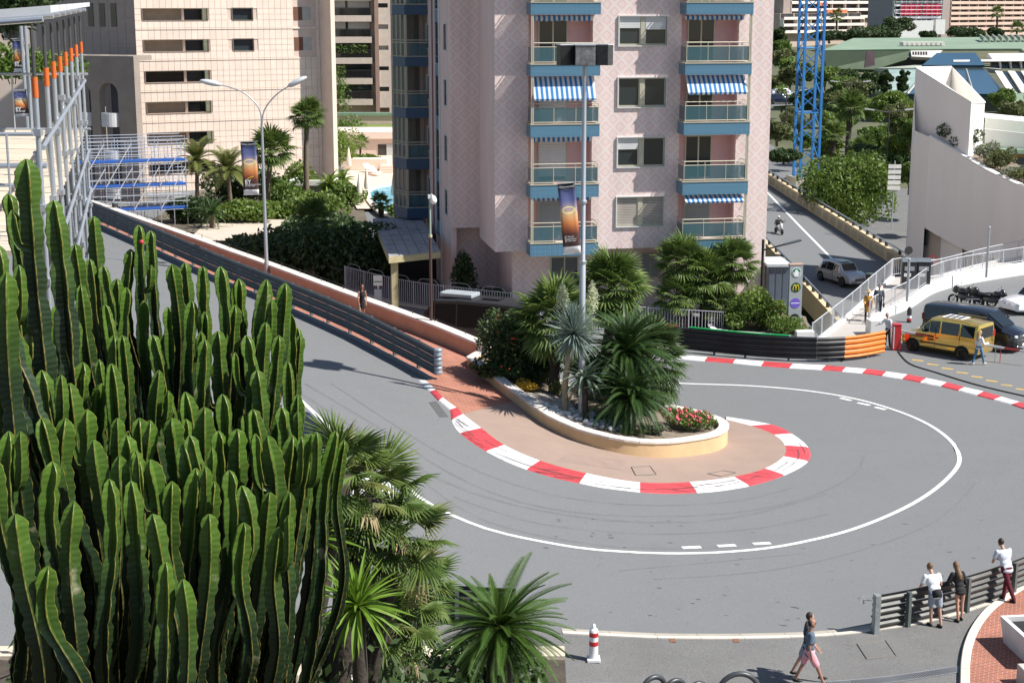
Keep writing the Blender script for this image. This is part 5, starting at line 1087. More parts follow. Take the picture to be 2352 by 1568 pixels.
# ---- tall floodlight mast in the planter, with banner
fbp=GS(1335,960); Yf=fbp.y; fm=thing('floodlight_mast','tall grey mast with square black floodlights rising from the planter','lamp mast',fbp); im=pmat(fm).inverted(); hz=(im@PY(1335,150,Yf)).z
mb=MB(); mb.tube([(0,0,0),(0,0,hz*.45),(0,0,hz*.452),(0,0,hz)],[.125,.115,.095,.075],12); mb.build('pole',GPOLE,fm,smooth=40)
for z in (hz*.2,hz*.45,hz*.62): mb=MB(); mb.lathe([(.13,0),(.14,.02),(.14,.1),(.13,.12)],12,(0,0,z)); mb.build('clamp_ring',STEEL,fm)
HB=M('flood_black',(.012,.012,.014),.35,var=.1); HG=M('flood_grey',(.2,.2,.2),.6,var=.5,scale=5,dirt=.8,dcol=(.05,.05,.05),dscale=6)
for dx,dy,rz,m_ in ((-.62,-.02,.35,HB),(0.0,-.28,0,HG),(.62,.05,-.5,M('flood_dark',(.05,.05,.05),.6,var=.4,scale=8)),(0,.5,0,HB)):
    h=thing('floodlight',None,None,(dx,dy,hz+.36)); h.parent=fm; h.rotation_euler=(0,0,rz)
    mb=MB(); a=.36; mb.box(-a,a,-.22,.22,-a,a); mb.build('housing',m_,h,bevel=.015); mb=MB(); mb.box(-a-.02,a+.02,-.24,.24,a+.002,a+.04); mb.build('top_plate',LAMPW,h)
mb=MB(); mb.bar((-.5,0,hz+.2),(.5,0,hz+.2),.05,8); mb.build('cross_arm',GPOLE,fm)
banner('dusk coloured banner hanging on the tall floodlight mast in the planter',[(1280,421),(1326,417),(1328,577),(1295,584)],Yf-.2,['EY World','Entrepreneur','Of The Year'],False)
# ---- camera post
cb_=GA(991,781); cp=thing('camera_post','slim brown post carrying a white dome camera beside the terracotta wall','camera post',(cb_.x,cb_.y,cb_.z+.1)); im=pmat(cp).inverted(); z1=(im@PY(985,545,cb_.y)).z; z2=(im@PY(985,455,cb_.y)).z
mb=MB(); mb.bar((0,0,0),(0,0,z1),.075,10,.065); mb.build('pole',M('post_brown',(.07,.04,.035),.5),cp,smooth=40); mb=MB(); mb.bar((0,0,z1+.121),(0,0,z2),.05,10); mb.build('upper_pole',M('post_green',(.3,.36,.3),.5),cp,smooth=40); mb=MB(); mb.lathe([(.085,0),(.085,.12)],12,(0,0,z1)); mb.build('collar',M('collar_yellow',(.5,.46,.24),.5),cp)
mb=MB(); mb.tube([(0,0,z2),(0,-.02,z2+.12),(.08,-.06,z2+.17),(.16,-.1,z2+.1)],.03,8); mb.build('bracket',WCAP,cp,smooth=60); mb=MB(); mb.lathe([(0,.22),(.06,.2),(.13,.1),(.15,0),(.15,-.05),(.12,-.12),(.05,-.18),(0,-.19)],14,(.16,-.1,z2-.08)); mb.build('dome',WCAP,cp,smooth=60)
mb=MB(); mb.box(-.08,.06,-.08,.08,z2-.02,z2+.14); mb.build('junction_box',WCAP,cp)
# ---- information board behind the wall
ib=GB(869,690); bd=thing('information_board','small white information board on a post behind the wall near the walking woman','sign',(PY(869,690,83).x,83,.4)); im=pmat(bd).inverted(); zt__=(im@PY(869,632,83)).z
mb=MB(); mb.box(-.05,.05,-.05,.05,0,zt__); mb.build('post',GPOLE,bd); mb=MB(); mb.box(-.24,.24,-.1,-.06,zt__-.55,zt__); mb.build('panel',WCAP,bd); mb=MB(); mb.box(-.22,.22,-.105,-.1005,zt__-.38,zt__-.3); mb.build('green_band',M('copper_green'),bd); mb=MB(); mb.box(-.2,.2,-.1,-.06,zt__-1.4,zt__-.75); mb.build('lower_panel',M('panel_grey',(.4,.42,.44),.6),bd)
# ---- modern dark lamp at right of the tower
Yd=80.; dl=thing('street_lamp','slim black street lamp with flat head beside the pink tower','street lamp',(PY(1748,700,Yd).x,Yd,.2)); im=pmat(dl).inverted(); q=lambda px,py:im@PY(px,py,Yd)
DB=M('lamp_black',(.02,.02,.022),.45); mb=MB(); mb.bar((0,0,0),(0,0,q(1750,550).z),.07,8); mb.build('pole',DB,dl,smooth=40); a,b=q(1751,575),q(1803,561); mb=MB(); mb.bar(a,b,.045,8); mb.build('arm',DB,dl); c=q(1838,552)
mb=MB(); m_=(b+c)/2; ang=math.atan2(c.z-b.z,c.x-b.x); mb.obox(m_,((c-b).length+.1,.34,.07),0,0,-ang); mb.build('lamp_head',M('lamp_slate',(.06,.065,.07),.4),dl,bevel=.02)
# ---- totem with shop signs
TG=M('totem_grey',(.33,.36,.37),.5,var=.04); tt=thing('sign_totem','grey totem sign carrying five round shop emblems','sign',(PY(1823,740,77.5).x,77.5,.3),math.radians(8)); im=pmat(tt).inverted(); z9=(im@PY(1823,608,77.5)).z
mb=MB(); mb.box(-.34,.34,-.12,.12,-.2,z9); mb.build('body',TG,tt,bevel=.01); mb=MB(); mb.box(-.36,.36,-.14,.14,z9+.002,z9+.06); mb.build('cap',M('totem_cap',(.5,.33,.24),.6),tt)
def disc(x,z,r,m_,name,par,y=-.121,n=24,t=.012):
    mb=MB(); mb.xprism([(x+r*math.cos(2*math.pi*i/n),z+r*math.sin(2*math.pi*i/n)) for i in range(n)],y-t,y); return mb.build(name,m_,par)
def em(py): return (im@PY(1823,py,77.5)).z
c_=lambda n,c:M('print_'+n,c,.6,var=0)
dk=em(625); disc(0,dk,.25,TXW,'emblem_ring',tt); disc(0,dk,.22,c_('green',(.0,.16,.07)),'emblem_disc',tt,-.134); 
mb=MB(); y=-.15
mb.xprism([(-.1,dk-.2),(-.13,dk-.02),(-.06,dk+.12),(0,dk+.17),(.06,dk+.12),(.13,dk-.02),(.1,dk-.2)],y,y+.003)
for s_ in (-1,1): mb.xprism([(s_*.16,dk-.16),(s_*.2,dk),(s_*.15,dk+.04)][::s_],y,y+.003)
mb.build('crowned_figure',TXW,tt)
mk_=em(659); disc(0,mk_,.25,c_('dark_green',(.02,.07,.02)),'emblem_disc',tt); mb=MB()
for s_ in (-1,1): mb.tube([(s_*.075+.075*math.cos(t)*1.05-.0,-.137,mk_-.14+ (.27*math.sin(t) if 0<t<math.pi else 0)) for t in [i*math.pi/10 for i in range(11)]],.022,5)
mb.build('golden_arches',TXY,tt)
pk_=em(695); disc(0,pk_,.26,c_('purple',(.16,.1,.5)),'emblem_disc',tt); mb=MB(); mb.box(-.22,.22,-.137,-.134,pk_-.02,pk_+.02); mb.build('name_stroke',TXW,tt)
bk_=em(731); disc(0,bk_,.26,c_('black',(.01,.01,.012)),'emblem_disc',tt)
for dz,ww in ((.08,.1),(0.0,.14),(-.08,.18)): mb=MB(); mb.box(-ww,ww,-.137,-.134,bk_+dz-.025,bk_+dz+.025); mb.build('name_stroke',TXW,tt)
rk_=em(768); disc(.02,rk_,.26,c_('red',(.6,.05,.02)),'emblem_disc',tt); disc(.02,rk_+.14,.06,TXW,'emblem_dot',tt,-.134); mb=MB(); mb.obox((-.05,-.139,rk_-.02),(.5,.006,.11),0,0,-.12); mb.build('name_stroke',TXW,tt)
# ---- glazed lift kiosk behind the totem
kx=PY(1765,640,83); kk=thing('glass_kiosk','grey glazed kiosk with flat roof behind the sign totem','kiosk',(PY(1785,690,83).x,83,-.5),.05); im=pmat(kk).inverted(); zk=(im@PY(1785,612,83)).z; x0,x1=(im@PY(1764,640,83)).x,(im@PY(1812,640,83)).x
mb=MB(); mb.box(x0,x1,0,2.2,-.5,zk); mb.build('body',M('kiosk_grey',(.2,.22,.25),.4),kk); mb=MB(); mb.box(x0-.1,x1+.1,-.15,2.4,zk+.002,zk+.14); mb.build('roof',LAMPW,kk)
for i in range(3): w_=(x1-x0)/3; mb=MB(); mb.box(x0+i*w_+.05,x0+(i+1)*w_-.05,-.03,-.001,0,zk-.12); mb.build('pane',glassmat('kiosk_glass',(.12,.15,.19),.1),kk)
# ---- bins, barrier box, poles, signs
bb=P(2102,660,.6); bn=MB(); BIN=M('bin_black',(.03,.032,.036),.5,.1)
for k,(px,lab) in enumerate(((2085,'left black litter bin of the pair on the footbridge'),(2118,'right black litter bin of the pair on the footbridge'))):
    p=P(px,658,.6); t=thing('litter_bin',lab,'litter bin',(p.x,p.y,.6),-.12,group='black litter bins on the footbridge')
    mb=MB(); mb.box(-.4,.4,-.38,.38,.05,1.5); mb.build('body',BIN,t,bevel=.04); mb=MB(); mb.add([(-.41,-.4,1.5),(.41,-.4,1.5),(.41,.4,1.5),(-.41,.4,1.5),(-.41,-.4,1.52),(.41,-.4,1.52),(.41,.4,1.64),(-.41,.4,1.64)],[(0,3,2,1),(4,5,6,7),(0,1,5,4),(1,2,6,5),(2,3,7,6),(3,0,4,7)]); mb.build('lid',M('bin_lid',(.16,.18,.2),.4,.2),t); mb=MB(); mb.box(-.28,.28,-.4,-.381,1.0,1.25); mb.build('chute',GPOLE,t); mb=MB(); mb.box(-.3,.1,-.395,-.381,.65,.85); mb.build('sticker',TXW,t)
p=P(1996,664,.5); t=thing('post_bin','slim dark litter bin hung on the footbridge railing','litter bin',(p.x,p.y,.5)); mb=MB(); mb.lathe([(.22,.15),(.24,.8),(.25,.85)],12); mb.build('body',BIN,t,smooth=40); mb=MB(); mb.lathe([(.26,.0),(.26,.06),(.2,.1)],12,(0,0,.86)); mb.build('lid',M('bin_green',(.04,.07,.05),.5),t)
p=GB(2057,803); t=thing('barrier_machine','red parking barrier machine beside the orange rail','parking barrier',(p.x,p.y,p.z)); REDM=M('machine_red',(.5,.015,.02),.4,var=.06,coat=.3)
mb=MB(); mb.box(-.2,.2,-.2,.2,.0,1.25); mb.build('cabinet',REDM,t,bevel=.03); mb=MB(); mb.box(-.22,.22,-.22,.22,1.252,1.32); mb.build('top',REDM,t,bevel=.03); mb=MB(); mb.box(-.19,-.14,-.212,-.2,.1,1.2); mb.build('edge_strip',LAMPW,t)
e_=P(2365,824,.35); d=Vector((e_.x-p.x,e_.y-p.y,0)); Lb=d.length; an=math.atan2(d.y,d.x); bo=thing('barrier_boom','long white and red striped barrier boom across the parking entrance','parking barrier',(p.x+.2,p.y-.1,1.0),an)
BW=M('boom_white',(.72,.72,.72),.5); mb=MB(); zz=.0
nseg=9
for i in range(nseg):
    f0=Lb*i/nseg; dz=lambda f:-.35*f/Lb; mb=MB(); a0,a1=f0+.01,Lb*(i+1)/nseg; mb.add([(a0,-.03,dz(a0)-.05),(a1,-.03,dz(a1)-.05),(a1,.03,dz(a1)-.05),(a0,.03,dz(a0)-.05),(a0,-.03,dz(a0)+.05),(a1,-.03,dz(a1)+.05),(a1,.03,dz(a1)+.05),(a0,.03,dz(a0)+.05)],[(0,3,2,1),(4,5,6,7),(0,1,5,4),(1,2,6,5),(2,3,7,6),(3,0,4,7)]); mb.build('boom_segment',BW if i%3!=1 else M('boom_red',(.45,.05,.05),.5),bo)
xh=Lb*.735
for o_ in (-.12,.12): mb=MB(); mb.bar((xh+o_,0,-.28),(xh+o_,0,-1.0),.018,6); mb.build('support_rod',STEEL if o_<0 else M('boom_red'),bo)
mb=MB(); mb.tube(smooth_path([GB(2062,806,.03),GB(2090,835,.03),GB(2150,855,.03),GB(2250,885,.03),GB(2380,915,.03)],.4),.03,6); tag(mb.build('shadow_cable',M('rubber',(.02,.02,.02),.8)),'thin black shadow of a cable lying across the parking entrance','cable')  # dark tube drawn in for the cable's shadow on the ground
for (x,y0,y1,lab,hg) in ((2083,692,597,'plain pale pole rising from the curved white wall near the bins',.9),(2265,637,523,'plain pale pole rising from the curved white wall near the right edge',.9)):
    p=P(x,y0,.9); t=thing('light_pole',lab,'pole',p); zz=(pmat(t).inverted()@PY(x,y1,p.y)).z; mb=MB(); mb.bar((0,0,0),(0,0,zz),.07,10); mb.build('shaft',STEEL,t,smooth=40); mb=MB(); mb.lathe([(.08,0),(.09,.05),(.05,.09)],10,(0,0,zz)); mb.build('cap',STEEL,t)
def roundsign(px,py,Y,r,zb,lab,txt,back=False):
    p=PY(px,py,Y); t=thing('road_sign',lab,'road sign',(p.x,Y,zb)); z=p.z-zb; mb=MB(); mb.bar((0,.03,0),(0,.03,z+.1),.03,8); mb.build('post',GPOLE,t)
    disc(0,z,r,c_('sign_red',(.5,.02,.02)) if not back else M('sign_back',(.06,.06,.06),.6),'rim',t,-.001); 
    if not back: disc(0,z,r*.76,c_('sign_face',(.12,.12,.13)),'face',t,-.014); text(t,txt,r*1.0,(0,-.03,z-r*.36),(math.pi/2,0,0),TXW,align='CENTER')
roundsign(2142,597,100,.31,-4,'round red rimmed 30 speed sign behind the footbridge','30')
roundsign(2087,575,104,.28,-4,'dark round sign seen from behind left of the white building','',True)
a=GB(2085,742); t=thing('fire_extinguisher','small fire extinguisher cabinet post at the white pillar','fire extinguisher',(P(2083,745,0).x+.1,P(2083,745,0).y,.05)); mb=MB(); mb.lathe([(.12,0),(.13,.1),(.13,.75),(.06,.9)],12); mb.build('body',BIN,t,smooth=40); mb=MB(); mb.lathe([(.132,.3),(.132,.45)],12); mb.build('band',TXW,t); mb=MB(); mb.lathe([(.132,.18),(.132,.28)],12); mb.build('red_band',REDM,t)
# yellow hatching in the parking entrance
YP=M('yellow_paint',(.55,.36,.08),.7,var=.3,scale=4,dirt=.5,dcol=(.22,.2,.17),dscale=2)
for k in range(9):
    x=2095+k*34; y=826+k*9.5; a,b=GB(x,y),GB(x+26,y+3); tag(ribbon([a,b],.22,hbl,.006).build('yellow_marking',YP),kind='structure')
# ---- small garden by the totem
gp=[GB(1640,776),GB(1850,790),GB(1858,770),GB(1850,745),P(1760,715,.3),P(1640,735,.3)]
mb=fill(gp,hbl,.42,.8); tag(mb.build('garden_bed',SOIL,smooth=180),kind='structure')
gwl=thing('garden_wall','low pinkish rendered wall of the small garden behind the black barrier','wall',GB(1640,778)); mb=MB(); mb.sweep(drape(smooth_path([GB(1636,760),GB(1640,780),GB(1740,790),GB(1850,796)],.8),hbl,0),[(.12,-.2),(.12,.5),(-.12,.5),(-.12,-.2)]); mb.build('wall_face',M('garden_wall_pink',(.55,.45,.42),.85,var=.08),gwl,world=True)
mb=MB(); mb.sweep(drape(smooth_path([GB(1636,760),GB(1640,780),GB(1740,790),GB(1850,796)],.8),hbl,.502),[(.16,0),(.16,.06),(-.16,.06),(-.16,0)]); mb.build('coping',WCAP,gwl,world=True)
a=GB(1845,795); mb=MB(); mb.obox((a.x,a.y-.1,.45),(.9,.5,.9),.1); mb.build('end_block',WCAP,gwl,world=True,bevel=.02)
# ---- striped bollard, hoops, white tub in the forecourt
p=GA(1363,1524); t=thing('striped_bollard','white plastic bollard with two red bands standing in the forecourt','bollard',(p.x,p.y,p.z+.09)); PW=M('plastic_white',(.75,.75,.74),.45)
mb=MB(); mb.box(-.17,.17,-.17,.17,0,.09); mb.build('foot',PW,t,bevel=.02)
mb=MB(); mb.lathe([(.13,.091),(.12,.12),(.115,.36),(.115,.62),(.115,.8),(.1,.86),(.06,.89),(.04,.98),(.02,1.0),(0,1.0)],20); mb.build('tube',PW,t,smooth=40)
for z in (.43,.67): mb=MB(); mb.lathe([(.119,z),(.119,z+.115)],20); mb.build('red_band',REDM,t)
HOOP=M('hoop_grey',(.06,.065,.07),.4,.2)
for k,(x,y,r_,rz_,lab) in enumerate(((1500,1640,.32,.5,'dark tubular hoop leftmost at the bottom edge'),(1548,1648,.3,.5,'dark tubular hoop second from the left at the bottom edge'),(1600,1655,.3,.5,'dark tubular hoop third from the left at the bottom edge'),(1695,1636,.5,.1,'largest dark tubular hoop near the walking man at the bottom edge'))):
    p=GA(x,y); t=thing('bicycle_hoop',lab,'bike rack',(p.x,p.y,p.z+.09),rz_,group='bicycle hoops at the bottom edge'); mb=MB(); hh=.87 if k<3 else .92; mb.tube([(-r_,0,0)]+[(r_*math.cos(math.pi-math.pi*i/12),0,hh-r_+r_*math.sin(math.pi*i/12)) for i in range(13)]+[(r_,0,0)],.065,10); mb.build('tube',HOOP,t,smooth=60)
    for s_ in (-1,1): mb=MB(); mb.lathe([(.11,0),(.11,.015)],12,(s_*r_,0,0)); mb.build('foot_plate',HOOP,t)
p=GA(2412,1520); t=thing('square_tub','white square planter tub on the red brick pavement','planter',(p.x,p.y,p.z+.2),.12); mb=MB(); a=1.0
mb.add([(-a*.9,-a*.9,0),(a*.9,-a*.9,0),(a*.9,a*.9,0),(-a*.9,a*.9,0),(-a,-a,.75),(a,-a,.75),(a,a,.75),(-a,a,.75),(-a+.12,-a+.12,.75),(a-.12,-a+.12,.75),(a-.12,a-.12,.75),(-a+.12,a-.12,.75),(-a+.12,-a+.12,.6),(a-.12,-a+.12,.6),(a-.12,a-.12,.6),(-a+.12,a-.12,.6)],[(0,1,5,4),(1,2,6,5),(2,3,7,6),(3,0,4,7),(4,5,9,8),(5,6,10,9),(6,7,11,10),(7,4,8,11),(8,9,13,12),(9,10,14,13),(10,11,15,14),(11,8,12,15)]); mb.build('tub',M('tub_white',(.66,.65,.64),.7,var=.06),t)
mb=MB(); mb.box(-a+.13,a-.13,-a+.13,a-.13,.55,.62); mb.build('soil',M('tub_dark',(.02,.02,.02),.9),t)
p=GA(2340,1580); mb=MB(); mb.obox((p.x+.4,p.y-.6,p.z+.45),(.9,1.2,.5),.1); tag(mb.build('stone_block',CONC,bevel=.02),'pale stone block at the lower right corner','block')
p=GA(318*0+1994,1380,1.0); t=thing('mirror_disc','small translucent round disc on the end of the near barrier','reflector',GA(1990,1458)); 
mb=MB(); mb.lathe([(0,-.005),(.12,-.005),(.12,.005),(0,.005)],20,(0,0,0)); o=mb.build('disc',M('disc_grey',(.4,.39,.38),.3),t); o.location=(-.1,.12,.98); o.rotation_euler=(math.pi/2,0,.2); mb=MB(); mb.bar((-.1,.12,.98),(.1,.05,.98),.012,5); mb.build('bracket',STEEL,t)
# litter bin on the long wall
p=GA(268,497,.3); t=thing('wall_bin','grey litter bin fixed to the long terracotta wall','litter bin',(p.x,p.y-.25,p.z+.1)); mb=MB(); mb.lathe([(.16,.1),(.2,.7),(.2,.75)],12); mb.build('body',GALV2,t,smooth=40); mb=MB(); mb.lathe([(.22,.76),(.22,.82),(.1,.86)],12); mb.build('lid',STEEL,t)
# ================================================================ VEGETATION
GA_=math.pi*(3-5**.5)
FANM=leafmat('fan_palm_leaf',(.06,.115,.024),(.155,.21,.05),.5,.2,.25); FANM2=leafmat('fan_palm_leaf_yellow',(.09,.125,.028),(.21,.22,.065),.5,.18,.3); CYC=leafmat('cycad_leaf',(.02,.055,.014),(.06,.11,.026),.45,.1,.3); YUC=leafmat('yucca_leaf',(.08,.18,.018),(.19,.3,.035),.5,.2,.25); BLUEY=leafmat('blue_yucca_leaf',(.13,.19,.17),(.24,.3,.25),.5,.1,.4); AGA=leafmat('agave_leaf',(.1,.16,.12),(.2,.26,.18),.5,.1)
TRUNK=M('palm_trunk',(.16,.12,.085),.95,var=.35,scale=6,bump=.9,bscale=14); TRD=M('dark_trunk',(.05,.04,.03),.95,var=.4,scale=8,bump=.9,bscale=18); BARK=M('bark',(.11,.085,.065),.95,var=.3,scale=4,bump=.7,bscale=12); DEAD=leafmat('dead_frond',(.22,.16,.08),(.34,.27,.15),.8,.1)
def fan_mesh(r,pet,n,rng,spread=1.95,droop=.25):
    mb=MB(); hub=Vector((pet,0,-.06*pet)); mb.tube([(0,0,0),(pet*.5,0,.02*pet),hub],.012*max(1,r*1.6),4,.006*max(1,r*1.6))
    for i in range(n):
        a=-spread+2*spread*i/(n-1)+rng.uniform(-.03,.03); L=r*(1-.18*abs(a)/spread)*rng.uniform(.86,1.05); da=spread/(n-1)*1.0
        def pt(ang,d,up): x=math.cos(ang)*d; y=math.sin(ang)*d; return hub+Vector((x,y,up*r-droop*(d/r)**2*r*.35-abs(math.sin(ang))*.12*d))
        m=.52*L; e=rng.uniform(-.05,.02)
        mb.add([hub,pt(a-da*.92,m,0.0),pt(a,m*1.02,.045),pt(a+da*.92,m,0.0),pt(a-da*.35,L*.82,-.03+e),pt(a,L,-.08+e),pt(a+da*.35,L*.82,-.03+e)],[(0,1,2),(0,2,3),(1,4,2),(2,6,3),(4,5,2),(2,5,6)])
    return mb
def pinn_mesh(L,m,w,rng,arch=.5,lw=.012,keel=.45,forward=.85):
    mb=MB(); n=14; c=[]
    for i in range(n+1):
        t=i/n; c.append(Vector((L*(t-.12*arch*t**2.2),0,L*arch*(.22*t-.62*t**2.3))))
    mb.tube(c,.013*L+.004,4,.003)
    for i in range(m):
        t=.1+.9*i/m; k=t*n; j=min(int(k),n-1); p=c[j].lerp(c[j+1],k-j); d=(c[j+1]-c[j]).normalized(); up=Vector((0,1,0)).cross(d)*-1
        ll=w*(.35+1.0*min(1,t*4))*(1-.72*max(0,(t-.45)/.55)**1.6)*rng.uniform(.92,1.06)
        for s in (-1,1):
            dr=(Vector((0,s,0))*1.0+d*forward*(.7+.6*t)+up*keel).normalized(); tip=p+dr*ll+Vector((0,0,-.14*ll)); mid=p+dr*ll*.5; wv=d*lw*.5
            mb.add([p-wv,p+wv,mid+wv*1.3,tip,mid-wv*1.3],[(0,1,2,4),(4,2,3)])
    return mb
def strap_mesh(L,w,rng,bend=.3,n=6):
    mb=MB(); vs=[]
    for i in range(n+1):
        t=i/n; ww=w*(.75+.5*math.sin(min(1,t*1.7)*math.pi/2))*(1-t**3)+.001; x=L*t; z=-bend*L*t**2.2; vs+=[(x,-ww/2,z+ww*.22),(x,0,z-ww*.1),(x,ww/2,z+ww*.22)]
    mb.add(vs,[(i*3+j,i*3+j+1,i*3+j+4,i*3+j+3) for i in range(n) for j in range(2)]); return mb
LIB={}
def lib(key,fn,k,mat):
    if key not in LIB:
        L=[]
        for q in range(k): me=fn(random.Random(q*7+len(key))).mesh(key); me.materials.append(mat); L.append(me)
        LIB[key]=L
    return LIB[key]
fanN=lambda:lib('fan_near',lambda r:fan_mesh(.46,.42,26,r),4,FANM); fanY=lambda:lib('fan_yel',lambda r:fan_mesh(.46,.42,26,r),3,FANM2)
fanM=lambda:lib('fan_mid',lambda r:fan_mesh(.62,.6,18,r,1.9,.35),3,FANM); fanB=lambda:lib('fan_big',lambda r:fan_mesh(.9,.8,16,r,1.8,.5),3,FANM)
cycN=lambda:lib('cycad_near',lambda r:pinn_mesh(1.0,46,.15,r,.55,.016),3,CYC); cycM=lambda:lib('cycad_mid',lambda r:pinn_mesh(1.0,62,.08,r,.75,.008,.35),4,CYC)
phx=lambda:lib('phoenix',lambda r:pinn_mesh(1.0,26,.2,r,.75,.024,.3),3,FANM2)
yucN=lambda:lib('yucca_near',lambda r:strap_mesh(1.0,.075,r,.22),3,YUC); bluN=lambda:lib('blue_yucca',lambda r:strap_mesh(1.0,.045,r,.06,3),2,BLUEY); agaN=lambda:lib('agave',lambda r:strap_mesh(1.0,.13,r,.55),2,AGA)
def rosette(parent,meshes,c,n,scale,e0,e1,name='frond',rng=R,jit=.15,sj=.15,mat=None):
    for i in range(n):
        t=i/max(1,n-1); az=i*GA_+rng.uniform(-.2,.2); el=math.radians(e0+(e1-e0)*t)+rng.uniform(-jit,jit); s=scale*rng.uniform(1-sj,1+sj)
        ob(name,rng.choice(meshes),None,parent,c,(rng.uniform(-.3,.3),-el,az),s)
def trunk(parent,path,r0,r1,mat,name='trunk',n=9,rough=.12,rings=14):
    f=smooth_path(path,max(.05,sum((Vector(b)-Vector(a)).length for a,b in zip(path,path[1:]))/rings)); k=len(f)
    rs=[(r0+(r1-r0)*i/(k-1))*(1+rough*(R.random()-.5)*2) for i in range(k)]; mb=MB(); mb.tube(f,rs,n); return mb.build(name,mat,parent,smooth=180)
def fan_palm(label,base,crown,n=28,scale=1,lf=fanM,tr=.14,name='fan_palm',e=(85,-35),mat=TRD,group=None,skirt=8,cat='palm tree'):
    t=thing(name,label,cat,base,group=group); c=Vector(crown)-Vector(base); trunk(t,[(0,0,-.3),c*.5+Vector((R.uniform(-.1,.1),0,0)),c],tr*1.1,tr,mat)
    rosette(t,lf(),c,n,scale,e[0],e[1])
    if skirt: rosette(t,lib('dead_fan',lambda r:fan_mesh(.55,.4,12,r,1.3,.8),2,DEAD),c-Vector((0,0,.15)),skirt,scale*.85,-45,-75,'dead_frond')
    return t
def pinn_palm(label,base,crown,n,L,lf,tr=.15,name='feather_palm',e=(85,-30),mat=TRUNK,group=None,cat='palm tree'):
    t=thing(name,label,cat,base,group=group); c=Vector(crown)-Vector(base)
    if c.length>.15: trunk(t,[(0,0,-.3),c*.5,c],tr*1.15,tr,mat)
    rosette(t,lf(),c,n,L,e[0],e[1]); return t
# ---- broadleaf crowns
def crown_pts(n,cl,rng):
    w=np.array([c[3]*c[4]*c[5] for c in cl])**.67; w/=w.sum(); cnt=rng.multinomial(n,w); P_=[]
    for c,k in zip(cl,cnt):
        p=rng.normal(size=(k,3)); p/=np.linalg.norm(p,axis=1)[:,None]; p*=rng.uniform(.55,1.03,(k,1))**.6; P_.append(p*np.array(c[3:6])+np.array(c[:3]))
    return np.vstack(P_)
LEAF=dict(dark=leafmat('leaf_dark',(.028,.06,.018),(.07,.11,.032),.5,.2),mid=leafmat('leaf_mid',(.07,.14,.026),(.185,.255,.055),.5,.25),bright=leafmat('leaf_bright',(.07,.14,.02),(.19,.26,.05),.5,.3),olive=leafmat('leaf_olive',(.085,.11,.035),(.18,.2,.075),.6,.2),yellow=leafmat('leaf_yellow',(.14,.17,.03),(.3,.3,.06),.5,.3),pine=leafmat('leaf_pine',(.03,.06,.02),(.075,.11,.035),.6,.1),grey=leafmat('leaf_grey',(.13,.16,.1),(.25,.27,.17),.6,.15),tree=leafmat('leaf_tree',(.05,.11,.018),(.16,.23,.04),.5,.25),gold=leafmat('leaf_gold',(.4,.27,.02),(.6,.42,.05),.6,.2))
def tree(name,label,base,top,rx,kind,n=3500,leaf=.22,nc=9,flat=.75,tr=.18,group=None,trunkh=.45,cat='tree',seed=0,limbs=5):
    rng=np.random.default_rng(seed+int(abs(base[0])*13+base[1]*7)); h=top-base[2]; t=thing(name,label,cat,base,group=group); cz=h*(trunkh+(1-trunkh)/2); ch=h*(1-trunkh)/2
    cl=[]
    for k in range(nc):
        a=k*GA_; d=rx*.74*math.sqrt((k+.3)/nc)*rng.uniform(.8,1.12); zz=cz+ch*rng.uniform(-.75,.72)*(1-.4*d/rx); s=rx*rng.uniform(.24,.42); cl.append((d*math.cos(a),d*math.sin(a),zz,s,s,min(s*flat,ch*.75)))
    leaves_at(crown_pts(n,cl,rng),leaf,rng).build('crown',LEAF[kind],t)
    if tr:
        trunk(t,[(0,0,-.3),(rng.uniform(-.15,.15)*rx*.3,0,h*trunkh*.6),(0,0,cz)],tr,tr*.55,BARK)
        for k in range(limbs): c=cl[k]; trunk(t,[(0,0,h*trunkh*.75),(c[0]*.5,c[1]*.5,(h*trunkh+c[2])/2),(c[0],c[1],c[2])],tr*.5,tr*.15,BARK,'limb',6)
    return t
def shrub(name,label,c,dims,kind,n=900,leaf=.07,group=None,cat='shrub',lumps=6,flowers=None,seed=0,leafmat_=None,base=True):
    rng=np.random.default_rng(seed+int(abs(c[0])*31+c[1]*17)); t=thing(name,label,cat,c,group=group); d=np.array(dims)/2; cl=[]
    for k in range(lumps):
        a=k*GA_; q=.6*math.sqrt((k+.2)/lumps); s=rng.uniform(.42,.62); cl.append((d[0]*q*math.cos(a)*1.1,d[1]*q*math.sin(a)*1.1,d[2]*(1+rng.uniform(-.35,.35)),d[0]*s,d[1]*s,d[2]*rng.uniform(.5,.75)))
    p=crown_pts(n,cl,rng); p=p[p[:,2]>-.02]; leaves_at(p,leaf,rng).build('foliage',leafmat_ or LEAF[kind],t)
    if base: 
        for k in range(3): cc=cl[k]; trunk(t,[(cc[0]*.3,cc[1]*.3,-.1),(cc[0]*.7,cc[1]*.7,d[2]*.6),(cc[0],cc[1],cc[2])],.03*max(1,d[2]),.012,BARK,'stem',5,rings=5)
    if flowers:
        fm,fn,fs=flowers; pf=crown_pts(fn*3,cl,rng); idx=np.argsort(-pf[:,2]+pf[:,1]*.5)[:fn]
        ball=MB(); ball.ball((0,0,0),fs,6,4,.25,random.Random(3)); me=ball.mesh('flower'); me.materials.append(fm)
        for q in pf[idx]*np.array([1.02,1.04,1.03]): ob('flower',me,None,t,q,(R.random(),R.random(),R.random()*6),R.uniform(.7,1.3))
    return t
FRED=M('flower_red',(.6,.03,.05),.6,var=.2); FORG=M('flower_orange',(.65,.09,.04),.6); FPNK=M('flower_pink',(.7,.1,.16),.6)
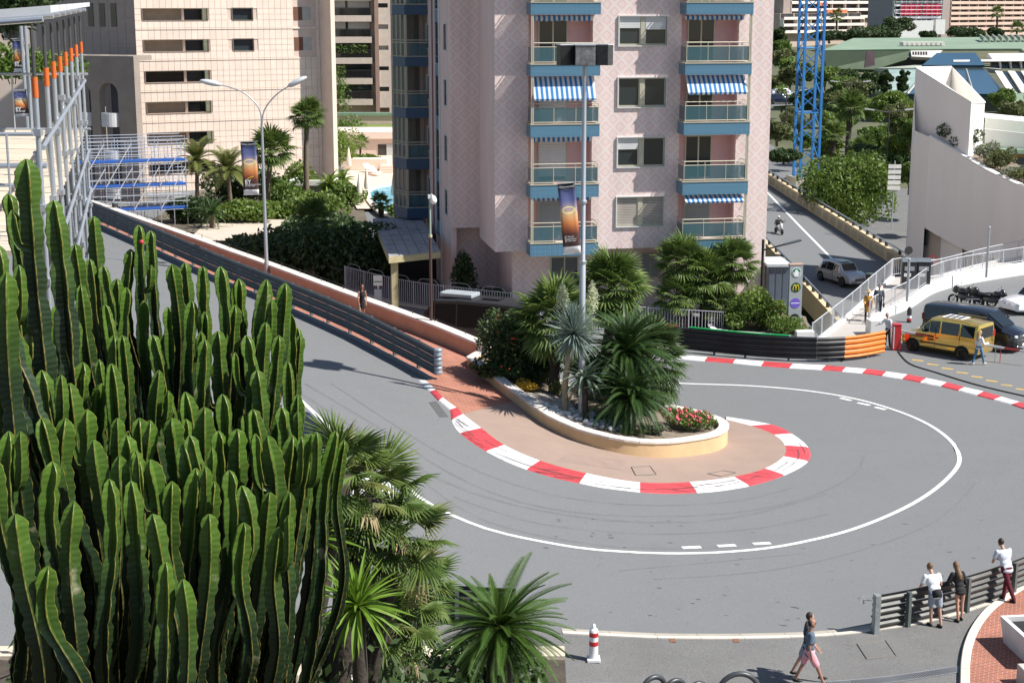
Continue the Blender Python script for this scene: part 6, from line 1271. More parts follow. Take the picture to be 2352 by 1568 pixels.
# ================ planter planting
def GSY(px,py,Y): return PY(px,py,Y)
def up(base,px,py,dy=0): return PY(px,py,base.y+dy)
b=GS(1436,965); pinn_palm('large dark cycad with the upper crown in the middle of the planter',b,up(b,1440,812),140,2.15,cycM,.24,'cycad',(78,-48),TRD,cat='cycad')
b=GS(1446,985); c=up(b,1446,912,-.1); pinn_palm('lower dark cycad spreading in front of the larger one in the planter',b,c,130,1.9,cycM,.22,'cycad',(75,-45),TRD,cat='cycad')
b=GS(1500,935); fan_palm('bushy fan palm arching behind the cycads at the right of the planter',b,up(b,1492,830,.6),56,1.75,lambda:lib('fan_dark',lambda r:fan_mesh(.62,.6,22,r,1.7,.5),3,leafmat('fan_dark_leaf',(.045,.085,.025),(.1,.14,.05),.4,.15)),.14,skirt=0,e=(85,-50))
b=GS(1272,905); fan_palm('fan palm with pale upright leaves left of the mast in the planter',b,up(b,1272,735),64,1.55,fanM,.2,e=(88,-60),skirt=6)
b=GS(1385,872); fan_palm('tallest fan palm right of the mast at the back of the planter',b,up(b,1408,662),64,1.55,fanM,.22,e=(85,-60),skirt=10)
b=GS(1298,950); t=thing('blue_yucca','round blue grey yucca head on a bare trunk beside the mast','yucca',b); c=up(b,1318,765,-.55)-b; trunk(t,[(0,0,-.2),c*.45+Vector((-.12,0,0)),c],.13,.1,M('yucca_trunk',(.3,.25,.18),.95,var=.2,bump=.5)); rosette(t,bluN(),c,299,1.25,88,-62,'leaf',jit=.12,sj=.1); rosette(t,lib('dead_strap',lambda r:strap_mesh(1.,.03,r,.1,3),2,DEAD),c,60,.8,-60,-85,'dead_leaf')
PAN=leafmat('yucca_panicle',(.42,.47,.28),(.62,.64,.45),.7,.2)
for k,(px,py,h,lab) in enumerate(((1292,668,1.25,'left'),(1360,672,1.35,'right'))):
    cc=up(b,px,py+28,.1); t=thing('yucca_bloom','pale flowering yucca spike on the %s side of the mast'%lab,'flower spike',cc-Vector((0,0,.6)),group='pale yucca spikes by the mast'); p=NR.normal(size=(700,3)); p/=np.linalg.norm(p,axis=1)[:,None]; p*=NR.uniform(.3,1,(700,1)); zz=(p[:,2]+1)/2; p[:,0]*=.36*(1-.55*zz); p[:,1]*=.36*(1-.55*zz); p[:,2]=zz*h+.2
    leaves_at(p,.05,NR).build('blossom',PAN,t); mb=MB(); mb.bar((0,0,-.6),(0,0,h),.025,5,.01); mb.build('stalk',PAN,t)
b=GS(1345,968); t=thing('agave','grey green agave with hanging blades in front of the mast','agave',b); rosette(t,agaN(),up(b,1342,868)-b,34,.95,75,-35,'leaf'); trunk(t,[(0,0,-.1),(0,0,.3),up(b,1342,868)-b],.12,.1,TRD)
for k,(px,py,w_,h_,lab) in enumerate([(1262,884,1.6,2.2,'dark leafy filler behind the yucca trunk'),(1372,900,1.7,2.0,'dark leafy filler between the mast and the cycads'),(1410,925,1.8,1.7,'dark low foliage at the left foot of the cycads'),(1480,950,1.8,1.5,'dark low foliage at the right foot of the cycads'),(1330,880,1.4,1.9,'dark foliage behind the mast')]):
    b=GS(px,py); shrub('filler_shrub',lab,b,(w_,1.2,h_),'dark',1500,.085,lumps=8)
b=GS(1178,868); shrub('oleander','tall dark oleander with scattered red flowers at the left end of the planter',b,(3.0,2.2,3.0),'dark',7500,.085,lumps=16,flowers=(FORG,22,.05))
b=GS(1150,872); shrub('trailing_shrub','low dark leafy plant spilling over the left end of the planter',b,(2.6,1.5,1.0),'dark',2600,.09,lumps=9,flowers=(FORG,5,.05))
b=GS(1236,882); shrub('trailing_shrub','dark leafy clump between the oleander and the yellow bush',b,(1.4,1.2,1.0),'dark',1300,.08)
b=GS(1207,900); shrub('yellow_bush','low golden yellow bush on the planter gravel',b,(1.25,.7,.5),'gold',1500,.035,lumps=8)
b=GS(1281,912); shrub('small_shrub','small olive shrub on the gravel right of the yellow bush',b,(.75,.6,.75),'olive',700,.05)
b=GS(1582,985); shrub('flower_bush','red flowering bush at the rounded end of the planter',b,(2.0,1.6,.85),'mid',2800,.06,lumps=10,flowers=(FPNK,95,.045))
b=GS(1500,995); shrub('grassy_clump','grey green grassy clump in front of the cycads',b,(1.2,.7,.4),'grey',1500,.05,lumps=7)
b=GS(1455,998); shrub('grassy_clump','pale dry ground cover left of the grassy clump',b,(1.0,.5,.22),'olive',1200,.04,lumps=7)
b=GS(1395,968); shrub('grassy_clump','low dark ground cover beside the white stones',b,(1.1,.6,.25),'dark',900,.04,lumps=7)
# white stones
stm=[]
for k in range(5):
    mb=MB(); mb.ball((0,0,0),(1,.8,.6),7,5,.22,random.Random(k)); me=mb.mesh('white_stone',smooth=50); me.materials.append(M('white_stone',(.82,.8,.77),.8,piece=.12,var=.06)); stm.append(me)
stg=[]
for k in range(3):
    mb=MB(); mb.ball((0,0,0),(1,.8,.6),7,5,.22,random.Random(k+9)); me=mb.mesh('grey_stone',smooth=50); me.materials.append(M('grey_stone',(.3,.32,.31),.85,piece=.2)); stg.append(me)
k=0
while k<120:
    u=R.random(); px=1232+200*u; py=936+50*u+R.uniform(-18,8); p=GS(px,py,.1)
    if p.z>1.9: k+=1; continue
    g_=px>1390 and R.random()<.6; s=R.uniform(.08,.16)*(1.15 if g_ else 1)
    o=ob('grey_stone' if g_ else 'white_stone',R.choice(stg if g_ else stm),None,None,p,(R.random()*.6,R.random()*.6,R.random()*6),s)
    tag(o,'grey rounded stone in the planter bed beside the white stones' if g_ else 'white rounded stone in the planter bed below the mast','stone','grey stones in the planter' if g_ else 'white stones in the planter'); k+=1
mb=fill([GS(1200,905),GS(1290,905),GS(1330,950),GS(1430,990),GS(1330,985),GS(1240,945)],lambda x,y:soil(x,y)+.06,0,.4); tag(mb.build('pale_gravel',M('pale_gravel',(.5,.45,.4),.95,var=.4,scale=9,bump=.9,bscale=30)),kind='stuff')
# ================ garden at the totem
for k,(bx,by,cx,cy,n,lab) in enumerate([(1590,752,1566,603,34,'leftmost fan palm of the group right of the tower'),(1618,752,1620,640,36,'middle fan palm of the group right of the tower'),(1660,745,1682,608,34,'rightmost tall fan palm of the group beside the tower'),(1640,758,1655,700,26,'lowest fan palm of the group right of the tower'),(1575,760,1555,680,28,'low dark fan palm at the left of the palm group by the tower')]):
    p=GB(bx,by); fan_palm(lab,p,PY(cx,cy,p.y),n+14,1.4 if k<3 else 1.2,fanM,.2,e=(88,-45),skirt=8,group='fan palms beside the tower')
p=GB(1745,755,.4); shrub('oleander','pale green oleander between the palms and the sign totem',p,(3.0,2.2,2.3),'bright',4200,.1,lumps=12,flowers=(FRED,10,.05))
p=GB(1695,758,.4); shrub('oleander','leafy green shrub with bare stems right of the fan palms',p,(1.6,1.4,1.7),'mid',1800,.09,lumps=8)
p=GB(1805,772,.4); shrub('round_bush','dense bright green bush in front of the sign totem',p,(2.0,1.4,1.2),'bright',3200,.06,lumps=10)
p=GB(1770,758,.4); t=thing('spiky_plant','spiky cordyline in front of the oleander','yucca',p); rosette(t,yucN(),(0,0,.7),34,.7,85,-20,'leaf'); trunk(t,[(0,0,-.1),(0,0,.3),(0,0,.7)],.06,.05,BARK)
p=GB(1840,768,.4); shrub('ground_cover','reddish low ground cover behind the green bush',p,(1.4,1.4,.4),'olive',900,.06)
# shrubs at the foot of the tower
for px,py,Y,w_,h_,lab in [(1066,668,85.5,1.6,3.0,'tall dark shrub against the recessed wall of the tower'),(1118,672,83.5,1.2,1.3,'small dark shrub left of the pair by the tower wall'),(1148,675,83.2,1.2,1.4,'small dark shrub right of the pair by the tower wall')]:
    p=PY(px,py,Y); shrub('tower_shrub',lab,(p.x,Y,.5),(w_,1.2,h_),'dark',1800,.1,lumps=8)
# ================ garden left of the tower
def gpos(px,py,z=1.0): p=P(px,py,z); return p
def gp_palm(kind,label,bx,by,cx,cy,n,sc,z=1.,**k):
    b=P(bx,by,z); c=PY(cx,cy,b.y); return (fan_palm(label,b,c,n,sc,**k) if kind=='fan' else pinn_palm(label,b,c,n,sc,**k))
gp_palm('fan','tall fan palm with a shaggy trunk in front of the beige block',706,478,705,268,50,1.0,lf=fanB,tr=.2,mat=TRUNK,skirt=26)
gp_palm('fan','broad fan palm right of the two armed street lamp',612,482,622,348,48,1.3,lf=fanB,tr=.2,mat=TRUNK,skirt=18)
gp_palm('pin','feather palm with slim trunk beside the blue scaffold',453,478,452,368,30,2.1,lf=phx,tr=.16)
gp_palm('pin','feather palm with slim trunk left of the hanging banner',532,490,522,392,30,2.2,lf=phx,tr=.16)
gp_palm('pin','low cycad palm below the feather palms in the garden',488,528,488,492,34,1.7,lf=cycM,tr=.2,name='cycad',e=(75,-30),cat='cycad')
gp_palm('fan','dark fan palm standing in the tower shade by the canopy',878,560,874,466,26,.55,lf=fanB,tr=.18,skirt=6)
gp_palm('pin','banana like plant left of the swimming pool',786,462,786,418,18,1.3,lf=lambda:lib('banana',lambda r:strap_mesh(1.,.3,r,.45,6),2,LEAF['bright']),tr=.12,name='banana_plant',cat='banana plant')
gp_palm('pin','banana like plant beside the pool parasols',755,475,757,425,18,1.3,lf=lambda:LIB['banana'],tr=.12,name='banana_plant',cat='banana plant')
gp_palm('fan','small slender palm on the far pool terrace',828,372,829,327,22,.6,z=1.3,lf=fanB,tr=.1,skirt=3)
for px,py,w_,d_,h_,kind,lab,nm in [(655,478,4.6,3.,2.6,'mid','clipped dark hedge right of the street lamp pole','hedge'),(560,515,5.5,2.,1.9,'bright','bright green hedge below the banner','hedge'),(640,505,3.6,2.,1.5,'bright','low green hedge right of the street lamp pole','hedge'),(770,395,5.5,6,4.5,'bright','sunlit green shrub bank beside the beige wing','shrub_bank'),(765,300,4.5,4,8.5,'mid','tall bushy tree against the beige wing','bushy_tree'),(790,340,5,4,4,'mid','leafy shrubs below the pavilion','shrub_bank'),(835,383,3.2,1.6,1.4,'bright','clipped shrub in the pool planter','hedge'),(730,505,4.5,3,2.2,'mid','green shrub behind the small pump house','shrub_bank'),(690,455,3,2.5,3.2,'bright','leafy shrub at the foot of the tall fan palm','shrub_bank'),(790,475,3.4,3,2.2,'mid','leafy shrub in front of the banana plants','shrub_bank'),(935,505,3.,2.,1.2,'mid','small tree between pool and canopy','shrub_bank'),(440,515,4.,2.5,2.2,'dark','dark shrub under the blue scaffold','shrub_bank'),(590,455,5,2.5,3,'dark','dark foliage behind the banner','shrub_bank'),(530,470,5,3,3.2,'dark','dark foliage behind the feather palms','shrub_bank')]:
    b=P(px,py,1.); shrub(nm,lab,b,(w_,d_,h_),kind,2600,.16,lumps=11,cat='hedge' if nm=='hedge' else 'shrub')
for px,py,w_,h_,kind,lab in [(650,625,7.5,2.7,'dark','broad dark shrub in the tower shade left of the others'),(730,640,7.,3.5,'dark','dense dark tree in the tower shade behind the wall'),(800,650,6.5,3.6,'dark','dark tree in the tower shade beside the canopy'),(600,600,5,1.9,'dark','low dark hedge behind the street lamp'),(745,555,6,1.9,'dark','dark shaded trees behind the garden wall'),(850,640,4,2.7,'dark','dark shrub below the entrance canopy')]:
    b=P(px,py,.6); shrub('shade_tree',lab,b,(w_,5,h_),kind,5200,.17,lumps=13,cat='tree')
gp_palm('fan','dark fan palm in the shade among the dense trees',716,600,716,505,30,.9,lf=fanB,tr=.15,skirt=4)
# garden ground, pump house, path wall
mb=fill([P(330,520,1.),P(470,440,1.),P(820,440,1.),P(860,560,.8),P(700,600,.8),P(560,560,.9)],lambda x,y:hB(x,y)+.12,0,2.5); tag(mb.build('garden_soil',M('garden_soil',(.12,.1,.07),.95,var=.4,scale=1.5)),kind='structure')
mb=fill([P(430,560,.9),P(470,525,.9),P(700,500,.9),P(720,520,.9),P(560,560,.9)],lambda x,y:hB(x,y)+.16,0,2.); tag(mb.build('garden_path',M('path_pale',(.55,.46,.37),.9,var=.1)),kind='structure')
b=P(712,470,1.); t=thing('pump_house','small white topped beige garden structure beside the tall fan palm','garden structure',b); mb=MB(); mb.box(-1.2,1.7,0,2.,-.2,1.55); mb.build('wall',MWALL,t); mb=MB(); mb.box(-1.6,2.1,-.3,.1,1.551,1.95); mb.box(-1.6,-1.2,.1,2.2,1.551,1.95); mb.box(1.7,2.1,.1,2.2,1.551,1.95); mb.build('rim',WCAP,t); mb=MB(); mb.box(-1.2,1.7,.1,2.,1.6,1.8); mb.build('planting',LEAF['mid'],t)
# parasols and loungers at the pool
for px,py,lab in ((802,400,'closed cream parasol on the pool terrace beside the hedge'),(905,470,'closed cream parasol at the right of the pool'),(826,470,'closed cream parasol left of the pool'),(843,455,'closed cream parasol at the pool edge near the banana plants')):
    b=P(px,py,1.25); t=thing('closed_parasol',lab,'parasol',b,group='closed parasols by the pool'); mb=MB(); mb.lathe([(.04,.7),(.2,.75),(.24,1.0),(.17,1.6),(.06,2.35),(0,2.5)],10); mb.build('cloth',M('parasol_cloth',(.68,.6,.5),.9),t,smooth=60); mb=MB(); mb.bar((0,0,0),(0,0,.75),.03,6); mb.build('pole',STEEL,t); mb=MB(); mb.lathe([(.25,0),(.25,.08)],12); mb.build('base',CONC,t)
for px,py,lab in ((850,396,'white sun lounger nearest the pool planter'),(862,402,'white sun lounger next to the pool planter lounger')):
    b=P(px,py,1.25); t=thing('sun_lounger',lab,'sun lounger',b,.5); mb=MB(); mb.box(-.3,.3,-.9,.5,.25,.33); mb.build('seat',WCAP,t); mb=MB(); mb.obox((0,.75,.5),(.6,.7,.07),0,.7); mb.build('backrest',WCAP,t)
    for x in (-.25,.25):
        for y in (-.8,.4): mb=MB(); mb.bar((x,y,0),(x,y,.25),.025,5); mb.build('leg',STEEL,t)
b=P(838,388,1.25); mb=MB(); mb.box(-2.2,2.2,-.8,.8,0,1.0); t=thing('pool_planter','beige raised planter box on the pool terrace','planter',(b.x,b.y,b.z)); mb.build('box',BEI,t)
# ================ trees beyond the ramp
b=P(1958,520,-5.2); b=Vector((b.x,150,-5.)); b=Vector((PY(1945,500,150).x,150,-6.0))
tree('plane_tree','large green tree leaning over the ramp balustrade',b,PY(1950,352,150).z,4.9,'tree',19000,.17,40,.95,.36,trunkh=.26,limbs=10,seed=3)
def bt(name,label,px,pyb,pyt,Y,rpx,kind,n=3000,leaf=.3,tr=.16,flat=.95,nc=16,trunkh=.06,group='trees of the park beyond the ramp',cat='tree',**k):
    s=FPX/(Y*_c+3.5); pb=PY(px,pyb,Y); pt=PY(px,pyt,Y); return tree(name,label,(pb.x,Y,pb.z),pt.z,rpx/s*(1.35 if name=='park_tree' else 1),kind,int(n*1.7),leaf*.72,nc,flat,tr,group,trunkh,cat,**k)
PT_=[('park_tree','dark upright cypress tree left of the sloped glazing',2112-62+22,225,150,230,12,'dark',1800,.3,.9),('park_tree','tall dark conifer right behind the crane',1998,232,148,228,17,'dark',2600,.35,.9),('park_tree','dark conifer next to the tall one behind the crane',2030,228,152,232,16,'dark',2600,.35,.9),('park_tree','grey green tree in front of the conifers',1965,250,168,205,26,'olive',3200,.3,.8),
 ('park_tree','bright round tree below the dark conifers',2040,262,208,200,33,'bright',3800,.28,.7),('park_tree','small dark tree beside the fence of the hall',2075,270,226,190,18,'mid',1800,.28,.8),('park_tree','olive feathery tree left of the white tower',2062,330,232,160,26,'olive',3200,.26,.9),('park_tree','bright tree just left of the white tower',2090,300,222,175,20,'yellow',2500,.26,.8),('park_tree','dark spreading tree beside the white tower wall',2090,345,258,150,24,'mid',3200,.26,.8),('park_tree','wide green tree below the fan palm',2010,345,282,170,38,'mid',3800,.28,.65),('park_tree','wide bushy tree right of the fan palm',2060,372,300,152,34,'bright',4200,.27,.7),('park_tree','dense green tree behind the crane foot',1912,330,240,190,34,'mid',3800,.3,.7),('park_tree','low tree right of the crane foot',1900,372,300,172,26,'mid',2600,.28,.7),
 ('park_tree','round dark tree beside the tower edge high up',1785,108,60,330,17,'dark',1800,.5,.8),('park_tree','olive tree beside the tower edge below the dark one',1800,160,105,290,24,'olive',2400,.45,.8),('park_tree','pale scrub tree near the park road',1815,205,145,260,26,'olive',2200,.4,.7),('park_tree','dark bush on the road bend left of the crane',1832,250,205,230,16,'dark',1400,.35,.8),('park_tree','round grey green tree left of the crane by the tower edge',1785,330,270,175,26,'olive',2600,.28,.8),('park_tree','bare brown scrub left of the crane',1812,300,240,190,20,'olive',1100,.2,.8),('park_tree','dark hedge along the park road left of the crane',1800,372,342,160,32,'dark',2200,.24,.5),('park_tree','small tree behind the lattice mast near its middle',1862,270,190,215,22,'dark',2200,.32,.8),('park_tree','round bush right of the white tower',2300,250,205,160,26,'mid',2600,.3,.8),('park_tree','grey green shrub right of the white tower',2325,275,225,150,26,'olive',2400,.26,.8),('park_tree','weeping grey tree at the right edge',2385,245,200,170,30,'grey',2400,.3,.8)]
PT_+=[('park_tree','sunlit scrub beside the tower edge near the top',1792,140,92,320,22,'mid',2200,.45,.8),('park_tree','leafy scrub left of the crane at mid height',1815,178,128,280,24,'mid',2200,.4,.8),('park_tree','dark scrub left of the crane above the road',1840,190,140,270,20,'dark',2200,.38,.8),('park_tree','bright bush at the bend of the park road',1782,240,212,250,14,'bright',1500,.35,.8),('park_tree','grey scrub below the park road',1835,300,262,200,22,'olive',2200,.28,.8),('park_tree','green tree behind the crane right leg',1895,205,150,260,26,'mid',2600,.35,.8),('park_tree','leafy tree in front of the dark hall wall',1955,205,160,250,30,'dark',2600,.35,.8),('park_tree','round tree at the left of the sloped roof',1990,270,222,220,28,'bright',2600,.3,.8),('park_tree','leafy tree beside the direction boards',2088,440,362,140,22,'mid',3000,.22,.9),('park_tree','dark tree right behind the large ramp tree',2035,440,352,158,30,'dark',3200,.24,.9),('park_tree','green tree left behind the large ramp tree',1905,420,352,165,22,'mid',2600,.24,.9),('park_tree','bushy tree between lamp and white tower',2075,318,262,185,26,'mid',3000,.26,.8),('park_tree','pale bush beside the tall pale palm trunk',1975,372,318,175,24,'olive',2600,.25,.8),('park_tree','dense low tree in front of the hall glazing',2010,275,232,215,34,'mid',2800,.3,.8),('park_tree','leafy tree left of the tall pale palm',1925,300,232,200,30,'dark',2800,.3,.8),('park_tree','pale olive tree between crane and palm',1900,270,205,220,26,'olive',2600,.3,.8),('park_tree','bushy tree under the copper hall wall',1930,232,170,240,28,'mid',2600,.35,.8),('park_tree','small round tree by the hall entrance',2055,245,205,225,20,'mid',2000,.3,.8),('park_tree','deep green tree behind the big ramp tree',1985,400,330,160,36,'dark',3200,.25,.8),('park_tree','green shrub mass behind the direction sign',2065,420,345,150,26,'dark',3000,.24,.8),('park_tree','shrub mass on the slope left of the crane',1795,255,190,240,22,'mid',2200,.35,.8),('park_tree','scrubby tree on the slope by the tower edge',1782,215,165,270,20,'olive',2000,.4,.8),('park_tree','low bush along the park road edge',1842,345,300,180,22,'mid',2000,.28,.7)]
for a in PT_: bt(a[0],a[1],a[2],a[3],a[4],a[5],a[6],a[7],a[8],a[9],flat=a[10])
for k,(px,pyb,pyt,rp,Y,lab) in enumerate([(1905,92,72,44,470,'flat topped pine left of the others below the banded block'),(2005,88,62,52,480,'broad flat topped pine in the middle below the banded block'),(2060,80,38,40,500,'tall rounded pine left of the netted tower'),(1960,96,70,40,440,'small flat pine behind the copper roof'),(2215,86,64,46,470,'broad flat pine below the netted tower'),(2285,86,64,20,480,'small pine in front of the awning block'),(2130,86,74,22,470,'low pine between the flat pines'),(2030,92,72,40,450,'low wide pine below the middle pine')]):
    bt('umbrella_pine',lab,px,pyb+6,pyt,Y,rp,'pine',3000,.55,.4,.6,20,.3,'umbrella pines on the hillside')
for px,py,cx,cy,Y,n,sc,lab in [(1945,372,1953,250,185,44,1.5,'tall pale fan palm in the park beyond the crane'),(1912,345,1915,308,170,26,1.0,'small fan palm left of the tall pale one'),(1985,372,1985,345,165,30,1.15,'low fan palm right of the tall pale trunk'),(1922,70,1922,36,500,18,1.7,'distant fan palm before the banded block'),(2290,80,2290,30,500,18,1.6,'distant tall palm before the awning block'),(2335,86,2337,66,480,18,1.6,'distant palm at the right edge before the awning block')]:
    b=PY(px,py,Y); fan_palm(lab,b,PY(cx,cy,Y),n,sc,lf=fanB,tr=.3,skirt=8 if Y<300 else 0,mat=TRD)
# planting on the white building's ledge
for k in range(9):
    i=int(2+k*4.0); p=pmat(wb)@led[min(i,len(led)-1)]; o_=pmat(wb)@led2[min(i,len(led2)-1)]; c=p.lerp(o_,.3)+Vector((0,0,.35)); shrub('ledge_shrub',['trailing dark shrub at the top of the white curved ledge','dark upright shrub second from the top on the curved ledge','grey green shrub third along the curved ledge','feathery shrub fourth along the curved ledge','pale grassy shrub in the middle of the curved ledge','olive shrub below the middle of the curved ledge','low green shrub seventh along the curved ledge','thin grassy shrub near the lower end of the ledge','last shrub at the lower end of the curved ledge'][k],(c.x,c.y,c.z-.1),(2.2,1.8,1.5 if k<4 else 1.0),['dark','dark','grey','olive','grey','olive','bright','olive','grey'][k],1300,.1,group='shrubs on the curved white ledge')
# ================================================================ FOREGROUND: BANK, CACTUS, PALMS
def hk(x,y): return float(np.interp(y,[2,6,9,12,15,20,23.5],[14.2,13.2,11.9,10.4,8.4,7.1,6.7]))
bank=[(-16,3),(-.6,3),(.2,12),(.75,19),(.85,23.4),(-16,23.4)]
tag(fill(bank,lambda x,y:hk(x,y)+.12*math.sin(x*3)*math.sin(y*2.3),0,.8).build('garden_bank',M('bank_soil',(.07,.055,.04),.95,var=.4,scale=3,bump=.8,bscale=9),smooth=180),kind='structure')
rw=thing('retaining_wall','cream retaining wall below the foreground garden','wall',(.85,23.4,0)); mb=MB(); mb.box(-16,0,0,.4,0,6.75); mb.box(-.25,0.15,-9,-.002,0,6.0); mb.build('wall_face',M('cream_wall',(.62,.54,.42),.85,var=.12,dirt=.3),rw)
def cactusmat():
    m=bpy.data.materials.new('euphorbia_skin'); m.use_nodes=True; nt=m.node_tree; L=nt.links.new; b=nt.nodes['Principled BSDF']; b.inputs['Roughness'].default_value=.42; b.inputs['Specular IOR Level'].default_value=.45
    at=_n(nt,'ShaderNodeAttribute'); at.attribute_name='rib'; hg=_n(nt,'ShaderNodeAttribute'); hg.attribute_name='tip'
    n=_n(nt,'ShaderNodeTexNoise'); n.inputs['Scale'].default_value=7; n.inputs['Detail'].default_value=6; tc=_n(nt,'ShaderNodeTexCoord'); L(tc.outputs['Object'],n.inputs[0])
    g=_n(nt,'ShaderNodeMix',data_type='RGBA'); g.inputs[6].default_value=(.016,.036,.012,1); g.inputs[7].default_value=(.08,.155,.018,1); L(hg.outputs['Fac'],g.inputs[0])  # young green tips, brightened further to look like sunlit edges
    mr=_n(nt,'ShaderNodeMapRange'); mr.inputs[1].default_value=.3; mr.inputs[2].default_value=.7; mr.inputs[3].default_value=.75; mr.inputs[4].default_value=1.25; L(n.outputs[0],mr.inputs[0]); vm=_n(nt,'ShaderNodeVectorMath',operation='SCALE'); L(g.outputs[2],vm.inputs[0]); L(mr.outputs[0],vm.inputs['Scale'])
    sc=_n(nt,'ShaderNodeMapRange'); sc.inputs[1].default_value=.66; sc.inputs[2].default_value=.76; L(n.outputs[0],sc.inputs[0]); m0=_n(nt,'ShaderNodeMix',data_type='RGBA'); L(sc.outputs[0],m0.inputs[0]); L(vm.outputs[0],m0.inputs[6]); m0.inputs[7].default_value=(.25,.24,.15,1)
    mx=_n(nt,'ShaderNodeMix',data_type='RGBA'); L(at.outputs['Fac'],mx.inputs[0]); L(m0.outputs[2],mx.inputs[6]); mx.inputs[7].default_value=(.36,.25,.06,1); L(mx.outputs[2],b.inputs['Base Color'])  # brown spine edges, lightened in colour to look sunlit
    w=_n(nt,'ShaderNodeTexWave'); w.bands_direction='Z'; w.inputs['Scale'].default_value=9; w.inputs['Distortion'].default_value=6; w.inputs['Detail'].default_value=2; L(tc.outputs['Object'],w.inputs[0]); bp=_n(nt,'ShaderNodeBump'); bp.inputs['Strength'].default_value=.12; bp.inputs['Distance'].default_value=.01; L(w.outputs[0],bp.inputs['Height']); L(bp.outputs[0],b.inputs['Normal'])
    return m
CACT=cactusmat()
def cactus_stem(parent,path,r,seed,ribs=5):
    rng=random.Random(seed); f=smooth_path(path,.034); n=len(f); ph=math.radians(122)+rng.uniform(-.3,.3); k=ribs*6; V=[];rib=[];tp=[]; L=0; seg=rng.uniform(.16,.3); twist=rng.uniform(-.06,.06)
    lens=[0]
    for a,b in zip(f,f[1:]): lens.append(lens[-1]+(b-a).length)
    T=lens[-1]; t0=(f[1]-f[0]).normalized(); u=t0.cross(Vector((0,1,0)) if abs(t0.y)<.9 else Vector((1,0,0))).normalized(); ph2=rng.uniform(0,6)
    for i,p in enumerate(f):
        t=(f[min(i+1,n-1)]-f[max(i-1,0)]).normalized(); u=(u-t*u.dot(t)).normalized(); v=t.cross(u); d=T-lens[i]
        cap=math.sqrt(max(0.02,1-(1-min(1,d/(r*1.5)))**2)); base=.75+.25*min(1,lens[i]/.4)
        con=1-.24*(.5+.5*math.cos(2*math.pi*(lens[i]/seg+.25*math.sin(lens[i]*3+ph2))))**3-.05*math.sin(lens[i]*5+ph2); tooth=(1.0 if i%2 else .88)
        for j in range(k):
            q=j%6; w6=2*math.pi/ribs; a=w6*(j//6)+ph+twist*lens[i]; m=(1.0*tooth,.945*(1+tooth)/2,.52,.25,.52,.945*(1+tooth)/2)[q]; off_=(0,.075,.24,w6/2,w6-.24,w6-.075)[q]
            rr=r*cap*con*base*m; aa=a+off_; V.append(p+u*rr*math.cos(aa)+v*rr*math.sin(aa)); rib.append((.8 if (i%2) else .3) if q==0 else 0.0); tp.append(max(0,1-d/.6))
    F=[(i*k+j,i*k+(j+1)%k,(i+1)*k+(j+1)%k,(i+1)*k+j) for i in range(n-1) for j in range(k)]+[tuple(range((n-1)*k,n*k))]
    me=bpy.data.meshes.new('stem'); me.from_pydata([tuple(p) for p in V],[],F); me.polygons.foreach_set('use_smooth',[True]*len(F)); me.set_sharp_from_angle(angle=math.radians(50))
    for nm,d_ in (('rib',rib),('tip',tp)): at=me.attributes.new(nm,'FLOAT','POINT'); at.data.foreach_set('value',d_)
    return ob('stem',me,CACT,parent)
cbase=Vector((-3.0,9.3,hk(0,9.3)))
cac=thing('candelabra_cactus','huge many stemmed green candelabra cactus filling the left foreground','cactus',cbase)
TOPS=[(18,445,40,9.6),(60,365,58,8.4),(122,460,58,8.6),(215,497,36,10.6),(172,560,40,10),(318,517,34,11),(345,530,32,11.2),(300,572,34,11),(395,607,42,10.4),(425,603,36,11),(465,612,42,10.2),(505,612,44,10),(548,640,40,10.4),(612,642,46,9.8),(655,650,44,9.9),(668,720,40,10),(640,770,44,9.3),(-12,560,60,8),(15,625,60,7.8),(205,595,40,10.4),(240,700,42,10),(262,770,46,9.6),(350,770,44,10),(330,690,40,10.5),(280,770,44,9.6),(440,690,44,10),(470,780,46,9.4),(385,705,40,10.6),(540,700,42,10),(565,770,46,9.4),(590,850,50,9),(690,770,30,10),(684,905,44,9),(645,935,46,8.6),(660,830,40,9.5),
 (190,832,56,8.6),(255,835,58,8.5),(95,850,60,8.2),(60,885,58,8.),(150,960,60,8),(320,960,58,8.4),(345,965,54,8.4),(290,1000,54,8.2),(395,960,56,8.4),(425,900,54,8.7),(470,935,56,8.5),(510,905,54,8.6),(545,985,56,8.3),(580,940,54,8.5),(615,1000,56,8.2),(420,1020,56,8.),(270,960,44,8.2),(235,880,50,8.6),(450,1075,58,7.9),(500,990,50,8.3),(275,1045,54,7.8),(310,1035,54,7.8),(345,1055,54,7.8),(300,1105,58,7.6),(350,1180,60,7.5),(395,1105,50,7.8),(435,1000,46,8.),(525,1080,58,7.8),(555,1115,54,7.8),(590,1040,46,8.2),(640,1060,40,8.6),(620,1130,50,8),(665,1130,46,8.2),(700,1060,44,8.4),(715,995,52,8.3),(770,990,46,8.5),(740,1050,40,8.6),(790,1010,34,8.6),(672,1000,50,8.3),(380,1290,56,7.3),(35,1180,66,7.2),(-20,1050,60,7.4),(20,990,60,7.6),(120,1060,62,7.6),(215,1010,58,7.8),(70,760,54,8.4),(130,700,50,9),(30,760,56,8.2),(160,880,56,8.3),(95,960,60,7.9),(200,940,54,8.1),(250,1100,56,7.5),(480,1180,56,7.6),(560,1200,54,7.7),(640,1210,50,7.9),(420,1330,54,7.3),(170,1150,60,7.4),(110,1300,62,7.2)]
TOPS+=[(235,610,38,10.4),(268,640,36,10.6),(290,660,38,10.3),(185,655,44,9.8),(365,850,44,9.2),(500,760,42,9.8),(610,740,42,9.7),(40,690,52,8.4),(140,790,50,8.6)]
_r=random.Random(77)
